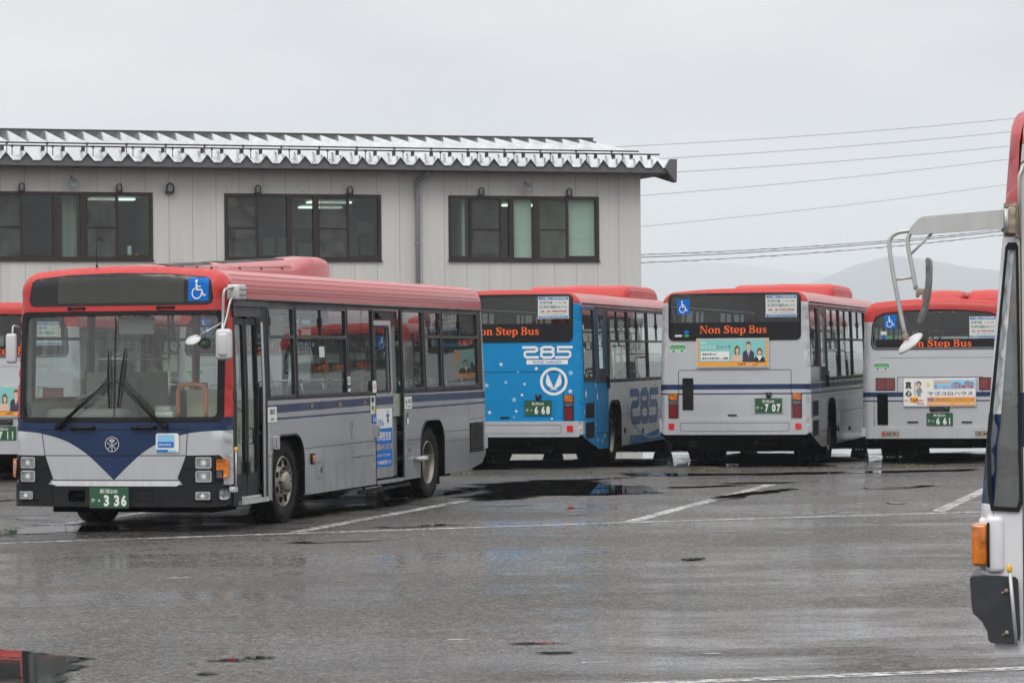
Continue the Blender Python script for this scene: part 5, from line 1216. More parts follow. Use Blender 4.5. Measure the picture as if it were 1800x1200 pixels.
    underbody(root, sh, (3.35, -2.45)); interior(root, sh); driver_cab(root, sh)
    for q in (-.44, .44): roof_pod(root, sh, .9, 4.0, .82, black=False, yc=q)
    for x, k in ((3.35, 'front'), (-2.45, 'rear')):
        for s in (1, -1): wheel_mesh(root, x, s * (sh.W / 2 - .03), s, k)
    return root

# ================================================================ high-floor bus at the right edge, seen from its left side
def bus_near():
    sh = Shell(W=2.5, H=3.09, crown=.05, R_=.16, XF=5.03, XR=-5.0, lean=.02, aF=.06, RF=.10, bowF=.015, rakeF=.138, rakeR=.02)
    root = thing('city_bus', 'nearest bus at the right edge, white with faded red top and long mirror arm', 'bus', (7.348, 14.283, 0), R(168), 'route buses parked in the yard')
    L = sh.left; F = sh.front
    mats = ['white', 'red_faded', 'navy', 'black', 'cream']
    q = lambda a: 5.0 - a
    LW = [(3.0, 3.85, 1.75, 2.6, 2.3, 3.4), (1.3, 2.95, 1.75, 2.6, 2.3, 2.1), (-.4, 1.25, 1.75, 2.6, 2.3, .4), (-2.1, -.45, 1.75, 2.6, 2.3, -1.3), (-3.8, -2.15, 1.75, 2.6, 2.3, -3.0)]
    quarter = [(q(.035), 1.17), (q(.022), 1.25), (q(.018), 1.50), (q(.072), 2.0), (q(.112), 2.40), (q(.125), 2.42), (q(.162), 2.42), (q(.172), 2.40), (q(.176), 1.9), (q(.180), 1.20), (q(.165), 1.165)]
    qh = [(q(.048), 1.19), (q(.040), 1.26), (q(.036), 1.50), (q(.085), 2.0), (q(.123), 2.385), (q(.158), 2.385), (q(.164), 1.9), (q(.167), 1.215), (q(.155), 1.185)]
    sp = [(rect(3.9, 4.826, .2, 3.2), 4), (rect(-5.2, 4.824, 1.466, 1.72), 2), (rect(-5.2, 4.824, .2, 1.466), 0), (rect(-5.2, 4.75, 2.78, 3.3), 1), (rect(4.828, 5.2, 2.60, 3.3), 1), (rect(4.828, 5.2, 1.2, 1.62), 2)]
    fp = [([(-1.4, 2.60), (1.4, 2.60), (1.4, 3.3), (-1.4, 3.3)], 1), (rect(-1.4, 1.4, 1.2, 1.62), 2), (rrect(-.85, .85, 2.65, 2.92, .05), 3)]
    spec = dict(mats=mats, roof_mat=1, skirt=[(4.6, .50), (-3.9, .45), (-5.0, .55), (-4.98, .60)], arches=[(2.6, 1.05), (-2.4, 1.05)], win_top=2.6, win_bot=1.75, rear_win_bot=2.0,
        front_z0=.6, rear_z0=.6, front_holes=[rrect(-1.12, 1.12, 1.66, 2.55, .06)], front_paint=fp, rear_holes=[rrect(-1.0, 1.0, 2.0, 2.7, .06)], rear_paint=[([(-1.4, 2.75), (1.4, 2.75), (1.4, 3.3), (-1.4, 3.3)], 1)],
        left_holes=[rect(a + .01, b - .01, c + .01, d - .01) for a, b, c, d, _, _ in LW] + [qh, rect(3.95, 4.72, .60, 2.55)], right_holes=[rect(a + .01, b - .01, c + .01, d - .01) for a, b, c, d, _, _ in LW], left_paint=sp, right_paint=sp[1:4])
    build_shell(root, sh, None, spec)
    for a, b, c, d, zm, vx in LW: win_unit(root, L, a, b, c, d, zm, vx); win_unit(root, sh.right, a, b, c, d, zm, vx)
    mb = MB(); surf(mb, F, [rrect(-1.13, 1.13, 1.65, 2.56, .05)], gx=np.arange(-1.1, 1.15, .1), step=.1, off=-.012); mb.build('windshield', M['wglass'], root)
    mb = MB(); surf(mb, sh.rear, [rrect(-1.0, 1.0, 2.0, 2.7, .05)], gx=np.arange(-1., 1.05, .1), step=.1, off=-.012); mb.build('rear_window', M['rglass'], root)
    # quarter window with its rubber seal
    mb = MB(); slab(mb, L, quarter, -.01, .014, [qh], step=.1); qw = mb.build('quarter_window', M['black'], root)
    mb = MB(); slab(mb, L, [(x + .004, z) for x, z in qh], -.018, -.014); mb.build('pane', M['nglass'], qw)
    # folding front door
    dr = thing_part('front_door', root)
    for a, b in ((3.97, 4.33), (4.345, 4.70)):
        mb = MB(); slab(mb, L, rect(a, b, .62, 2.53), -.05, -.02, [rrect(a + .05, b - .05, .95, 2.45, .03)]); lf = mb.build('door_leaf', M['alu'], dr)
        mb = MB(); slab(mb, L, rect(a + .03, b - .03, .93, 2.47), -.037, -.033); mb.build('door_glass', M['glass'], lf)
    mb = MB(); panel_lines(mb, L, [[(q(.176), 2.62), (q(.178), 2.78), (q(.2), 2.80)], [(q(.183), 2.6), (q(.183), .55)]], .006, closed=False); mb.tube([L(4.75, 2.79, .005), L(-4.9, 2.79, .005)], .012, 6)
    mb.tube([L(4.822, 2.44, .012), L(4.822, 2.73, .012), L(4.80, 2.785, .012)], .008, 6, 1); mb.build('door_trim', [M['frame'], M['alu']], root)
    # indicator housing, lamp, bumper, marker pole
    y = sh.W / 2
    mb = MB(); mb.rbox((q(.052), y - .05, 1.012), (.088, .15, .27), .028, n=5); mb.rbox((q(.035), y - .1, 1.012), (.12, .14, .25), .02); hs = mb.build('lamp_housing', M['white'], root)
    mb = MB(); mb.rbox((q(-.018), y - .03, 1.011), (.076, .13, .196), .018, n=4)
    mb.build('turn_signal', M['amber'], root)
    mb = MB(); mb.rbox((q(.022), y - .03, 1.011), (.012, .145, .21), .005); mb.build('lamp_gasket', M['black'], root)
    prof = [(-.066, .855), (-.058, .866), (.06, .868), (.145, .862), (.155, .85), (.165, .60), (.155, .552), (.03, .556), (.018, .566), (.012, .61), (-.012, .655), (-.052, .692), (-.058, .72)]
    mb = MB(); n = len(prof); ys = [y + .035, y + .045, y + .045]; 
    rings = []
    for yy, k in ((-y - .045, .0), (-y - .02, .012), (0, .012), (y + .02, .012), (y + .045, .0)):
        rings.append([(q(px + (.004 if k == 0 else 0)), yy, pz) for px, pz in prof])
    vs = [p for r in rings for p in r]
    mb.add(vs, [(i * n + k, i * n + (k + 1) % n, (i + 1) * n + (k + 1) % n, (i + 1) * n + k) for i in range(4) for k in range(n)] + [tuple(range(n)), tuple(range(4 * n, 5 * n))])
    for z in (.80, .605):
        mb.tube([(q(.105), y + .045, z), (q(.105), y + .056, z)], .011, 6, 1); mb.tube([(q(.088), y + .045, z - .01), (q(.088), y + .052, z - .01)], .006, 6, 1)
    mb.build('bumper', [mat('scuffed_grey_bumper', (.022, .025, .031), .5, var=.3, vscale=12, spec=.5), M['rust']], root)
    mb = MB(); mb.tube([(q(.150), y + .075, .548), (q(.122), y + .075, .90)], .0085, 8); mb.rbox((q(.150), y + .055, .56), (.02, .04, .02), .005); mp_ = mb.build('marker_pole', M['alu'], root)
    mb = MB(); mb.rbox((q(.121), y + .075, .905), (.026, .026, .036), .011, n=4); mb.build('pole_tip', M['yellow'], mp_)
    # mirror: hinge bracket, arm, tube frame, curved mirror and round mirror
    wm = thing_part('wing_mirror', root); y2 = y + .05
    mb = MB(); mb.bbox((q(.172), y + .001, 2.445), (q(.107), y + .012, 2.603)); mb.rbox((q(.146), y + .03, 2.52), (.035, .05, .125), .006)
    for x, z in ((.118, 2.588), (.155, 2.588), (.118, 2.458), (.150, 2.458)): mb.tube([(q(x), y + .01, z), (q(x), y + .028, z)], .0075, 6)
    mb.build('bracket', M['rust'], wm)
    mb = MB(); mb.tube([(q(.118), y + .035, 2.468), (q(.118), y + .035, 2.575)], .021, 12); mb.bbox((q(.135), y + .012, 2.57), (q(.105), y + .05, 2.577)); mb.bbox((q(.135), y + .012, 2.464), (q(.105), y + .05, 2.471)); mb.build('hinge', M['alu'], wm)
    arm = [(.108, 2.484), (.108, 2.570), (-.262, 2.545), (-.285, 2.535), (-.325, 2.492), (-.325, 2.464), (-.305, 2.460)]
    vs = [(q(a), y2 - .02, z) for a, z in arm] + [(q(a), y2 + .02, z) for a, z in arm]; n = 7
    mb = MB(); mb.add(vs, [tuple(range(7))[::-1], tuple(range(7, 14))] + [(i, (i + 1) % 7, 7 + (i + 1) % 7, 7 + i) for i in range(7)])
    mb.build('mirror_arm', M['alu'], wm)
    mb = MB(); T = lambda a, z, dy=0: (q(a), y2 + dy, z)
    mb.tube(cat([T(-.318, 2.475), T(-.334, 2.45), T(-.336, 2.41), T(-.322, 2.33), T(-.300, 2.205)], 6), .0105, 10)
    mb.tube(cat([T(-.318, 2.482), T(-.385, 2.472), T(-.418, 2.445), T(-.422, 2.40), T(-.400, 2.24), T(-.352, 1.99)], 6), .0105, 10)
    mb.tube([T(-.405, 2.253), T(-.312, 2.263)], .007, 8); mb.tube([T(-.222, 2.468), T(-.322, 2.372)], .006, 8)
    mb.build('mirror_tubes', M['alu'], wm)
    mb = MB(); mb.rbox(T(-.293, 2.19, .0), (.016, .022, .045), .005); mb.rbox(T(-.276, 2.195), (.03, .03, .03), .006); mb.rbox(T(-.352, 1.985), (.028, .026, .026), .006); mb.build('mirror_clamps', M['rust'], wm)
    mb = MB(); pts = cat([(-.245, 2.352), (-.243, 2.30), (-.247, 2.22), (-.262, 2.13), (-.290, 2.048)], 4)
    ring = []; th = .010
    for i, (a, z) in enumerate(pts):
        k = 1 if 0 < i < len(pts) - 1 else .5; ring.append([(q(a + th * k), y2 + .02, z), (q(a + th * k), y2 - .16, z), (q(a - th * k), y2 - .16, z), (q(a - th * k), y2 + .02, z)])
    vs = [p for r_ in ring for p in r_]; m_ = len(ring)
    mb.add(vs, [(i * 4 + k, i * 4 + (k + 1) % 4, (i + 1) * 4 + (k + 1) % 4, (i + 1) * 4 + k) for i in range(m_ - 1) for k in range(4)] + [(0, 1, 2, 3), tuple(range(m_ * 4 - 4, m_ * 4))], 0)
    vs = [(p[0] - .003 if j in (0, 1) else p[0], p[1], p[2]) for r_ in ring for j, p in enumerate(r_)]
    mh = mb.build('mirror_housing', mat('mirror_shell_grey', (.16, .16, .165), .3, .5, var=.3, vscale=20), wm)
    mb = MB(); c = Vector(T(-.330, 1.955)); ax = Vector((.60, .30, .74)).normalized(); u = ax.orthogonal().normalized(); v = ax.cross(u); vs = []; fs = []; n = 28
    for r_, h in ((0.0, .018), (.03, .016), (.055, .008), (.066, .0), (.066, -.006), (0, -.006)):
        for k in range(n): a = 2 * math.pi * k / n; vs.append(c + (u * math.cos(a) + v * math.sin(a)) * r_ * 1.08 + ax * h)
    for i in range(5):
        for k in range(n): fs.append((i * n + k, i * n + (k + 1) % n, (i + 1) * n + (k + 1) % n, (i + 1) * n + k))
    mb.add(vs, fs, 0, True); mb.build('round_mirror', M['mirror_back'], wm)
    underbody(root, sh, (2.6, -2.4)); interior(root, sh); driver_cab(root, sh)
    for x, k in ((2.6, 'front'), (-2.4, 'rear')):
        for s in (1, -1): wheel_mesh(root, x, s * (sh.W / 2 - .03), s, k)
    return root

# ================================================================ ground, paint, puddles
def ground_material():
    m, t, p = newmat('wet_asphalt'); Nn = t.nodes; Lk = t.links
    co = Nn.new('ShaderNodeTexCoord')
    rot = Nn.new('ShaderNodeMapping'); rot.inputs['Rotation'].default_value = (0, 0, R(-21)); rot.inputs['Scale'].default_value = (.42, .80, 1); Lk.new(co.outputs['Object'], rot.inputs[0])
    def noise(sc, det, rough=.55, src=None):
        n = Nn.new('ShaderNodeTexNoise'); n.inputs['Scale'].default_value = sc; n.inputs['Detail'].default_value = det; n.inputs['Roughness'].default_value = rough
        Lk.new(src or co.outputs['Object'], n.inputs['Vector']); return n.outputs['Fac']
    def mr(f, a, b, c, d):
        n = Nn.new('ShaderNodeMapRange'); n.inputs[1].default_value = a; n.inputs[2].default_value = b; n.inputs[3].default_value = c; n.inputs[4].default_value = d; Lk.new(f, n.inputs[0]); return n.outputs[0]
    def ma(op, a, b):
        n = Nn.new('ShaderNodeMath'); n.operation = op
        for i, q in enumerate((a, b)):
            if isinstance(q, (int, float)): n.inputs[i].default_value = q
            else: Lk.new(q, n.inputs[i])
        return n.outputs[0]
    big = noise(.50, 7, .68, rot.outputs[0]); mid = noise(1.7, 6, .6, rot.outputs[0]); fine = noise(42, 3, .7); fine2 = noise(110, 2)
    wet = ma('ADD', ma('MULTIPLY', big, .7), ma('MULTIPLY', mid, .3))
    wetm = mr(wet, .455, .575, 0, 1)
    # aggregate: stones of several sizes, colour contrast standing in for stone-face glints, worn patches
    def stones(sc_):
        v_ = Nn.new('ShaderNodeTexVoronoi'); v_.inputs['Scale'].default_value = sc_; Lk.new(co.outputs['Object'], v_.inputs['Vector'])
        q_ = Nn.new('ShaderNodeSeparateXYZ'); Lk.new(v_.outputs['Color'], q_.inputs[0]); return q_.outputs['X'], q_.outputs['Y'], v_.outputs['Distance']
    a1, a2, a3 = stones(62); b1, b2, b3 = stones(24); st = ma('ADD', ma('MULTIPLY', a1, .55), ma('MULTIPLY', b1, .45)); st2 = a3
    cr = Nn.new('ShaderNodeValToRGB'); cr.color_ramp.elements[0].color = (.010, .0098, .0095, 1); cr.color_ramp.elements[0].position = .20
    cr.color_ramp.elements[1].color = (.28, .26, .238, 1); cr.color_ramp.elements[1].position = .94
    e_ = cr.color_ramp.elements.new(.6); e_.color = (.098, .091, .083, 1)
    g = ma('ADD', ma('MULTIPLY', st, .7), ma('MULTIPLY', fine, .3)); Lk.new(g, cr.inputs[0])
    dk = Nn.new('ShaderNodeMixRGB'); dk.blend_type = 'MULTIPLY'; dk.inputs[0].default_value = 1; Lk.new(cr.outputs[0], dk.inputs[1])
    patch = noise(.23, 4, .6); sc = ma('MULTIPLY', mr(wetm, 0, 1, .88, .72), mr(patch, .38, .62, .72, 1.12)); cc = Nn.new('ShaderNodeCombineXYZ')
    for i in range(3): Lk.new(sc, cc.inputs[i])
    Lk.new(cc.outputs[0], dk.inputs[2])
    # cracks
    v2 = Nn.new('ShaderNodeTexVoronoi'); v2.feature = 'DISTANCE_TO_EDGE'; v2.inputs['Scale'].default_value = .22
    wn = Nn.new('ShaderNodeTexNoise'); wn.inputs['Scale'].default_value = 1.4; wn.inputs['Detail'].default_value = 6; Lk.new(co.outputs['Object'], wn.inputs['Vector'])
    vm = Nn.new('ShaderNodeMixRGB'); vm.inputs[0].default_value = .5; Lk.new(co.outputs['Object'], vm.inputs[1]); Lk.new(wn.outputs['Color'], vm.inputs[2]); Lk.new(vm.outputs[0], v2.inputs['Vector'])
    crack = mr(v2.outputs['Distance'], .0, .004, 1, 0); ck = ma('MULTIPLY', crack, mr(mid, .5, .6, 0, .8))
    dk2 = Nn.new('ShaderNodeMixRGB'); Lk.new(ck, dk2.inputs[0]); Lk.new(dk.outputs[0], dk2.inputs[1]); dk2.inputs[2].default_value = (.008, .008, .008, 1)
    # fields beyond the yard
    def s_len():
        q_ = Nn.new('ShaderNodeVectorMath'); q_.operation = 'LENGTH'; Lk.new(co.outputs['Object'], q_.inputs[0]); return q_.outputs['Value']
    s = Nn.new('ShaderNodeVectorMath'); s.operation = 'LENGTH'; Lk.new(co.outputs['Object'], s.inputs[0])
    far = mr(s.outputs['Value'], 150, 152, 0, 1)
    fx = Nn.new('ShaderNodeMixRGB'); Lk.new(far, fx.inputs[0]); Lk.new(dk2.outputs[0], fx.inputs[1]); fx.inputs[2].default_value = (.06, .075, .03, 1)
    Lk.new(fx.outputs[0], p.inputs['Base Color'])
    ro = mr(wetm, 0, 1, .68, .42); ro = ma('ADD', ro, mr(a2, 0, 1, .18, -.18)); Lk.new(ma('MULTIPLY', ma('MULTIPLY', wetm, mr(st, .35, .65, 1.0, .15)), ma('SUBTRACT', 1.0, mr(s_len(), 140, 150, 0, 1))), p.inputs['Coat Weight']); p.inputs['Coat Roughness'].default_value = .12; p.inputs['Coat IOR'].default_value = 1.42; ro = ma('MAXIMUM', ro, ma('MULTIPLY', far, .9)); Lk.new(ro, p.inputs['Roughness'])
    p.inputs['IOR'].default_value = 1.40
    b = Nn.new('ShaderNodeBump'); b.inputs['Distance'].default_value = .012; Lk.new(g, b.inputs['Height']); Lk.new(mr(wetm, 0, 1, .9, .45), b.inputs['Strength'])
    b2 = Nn.new('ShaderNodeBump'); b2.inputs['Distance'].default_value = .02; b2.inputs['Strength'].default_value = .05; Lk.new(mid, b2.inputs['Height']); Lk.new(b.outputs[0], b2.inputs['Normal']); Lk.new(b2.outputs[0], p.inputs['Normal'])
    return m

def puddle_material():
    m, t, p = newmat('standing_water'); Nn = t.nodes; Lk = t.links
    p.inputs['Base Color'].default_value = (.012, .012, .012, 1); p.inputs['IOR'].default_value = 1.33
    co = Nn.new('ShaderNodeTexCoord'); n = Nn.new('ShaderNodeTexNoise'); n.inputs['Scale'].default_value = 1.6; n.inputs['Detail'].default_value = 5; Lk.new(co.outputs['Object'], n.inputs['Vector'])
    r = Nn.new('ShaderNodeMapRange'); r.inputs[1].default_value = .45; r.inputs[2].default_value = .75; r.inputs[3].default_value = .01; r.inputs[4].default_value = .05; Lk.new(n.outputs['Fac'], r.inputs[0]); Lk.new(r.outputs[0], p.inputs['Roughness'])
    n2 = Nn.new('ShaderNodeTexNoise'); n2.inputs['Scale'].default_value = 5; n2.inputs['Detail'].default_value = 2; Lk.new(co.outputs['Object'], n2.inputs['Vector'])
    b = Nn.new('ShaderNodeBump'); b.inputs['Strength'].default_value = .02; b.inputs['Distance'].default_value = .01; Lk.new(n2.outputs['Fac'], b.inputs['Height']); Lk.new(b.outputs[0], p.inputs['Normal'])
    # ragged shallow margin: stones stand out of the water
    at = Nn.new('ShaderNodeAttribute'); at.attribute_name = 'depth'
    mpp = Nn.new('ShaderNodeMapping'); mpp.inputs['Rotation'].default_value = (0, 0, R(-14)); mpp.inputs['Scale'].default_value = (.42, 1.25, 1); Lk.new(co.outputs['Object'], mpp.inputs[0])
    n3 = Nn.new('ShaderNodeTexNoise'); n3.inputs['Scale'].default_value = 2.1; n3.inputs['Detail'].default_value = 10; n3.inputs['Roughness'].default_value = .68; Lk.new(mpp.outputs[0], n3.inputs['Vector'])
    ad = Nn.new('ShaderNodeMath'); ad.operation = 'ADD'; Lk.new(at.outputs['Fac'], ad.inputs[0]); Lk.new(n3.outputs['Fac'], ad.inputs[1])
    al = Nn.new('ShaderNodeMapRange'); al.inputs[1].default_value = .66; al.inputs[2].default_value = .74; Lk.new(ad.outputs[0], al.inputs[0]); Lk.new(al.outputs[0], p.inputs['Alpha'])
    return m

def build_ground():
    gm = ground_material()
    mb = MB(); mb.add([(-9000, -400, 0), (9000, -400, 0), (9000, 11000, 0), (-9000, 11000, 0)], [(0, 1, 2, 3)]); structure(mb.build('ground', gm))
    # painted bay lines, worn
    m, t, p = newmat('worn_line_paint'); p.inputs['Roughness'].default_value = .42
    co = t.nodes.new('ShaderNodeTexCoord'); n = t.nodes.new('ShaderNodeTexNoise'); n.inputs['Scale'].default_value = 9; n.inputs['Detail'].default_value = 9; n.inputs['Roughness'].default_value = .72; t.links.new(co.outputs['Object'], n.inputs['Vector'])
    r = t.nodes.new('ShaderNodeMapRange'); r.inputs[1].default_value = .43; r.inputs[2].default_value = .58; r.inputs[3].default_value = .12; t.links.new(n.outputs['Fac'], r.inputs[0]); t.links.new(r.outputs[0], p.inputs['Alpha'])
    n2 = t.nodes.new('ShaderNodeTexNoise'); n2.inputs['Scale'].default_value = 1.3; n2.inputs['Detail'].default_value = 5; t.links.new(co.outputs['Object'], n2.inputs['Vector'])
    cr_ = t.nodes.new('ShaderNodeValToRGB'); cr_.color_ramp.elements[0].color = (.28, .28, .27, 1); cr_.color_ramp.elements[0].position = .35; cr_.color_ramp.elements[1].color = (.62, .62, .60, 1); cr_.color_ramp.elements[1].position = .6
    t.links.new(n2.outputs['Fac'], cr_.inputs[0]); t.links.new(cr_.outputs[0], p.inputs['Base Color'])
    def line(a, b, wd, z):
        a, b = Vector((*a, 0)), Vector((*b, 0)); d = (b - a).normalized(); nn = Vector((-d.y, d.x, 0)) * wd / 2; L = (b - a).length; k = max(2, int(L / 1.0)); vs = []
        rr = random.Random(int(a.x * 100))
        for i in range(k + 1):
            c = a + (b - a) * i / k; j = nn * rr.uniform(-.05, .05); vs += [c + nn + j + Vector((0, 0, z)), c - nn + j + Vector((0, 0, z))]
        mb.add(vs, [(2 * i, 2 * i + 1, 2 * i + 3, 2 * i + 2) for i in range(k)])
    mb = MB()
    d = Vector((1.27 + 5.32, 34.19 - 31.21)).normalized()
    line((-25.0, 22.9), (-2.33, 32.62), .16, .004); line((-2.33, 32.62), (1.27, 34.15), .16, .004); line((1.27, 34.15), (20.0, 41.2), .16, .004)
    structure(mb.build('bay_line', m))
    for k in range(-3, 5):
        base = Vector((-2.38, 32.80)) + Vector((3.72, 1.55)) * k; mb = MB(); e = base + Vector((math.sin(R(14.5)), math.cos(R(14.5)))) * 9.5
        line((base.x, base.y), (e.x, e.y), .17, .005); structure(mb.build('stall_line', m))
    mb = MB(); line((-8.0, 14.95), (8.5, 19.75), .17, .004); structure(mb.build('aisle_line', m))
    mb = MB(); line((.42, 18.72), (.58, 18.76), .05, .004); line((1.2, 19.2), (1.32, 19.23), .04, .004); line((-.45, 20.3), (-.3, 20.33), .05, .004); line((-3.0, 26.2), (-2.8, 26.25), .05, .004); line((2.7, 25.9), (3.0, 26.0), .06, .004); structure(mb.build('old_line_traces', m))
    # puddles
    pm = puddle_material(); rg = random.Random(3)
    P = {
        'wide': [(-14, 50.0), (-6, 49.6), (-2, 49.9), (3, 50.6), (9, 51.6), (16, 53.5), (18, 66), (0, 70), (-16, 64)],
        'wide2': [(-3.0, 58.5), (2, 58.0), (8, 58.8), (12, 62), (10, 70), (0, 72), (-6, 66)],
        'sl1': [(1.0, 42.9), (2.2, 43.1), (3.0, 43.6), (3.6, 43.4), (2.4, 42.6), (1.2, 42.5)],
        'sl2': [(2.6, 43.9), (4.0, 44.4), (4.6, 44.3), (3.3, 43.7)],
        'sl3': [(-.6, 38.2), (.3, 38.5), (.8, 38.4), (.1, 37.9)],
        'sl4': [(-1.9, 33.6), (-.9, 34.1), (-.3, 34.0), (-1.2, 33.3)],
        'sl5': [(-2.7, 31.0), (-1.6, 31.4), (-1.0, 31.2), (-2.0, 30.8)],
        'sl6': [(.3, 40.9), (1.6, 41.3), (1.9, 41.0), (.8, 40.6)],
        'corner': [(-3.96, 20.48), (-3.50, 20.04), (-3.16, 19.82), (-2.85, 19.49), (-2.59, 19.25), (-2.69, 18.91), (-2.54, 18.72), (-2.62, 18.43), (-2.61, 17.82), (-2.50, 16.66), (-3.33, 16.72)],
        'thin1': [(-2.14, 18.90), (-1.82, 19.15), (-1.55, 19.34), (-1.46, 19.15), (-1.73, 18.97), (-2.03, 18.71)],
        'thin2': [(-2.00, 18.41), (-1.66, 18.55), (-1.53, 18.64), (-1.48, 18.43), (-1.74, 18.22), (-1.96, 18.08)],
        'front': [(-7.22, 37.41), (-6.44, 37.82), (-5.88, 37.46), (-5.21, 36.69), (-4.81, 35.26), (-3.89, 34.18), (-3.62, 33.48), (-4.36, 32.85), (-4.89, 32.31), (-5.40, 31.70), (-6.08, 31.50)],
        'mid': [(-2.79, 36.68), (-2.45, 37.98), (-1.97, 39.80), (-1.14, 42.63), (-0.36, 45.71), (-0.19, 44.68), (-0.41, 41.45), (-0.90, 39.01), (-1.44, 37.80), (-1.83, 36.92), (-2.21, 35.21), (-2.60, 35.15)],
        'band': [(-1.16, 43.35), (-0.86, 44.81), (-0.36, 45.51), (0.24, 46.21), (0.95, 46.48), (1.66, 46.76), (2.22, 47.52), (2.47, 47.03), (2.15, 46.02), (1.51, 45.12), (1.98, 44.04), (2.30, 42.32), (2.51, 41.24), (1.90, 40.68), (1.43, 40.29), (0.74, 40.41), (0.21, 39.57), (-0.39, 38.91), (-0.82, 38.70), (-1.08, 40.27)],
        'seam': [(1.43, 48.15), (2.43, 48.16), (3.58, 47.68), (4.88, 48.08), (5.99, 48.29), (7.76, 49.09), (7.61, 48.16), (6.23, 47.32), (4.85, 46.95), (3.77, 46.74), (2.52, 46.36), (1.57, 46.78)],
        'small': [(2.48, 39.46), (2.74, 40.37), (3.09, 41.13), (3.54, 41.90), (3.99, 42.52), (4.03, 41.98), (3.53, 40.88), (3.14, 39.81), (2.78, 39.10), (2.47, 38.85)],
        'right': [(4.76, 42.19), (5.27, 42.45), (5.73, 42.91), (6.00, 42.86), (5.97, 42.31), (5.59, 41.85), (5.01, 41.62)],
        'spot1': [(0.61, 35.99), (0.75, 36.49), (0.89, 36.33), (0.89, 35.82), (0.68, 35.60)],
        'spot2': [(0.58, 37.60), (0.77, 37.84), (0.90, 37.54), (0.68, 37.17)],
        'spot3': [(4.68, 38.02), (4.89, 38.28), (5.00, 37.96), (4.77, 37.58)],
        'faint': [(-0.17, 20.01), (0.06, 20.11), (0.32, 20.13), (0.51, 20.03), (0.36, 19.89), (-0.02, 19.81)],
        'faint2': [(-0.02, 19.36), (0.31, 19.55), (0.48, 19.42), (0.35, 19.25), (0.02, 19.17)],
        'back1': [(-3.30, 51.14), (-2.03, 53.22), (-0.23, 54.77), (2.05, 54.80), (2.58, 52.94), (2.64, 50.28), (0.93, 50.42), (-0.39, 49.49), (-1.85, 48.41), (-3.08, 47.78)],
        'back2': [(2.96, 56.41), (3.78, 57.49), (5.61, 57.33), (6.27, 55.55), (6.07, 52.09), (5.41, 49.64), (3.74, 49.77), (2.76, 50.76)],
        'back3': [(6.34, 56.16), (7.07, 56.94), (8.82, 57.13), (8.88, 54.87), (8.13, 50.78), (6.97, 50.03), (6.11, 50.74), (5.94, 52.67)],
        'left': [(-7.31, 37.16), (-7.09, 40.72), (-6.78, 42.65), (-6.45, 40.61), (-6.71, 38.56), (-7.08, 35.98)],
        'ubus': [(-3.27, 40.03), (-2.90, 42.44), (-1.73, 45.39), (-0.91, 47.31), (-0.95, 44.83), (-1.62, 42.37), (-2.29, 40.17), (-2.87, 37.77)],
    }
    for name, poly in P.items():
        poly = [Vector(q) for q in poly]; size = math.sqrt(abs(sum(a.x * b.y - a.y * b.x for a, b in zip(poly, poly[1:] + poly[:1])) / 2))
        marg = min(1.1, .42 * size) if name not in ('corner',) else .25
        def frac(pl, amp, it):
            for _ in range(it):
                o = []
                for i, a in enumerate(pl):
                    b = pl[(i + 1) % len(pl)]; o.append(a); mid_ = (a + b) / 2; d_ = b - a; o.append(mid_ + Vector((-d_.y, d_.x)) * rg.uniform(-amp, amp))
                pl = o
            return pl
        pl = frac(poly, .16, 3)
        cx = sum((q.x for q in pl)) / len(pl); cy = sum((q.y for q in pl)) / len(pl)
        outer = [(q.x, q.y) for q in pl]
        xs = np.arange(min(q[0] for q in outer), max(q[0] for q in outer), max(.12, size * .06)); ys_ = np.arange(min(q[1] for q in outer), max(q[1] for q in outer), max(.16, size * .08))
        V, Fc, _ = tri([outer], gx=xs, gy=ys_, step=9)
        O = np.array(outer); A = O; B = np.roll(O, -1, 0); dep = []
        for v in V:
            ab = B - A; tt = np.clip(((v - A) * ab).sum(1) / np.maximum((ab ** 2).sum(1), 1e-9), 0, 1); dd = np.hypot(*((A + ab * tt[:, None]) - v).T).min(); dep.append(dd)
        marg = min(marg, .75 * max(dep)); dep = [min(1.0, q / marg) * (.30 if name in ('front', 'mid', 'ubus', 'left', 'faint', 'faint2', 'thin1', 'thin2') else .56 if name in ('band', 'seam', 'small', 'corner') else .46) for q in dep]
        me = bpy.data.meshes.new('puddle'); me.from_pydata([(x, y, .0075) for x, y in V], [], [tuple(int(i) for i in f) for f in Fc]); me.materials.append(pm)
        at = me.attributes.new('depth', 'FLOAT', 'POINT'); at.data.foreach_set('value', dep)
        o = bpy.data.objects.new('puddle', me); col.objects.link(o); structure(o)
    # grass growing in the seam of the paving
    mb = MB(); rg = random.Random(5)
    seam = [(-9.0, 45.2), (-.92, 47.76), (2.19, 48.68), (7.74, 49.84), (16, 52.2)]
    for i in range(len(seam) - 1):
        a, b = Vector(seam[i]), Vector(seam[i + 1]); L = (b - a).length; k = 0.0
        while k < L:
            c = a + (b - a) * (k / L); dens_ = .25 + .75 * max(0, math.sin(k * .9 + i * 2.1) * math.sin(k * 2.7 + i)) ; k += rg.uniform(.02, .09) / (dens_ + .1)
            for _ in range(int(2 + 8 * dens_)):
                x, y = c.x + rg.gauss(0, .14), c.y + rg.gauss(0, .12); h = rg.uniform(.02, .06) * (.5 + dens_); an = rg.uniform(0, 6.28); wd = .006
                dx, dy = math.cos(an) * wd, math.sin(an) * wd; lx, ly = rg.uniform(-.05, .05), rg.uniform(-.05, .05)
                mb.add([(x - dx, y - dy, 0), (x + dx, y + dy, 0), (x + lx * .4 + dx * .7, y + ly * .4 + dy * .7, h * .6), (x + lx, y + ly, h)], [(0, 1, 2), (0, 2, 3)], 0 if rg.random() < .6 else 1)
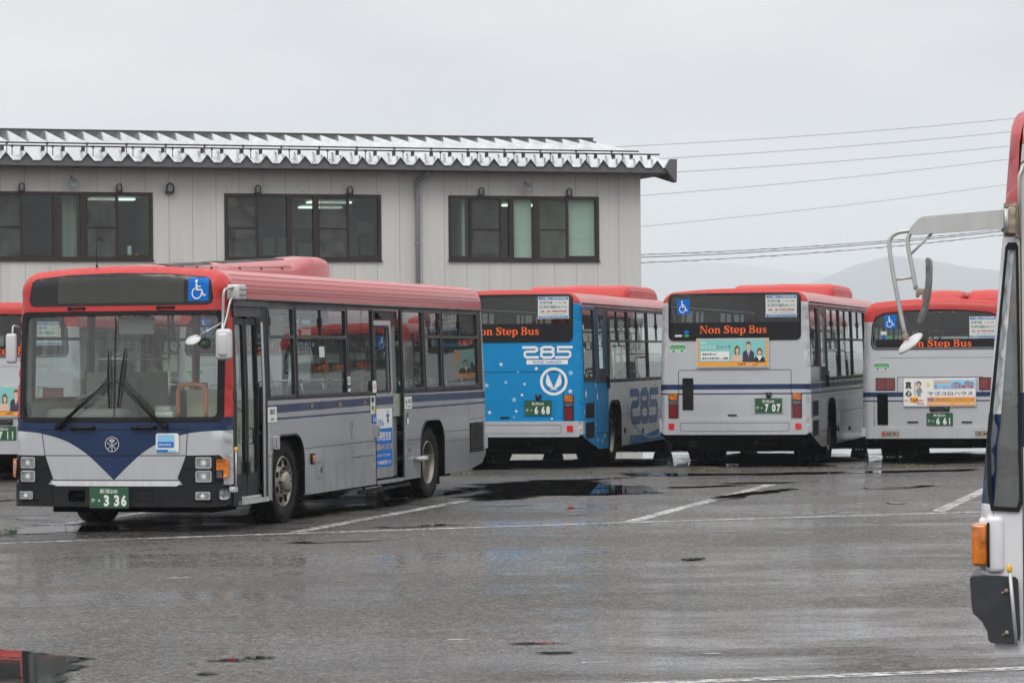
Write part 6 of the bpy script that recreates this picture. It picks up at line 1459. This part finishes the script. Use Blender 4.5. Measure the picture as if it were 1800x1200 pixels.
    o = mb.build('seam_grass', [mat('grass_green', (.075, .10, .030), .8), mat('grass_dry', (.17, .14, .07), .8)]); o['kind'] = 'stuff'; o['label'] = 'thin grass and moss in the paving seam behind the bay lines'
    mb = MB()
    for i in range(len(seam) - 1):
        a, b = Vector((*seam[i], .003)), Vector((*seam[i + 1], .003)); d_ = (b - a).normalized(); nn = Vector((-d_.y, d_.x, 0)) * .05
        mb.add([a + nn, a - nn, b - nn, b + nn], [(0, 1, 2, 3)])
    structure(mb.build('paving_seam', mat('seam_dirt', (.03, .028, .02), .9, var=.4)))
    # small dark patch of debris on the asphalt
    mb = MB(); 
    for k in range(7): mb.rbox((1.60 + .02 * k + rg.uniform(-.02, .02), 27.9 + rg.uniform(-.12, .12), .01), (.05, .10, .012), .004, rot=Matrix.Rotation(rg.uniform(0, 3), 3, 'Z'))
    tag(mb.build('flattened_scrap', M['black']), 'small flattened dark scrap lying on the wet asphalt in front of the bays', 'scrap')

# ================================================================ depot office building
def building():
    root = thing('office_building', 'two-storey pale grey panel-clad depot office with ribbed metal roof behind the buses', 'building', (1.256, 78.5, 0), R(19))
    WM, t, p = newmat('cladding_panel')
    co = t.nodes.new('ShaderNodeTexCoord'); s = t.nodes.new('ShaderNodeSeparateXYZ'); t.links.new(co.outputs['Object'], s.inputs[0])
    n = t.nodes.new('ShaderNodeTexNoise'); n.inputs['Scale'].default_value = .8; n.inputs['Detail'].default_value = 7; mp_ = t.nodes.new('ShaderNodeMapping'); mp_.inputs['Scale'].default_value = (2.0, 1, .25); t.links.new(co.outputs['Object'], mp_.inputs[0]); t.links.new(mp_.outputs[0], n.inputs['Vector'])
    cr_ = t.nodes.new('ShaderNodeValToRGB'); cr_.color_ramp.elements[0].color = (.52, .51, .485, 1); cr_.color_ramp.elements[0].position = .3; cr_.color_ramp.elements[1].color = (.585, .573, .545, 1); cr_.color_ramp.elements[1].position = .7
    t.links.new(n.outputs['Fac'], cr_.inputs[0]); p.inputs['Roughness'].default_value = .6
    m2_ = t.nodes.new('ShaderNodeMapping'); m2_.inputs['Scale'].default_value = (9, 1, .35); t.links.new(co.outputs['Object'], m2_.inputs[0])
    n2_ = t.nodes.new('ShaderNodeTexNoise'); n2_.inputs['Scale'].default_value = 1.0; n2_.inputs['Detail'].default_value = 5; t.links.new(m2_.outputs[0], n2_.inputs['Vector'])
    r2_ = t.nodes.new('ShaderNodeMapRange'); r2_.inputs[1].default_value = .52; r2_.inputs[2].default_value = .72; r2_.inputs[4].default_value = .16; t.links.new(n2_.outputs['Fac'], r2_.inputs[0])
    x2_ = t.nodes.new('ShaderNodeMixRGB'); t.links.new(r2_.outputs[0], x2_.inputs[0]); t.links.new(cr_.outputs[0], x2_.inputs[1]); x2_.inputs[2].default_value = (.30, .285, .25, 1); t.links.new(x2_.outputs[0], p.inputs['Base Color'])
    seamm = mat('panel_joint', (.30, .285, .26), .8)
    BR = mat('brown_window_frame', (.030, .020, .018), .4, .2)
    FA = mat('grey_fascia', (.115, .115, .12), .5, .0, var=.05, spec=.3)
    GV = mat('galvanised_roof', (.66, .68, .68), .16, .85, 0, var=.12, vscale=1.5, bump=.25, bscale=2.5)
    DK = mat('roof_steel_dark', (.035, .03, .032), .5, .3)
    wins = [(-21.0, -16.9), (-14.86, -10.765), (-8.92, -4.845), (-3.02, 1.09)]
    z0, z1 = 4.34, 6.0
    I = lambda x, z, off=0.0: (x, -off, z)
    mb = MB(); lower = [(-20.5, -17.5), (-14.3, -11.2), (-8.3, -5.3), (-2.4, .6)]
    hs = [rect(a, b, z0, z1) for a, b in wins] + [rect(a, b, 1.0, 2.6) for a, b in lower]
    surf(mb, I, [rect(-26, 2.28, 0, 6.62)], hs, step=9, smooth=False)
    mb.add([(2.28, 0, 0), (2.28, 11.4, 0), (2.28, 11.4, 6.7), (2.28, 5.6, 7.5), (2.28, 0, 6.6)], [(0, 1, 2, 3, 4)]); mb.add([(-26, 0, 0), (-26, 11.4, 0), (-26, 11.4, 6.7), (-26, 5.6, 7.5), (-26, 0, 6.6)], [(0, 1, 2, 3, 4)]); mb.add([(-26, 11.4, 0), (2.28, 11.4, 0), (2.28, 11.4, 6.7), (-26, 11.4, 6.7)], [(0, 1, 2, 3)])
    for a, b in wins:    # reveals
        mb.add([(a, 0, z0), (b, 0, z0), (b, 0, z1), (a, 0, z1), (a, .14, z0), (b, .14, z0), (b, .14, z1), (a, .14, z1)], [(0, 1, 5, 4), (1, 2, 6, 5), (2, 3, 7, 6), (3, 0, 4, 7)])
    mb.build('wall', WM, root)
    mb = MB(); k = 2.28 - .62
    x = 1.66
    while x > -26:
        spans = [(0, 6.6)]
        for a, b in wins:
            if a < x < b: spans = [(0, z0 - .02), (z1 + .02, 6.6)]
        for za, zb in spans: mb.bbox((x - .005, -.003, za), (x + .005, .01, zb))
        x -= .6
    mb.build('panel_joints', seamm, root)
    for wi, (a, b) in enumerate(wins):
        off = a + 8.92
        if wi == 3: vs_ = [(-2.43, .05), (-1.62, .05), (-1.325, .13), (-.635, .15), (.22, .06)]; bars = [(-2.43, -1.62), (-.56, .22)]
        else: vs_ = [(-8.08 + off, .06), (-7.245 + off, .13), (-6.555 + off, .15), (-5.71 + off, .06)]; bars = [(a + .05, -8.08 + off), (-6.48 + off, -5.71 + off)]
        mb = MB(); fw = .07
        mb.bbox((a - .01, -.03, z0 - .01), (b + .01, .08, z0 + fw)); mb.bbox((a - .01, -.03, z1 - fw), (b + .01, .08, z1 + .01)); mb.bbox((a - .01, -.028, z0 + fw), (a + fw, .08, z1 - fw)); mb.bbox((b - fw, -.028, z0 + fw), (b + .01, .08, z1 - fw))
        for x, wd in vs_: mb.bbox((x - wd / 2, -.025, z0 + fw), (x + wd / 2, .07, z1 - fw))
        for x0_, x1_ in bars: mb.bbox((x0_ + .03, -.012, 5.125), (x1_ - .03, .02, 5.158))
        mb.bbox((bars[1][1] + .03, -.02, z0 + fw), (b - fw, .03, z0 + fw + .05)); mb.bbox((vs_[0][0] + .03 if wi != 3 else -2.95, -.02, z0 + fw), (vs_[1][0] - .06 if wi != 3 else -2.46, .03, z0 + fw + .04))
        mb.bbox((a - .03, -.06, z0 - .035), (b + .03, .0, z0 - .01))
        f = mb.build('window', BR, root)
        mb = MB(); mb.bbox((a + .03, .035, z0 + .03), (b - .03, .039, z1 - .03)); mb.build('pane', M['bglass'], f)
        for x0_, x1_ in bars: mb = MB(); mb.bbox((x0_ + .02, .005, z0 + .08), (x1_ - .02, .007, z1 - .08)); mb.build('insect_screen', M['mesh_screen'], f)
    for a, b in lower:
        mb = MB()
        for (p0, p1) in (((a, -.02, 1.0), (b, .06, 1.07)), ((a, -.02, 2.53), (b, .06, 2.6)), ((a, -.018, 1.07), (a + .06, .06, 2.53)), ((b - .06, -.018, 1.07), (b, .06, 2.53)), (((a + b) / 2 - .04, -.018, 1.07), ((a + b) / 2 + .04, .06, 2.53))): mb.bbox(p0, p1)
        f = mb.build('window', BR, root); mb = MB(); mb.bbox((a + .03, .03, 1.03), (b - .03, .034, 2.57)); mb.build('pane', M['bglass'], f)
    # office rooms behind the glass
    RM = mat('office_wall', (.40, .41, .36), .8); CM = mat('office_ceiling', (.30, .30, .28), .9); PM = mat('paper_sheet', (.50, .51, .48), .8); KM = mat('cabinet_grey', (.20, .21, .20), .6); BL = mat('window_blind', (.66, .68, .63), .7, var=.03, stretch=(.2, 1, 40))
    CU = mat('curtain_cloth', (.30, .31, .27), .9, var=.3, vscale=2, stretch=(14, 1, .1)); LT = emis('fluorescent_tube', (.92, 1.0, .95), 1.3)
    mb = MB(); mb.bbox((-25.9, 9.0, 3.4), (2.2, 9.05, 6.5)); mb.bbox((-25.9, .2, 6.12), (2.2, 9.0, 6.16), 1); mb.bbox((-25.9, .2, 3.35), (2.2, 9.0, 3.4), 2)
    for x in (-15.6, -9.9, -2.6): mb.bbox((x, .2, 3.4), (x + .08, 9.0, 6.12))
    mb.build('room', [RM, CM, KM], root)
    mb = MB(); rg = random.Random(11)
    for x in np.arange(-7.9, -3.4, .56):
        if rg.random() < .9: h = rg.uniform(.35, .7); mb.bbox((x, 2.92, 4.50), (x + rg.uniform(.35, .5), 2.94, 4.50 + h))
    mb.bbox((-8.4, 2.96, 3.4), (-2.6, 3.0, 5.28), 1); mb.bbox((-5.0, 1.6, 5.10), (-4.55, 1.62, 5.40)); mb.bbox((-8.1, 2.5, 3.4), (-7.3, 2.9, 5.0), 1); mb.bbox((-9.8, 8.9, 5.1), (-2.7, 8.95, 5.7), 2)
    mb.build('notice_board', [PM, KM, RM], root)
    mb = MB()
    for (x, y) in ((-4.8, 4.9), (-4.3, 7.6), (-10.9, 4.2), (-20.0, 5.0), (1.0, 5.6)):
        mb.bbox((x - .6, y, 6.04), (x + .6, y + .32, 6.09))
    mb.build('ceiling_lamp', LT, root)
    mb = MB(); mb.bbox((-1.26, .16, 4.42), (-.72, .165, 5.93)); mb.bbox((-.55, .16, 4.42), (1.03, .165, 5.93)); mb.bbox((-1.30, .155, 4.88), (1.03, .159, 4.885), 1); mb.build('blind', [BL, KM], root)
    mb = MB(); mb.bbox((-12.95, .35, 4.4), (-12.6, .42, 5.95)); mb.bbox((-15.4, .35, 4.4), (-14.4, .42, 5.95)); mb.bbox((-13.2, .3, 4.4), (-13.1, .34, 5.95)); mb.build('curtain', CU, root)
    mb = MB()
    for k in range(10): mb.bbox((-12.4 + k * .075, .22 + rg.uniform(0, .1), 4.41), (-12.4 + k * .075 + rg.uniform(.02, .05), .30 + rg.uniform(0, .08), 4.41 + rg.uniform(.12, .45)), rg.choice((0, 0, 1, 2)))
    mb.rbox((-11.3, .25, 4.55), (.10, .08, .28), .02, 0); mb.rbox((-11.1, .25, 4.46), (.07, .07, .07), .02, 2); mb.bbox((-14.5, .18, 4.55), (-14.28, .19, 4.80), 0); mb.build('sill_clutter', [PM, M['decal_blue'], M['decal_orange']], root)
    # eaves, soffit, fascia
    mb = MB(); mb.bbox((-26.4, -.62, 6.615), (2.94, -.585, 6.735)); mb.bbox((-26.4, -.585, 6.60), (2.955, .01, 6.62)); mb.bbox((2.28, .01, 6.585), (2.955, 11.5, 6.615)); mb.build('fascia', FA, root)
    # ribbed roof
    def rib(x): 
        u = ((x + 14.0) / .5) % 1.0
        u = min(u, 1 - u)             # 0 at peak, .5 in the trough
        return .185 * (1 - min(1, max(0, (u - .02) / .30)))
    xs_ = []
    x = -26.5
    while x <= 2.95:
        xs_.append(x); x += .01
    keep = [x for x in xs_ if any(abs((((x + 14.0) / .5) % 1.0) - q) < .0101 for q in (0.02, .32, .68, .98))] + [-26.5, 2.95]
    keep = sorted(set(round(x, 3) for x in keep)); sl_ = 1.03 / 6.2
    mb = MB(); n = len(keep)
    for d0, y0, y1, za, zb in ((0, -.66, 5.6, 6.745, 6.745 + 6.26 * sl_), (1, 5.6, 11.9, 6.745 + 6.26 * sl_, 6.745)):
        vs = [(x, y0, za + rib(x)) for x in keep] + [(x, y1, zb + rib(x)) for x in keep]
        mb.add(vs, [(i, i + 1, n + i + 1, n + i) for i in range(n - 1)])
    # folded eave edge
    vs = [(x, -.66, 6.745 + rib(x)) for x in keep] + [(x, -.66, 6.733 + rib(x)) for x in keep] + [(x, -.5, 6.733 + rib(x) + .02) for x in keep]
    mb.add(vs, [(i, i + 1, n + i + 1, n + i) for i in range(n - 1)] + [(n + i, n + i + 1, 2 * n + i + 1, 2 * n + i) for i in range(n - 1)])
    mb.build('ribbed_roof', GV, root)
    # closures under the ribs at the eave, and along the ridge
    mb = MB()
    vs = [(x, -.60, 6.70) for x in keep] + [(x, -.60, 6.738 + rib(x)) for x in keep]; mb.add(vs, [(i, i + 1, n + i + 1, n + i) for i in range(n - 1)])
    zr = 6.745 + 6.0 * sl_
    vs = [(x, 5.30, zr - .02 + rib(x)) for x in keep] + [(x, 5.30, zr + .20) for x in keep]; mb.add(vs, [(i, i + 1, n + i + 1, n + i) for i in range(n - 1)])
    mb.bbox((-26.5, 5.28, zr + .195), (2.97, 5.95, zr + .215)); mb.build('rib_closure', FA, root)
    # barge board at the gable
    mb = MB(); 
    bb = [(-.60, 6.36), (-.60, 6.80), (5.6, 7.83), (11.9, 6.80), (11.9, 6.35), (5.6, 7.45)]
    vs = [(2.955, y, z) for y, z in bb] + [(3.02, y, z) for y, z in bb]; mb.add(vs, [(0, 1, 2, 5), (2, 3, 4, 5), (6, 7, 8, 11), (8, 9, 10, 11)] + [(i, (i + 1) % 6, 6 + (i + 1) % 6, 6 + i) for i in range(6)])
    cp = [(2.70, 6.735), (2.84, 6.97), (3.03, 6.97), (3.02, 6.37), (2.99, 6.37)]; mb.add([(x, -.72, z) for x, z in cp] + [(x, -.62, z) for x, z in cp], [(4, 3, 2, 1, 0), (5, 6, 7, 8, 9)] + [(i, (i + 1) % 5, 5 + (i + 1) % 5, 5 + i) for i in range(5)]); mb.build('barge_board', FA, root)
    # snow guards
    for y, up, x1_ in ((-.06, .10, 2.80), (.72, .10, 2.52)):
        zz = 6.745 + (y + .66) * sl_ + .185
        mb = MB(); mb.tube([(-26.4, y, zz + up), (x1_, y, zz + up)], .022, 6)
        x = -26.5
        while x < x1_ - .1:
            if y < .5: mb.bbox((x - .045, y - .02, zz - .05), (x + .045, y + .0, zz + up))
            x += .5
        x = -26.25
        while x < x1_ - .3: mb.tube([(x, y, zz + up - .03), (x, y - .03, zz + up + .01)], .035, 6); mb.tube([(x, y, zz - .14), (x, y, zz + up)], .012, 5); x += 1.0
        mb.build('snow_guard', DK, root)
    # downpipe
    GP = mat('grey_pvc_pipe', (.20, .21, .225), .35, var=.05)
    mb = MB(); mb.tube(cat([(-3.68, -.42, 6.63), (-3.72, -.36, 6.50), (-3.86, -.16, 6.42), (-3.89, -.10, 6.30)], 4) + [(-3.89, -.10, 6.1), (-3.89, -.10, .1)], .062, 12)
    for z in (5.9, 4.75, 3.4, 2.0): mb.tube([(-3.89, -.10, z - .02), (-3.89, -.10, z + .02)], .068, 12); mb.bbox((-3.95, -.08, z - .015), (-3.83, .0, z + .015))
    mb.build('downpipe', GP, root)
    # vent hoods above the windows
    for x, big in ((-14.03, 0), (-11.61, 0), (-10.33, 1), (-8.08, 0), (-5.68, 0), (-2.16, 0), (.25, 0), (-19.5, 0)):
        k = 1.15 if big else .82; z = 6.11
        mb = MB(); ar = [(x - .075 * k, -.12, z - .09)] + [(x + .075 * k * math.cos(R(a)), -.12, z + .04 + .075 * k * math.sin(R(a))) for a in range(180, -1, -20)] + [(x + .075 * k, -.12, z - .09)]
        mb.tube(ar, .017 * k, 6); mb.rbox((x, -.06, z + .0), (.15 * k, .12, .16), .03, 1); mb.bbox((x - .09 * k, -.14, z - .115), (x + .09 * k, 0, z - .075)); mb.build('vent_hood', [DK, M['decal_grey']], root)
    for x, tl in ((-12.78, 1), (-.92, 0)):
        mb = MB(); mb.tube([(x, 0, 6.33), (x, -.14, 6.30)], .03, 8); mb.lathe([(0, 0), (.045, .005), (.06, .05), (.105, .14), (.112, .15), (.09, .14), (0, .10)], (x, -.12, 6.22), 'Y', 18, sgn=-1); mb.tube([(x - .03, -.1, 6.40), (x, -.1, 6.28)], .02, 6); mb.build('floodlight', M['decal_grey'], root)
    mb = MB()
    for a, b in wins[1:]:
        for x in (a + .06, (a + b) / 2, b - .06): mb.rbox((x, -.015, 6.07), (.02, .03, .02), .005)
    mb.build('cladding_pegs', DK, root)
    return root

# ================================================================ wires, hills, haze
def wires():
    wm = mat('wire_black', (.05, .055, .06), .6)
    W_ = [((2.91, 150, 12.09), (27.04, 165, 14.51), .011), ((2.91, 150, 11.38), (27.04, 165, 13.8), .011), ((2.90, 150, 10.67), (27.03, 165, 13.02), .011), ((2.89, 150, 9.51), (27.02, 165, 12.3), .010), ((2.88, 150, 7.92), (27.01, 165, 10.93), .009),
          ((2.87, 150, 6.74), (26.83, 165, 8.47), .016), ((2.87, 150, 6.60), (26.83, 165, 8.38), .022), ((2.86, 150, 6.31), (26.83, 165, 8.19), .016)]
    names = ['uppermost thin overhead wire right of the office roof', 'second overhead wire from the top right of the office roof', 'third overhead wire from the top, level with the roof corner', 'fourth overhead wire from the top, just below the roof corner', 'fifth and faintest overhead wire, midway down the sky',
             'upper of the three low dark cables across the hills', 'thickest middle cable of the three low ones', 'lowest overhead cable, nearest the bus roofs']
    for k, (a, b, r_) in enumerate(W_):
        a, b = Vector(a), Vector(b); d = b - a; pts = []
        for i in range(41):
            t_ = -.8 + 3.0 * i / 40; s = 4 * (t_ - .5) ** 2 * .16 - .16; pts.append(a + d * t_ + Vector((0, 0, s * (1.0 if k < 5 else 1.6))))
        mb = MB(); mb.tube(pts, r_, 5)
        if k in (5, 7): mb.tube([Vector(q) + Vector((0, 0, .035 * math.sin(i * 2.6))) for i, q in enumerate(cat([tuple(p) for p in pts], 3))], r_ * .6, 4)
        o = mb.build('overhead_wire', wm); tag(o, names[k], 'wire', 'overhead wires behind the yard')

def hills():
    hm = mat('forested_hill', (.050, .066, .080), .9, var=.25, vscale=.004)
    def ridge(name, prof, Y, dep, seed, amp):
        rg = random.Random(seed); xs = np.linspace(prof[0][0], prof[-1][0], 260); px = [q[0] for q in prof]; pz = [q[1] for q in prof]
        ph = [rg.uniform(0, 6.28) for _ in range(9)]; rows = 14; vs = []; fs = []
        for j in range(rows + 1):
            v = j / rows; fall = math.sin(math.pi * v) ** 1.2
            for x in xs:
                z = np.interp(x, px, pz); n_ = sum(math.sin(x * (.006 * 1.9 ** k) + ph[k] + v * 5 * (k + 1)) / 1.75 ** k for k in range(7)) * amp
                edge = min(1, (x - px[0]) / 300, (px[-1] - x) / 300)
                vs.append((x, Y + (v - .5) * dep, max(-1, (z + n_ * (.25 + .75 * abs(v - .5) * 2)) * fall * max(0, edge)) - (2 if j in (0, rows) else 0)))
        n = len(xs)
        for j in range(rows):
            for i in range(n - 1): fs.append((j * n + i, j * n + i + 1, (j + 1) * n + i + 1, (j + 1) * n + i))
        mb = MB(); mb.add(vs, fs, 0, True); structure(mb.build(name, hm))
    ridge('hills', [(-900, 90), (200, 100), (453, 113), (544, 125), (622, 148), (678, 171), (755, 191), (828, 181), (892, 166), (969, 158), (1133, 130), (2600, 120)], 6000, 1400, 2, 4)
    ridge('mountains', [(-1500, 200), (-400, 230), (2, 262), (257, 300), (440, 312), (600, 300), (755, 290), (900, 272), (1040, 262), (1250, 245), (1700, 225), (3500, 200)], 10000, 1500, 4, 9)

def haze():
    m = bpy.data.materials.new('haze'); m.use_nodes = True; t = m.node_tree
    for n in list(t.nodes): t.nodes.remove(n)
    o = t.nodes.new('ShaderNodeOutputMaterial'); v = t.nodes.new('ShaderNodeVolumePrincipled'); v.inputs['Color'].default_value = (.90, .93, .985, 1); v.inputs['Density'].default_value = HAZE_D; v.inputs['Anisotropy'].default_value = .2
    t.links.new(v.outputs[0], o.inputs['Volume'])
    mb = MB(); mb.bbox((-9100, -450, -1), (9100, 11200, 480)); ob = mb.build('haze', m); ob['kind'] = 'stuff'; ob['label'] = 'thin misty air that fades the far hills'
HAZE_D = 0.00025

build_ground()
building()
bus_336()
bus_tall((4.917, 55.601, 0), R(76.9), 'silver city bus from behind with number plate 707 and a teal and orange news advert', '707', 'silver')
bus_tall((1.093, 55.301, 0), R(77.1), 'bright blue bus from behind lettered 285 GOD HAND, number plate 668', '668', 'blue')
bus_low((8.412, 56.401, 0), R(76.9), 'silver city bus from behind with a white and orange house advert, number plate 661', '661', 'house')
bus_low((-6.829, 52.401, 0), R(76.9), 'silver bus from behind at the left edge, number plate ending in 711', '711', 'news')
bus_low((-2.998, 53.401, 0), R(76.9), 'bus mostly hidden behind the front bus, glimpsed through its windows', None, None)
bus_near()
wires()
hills()
if HAZE_D: haze()
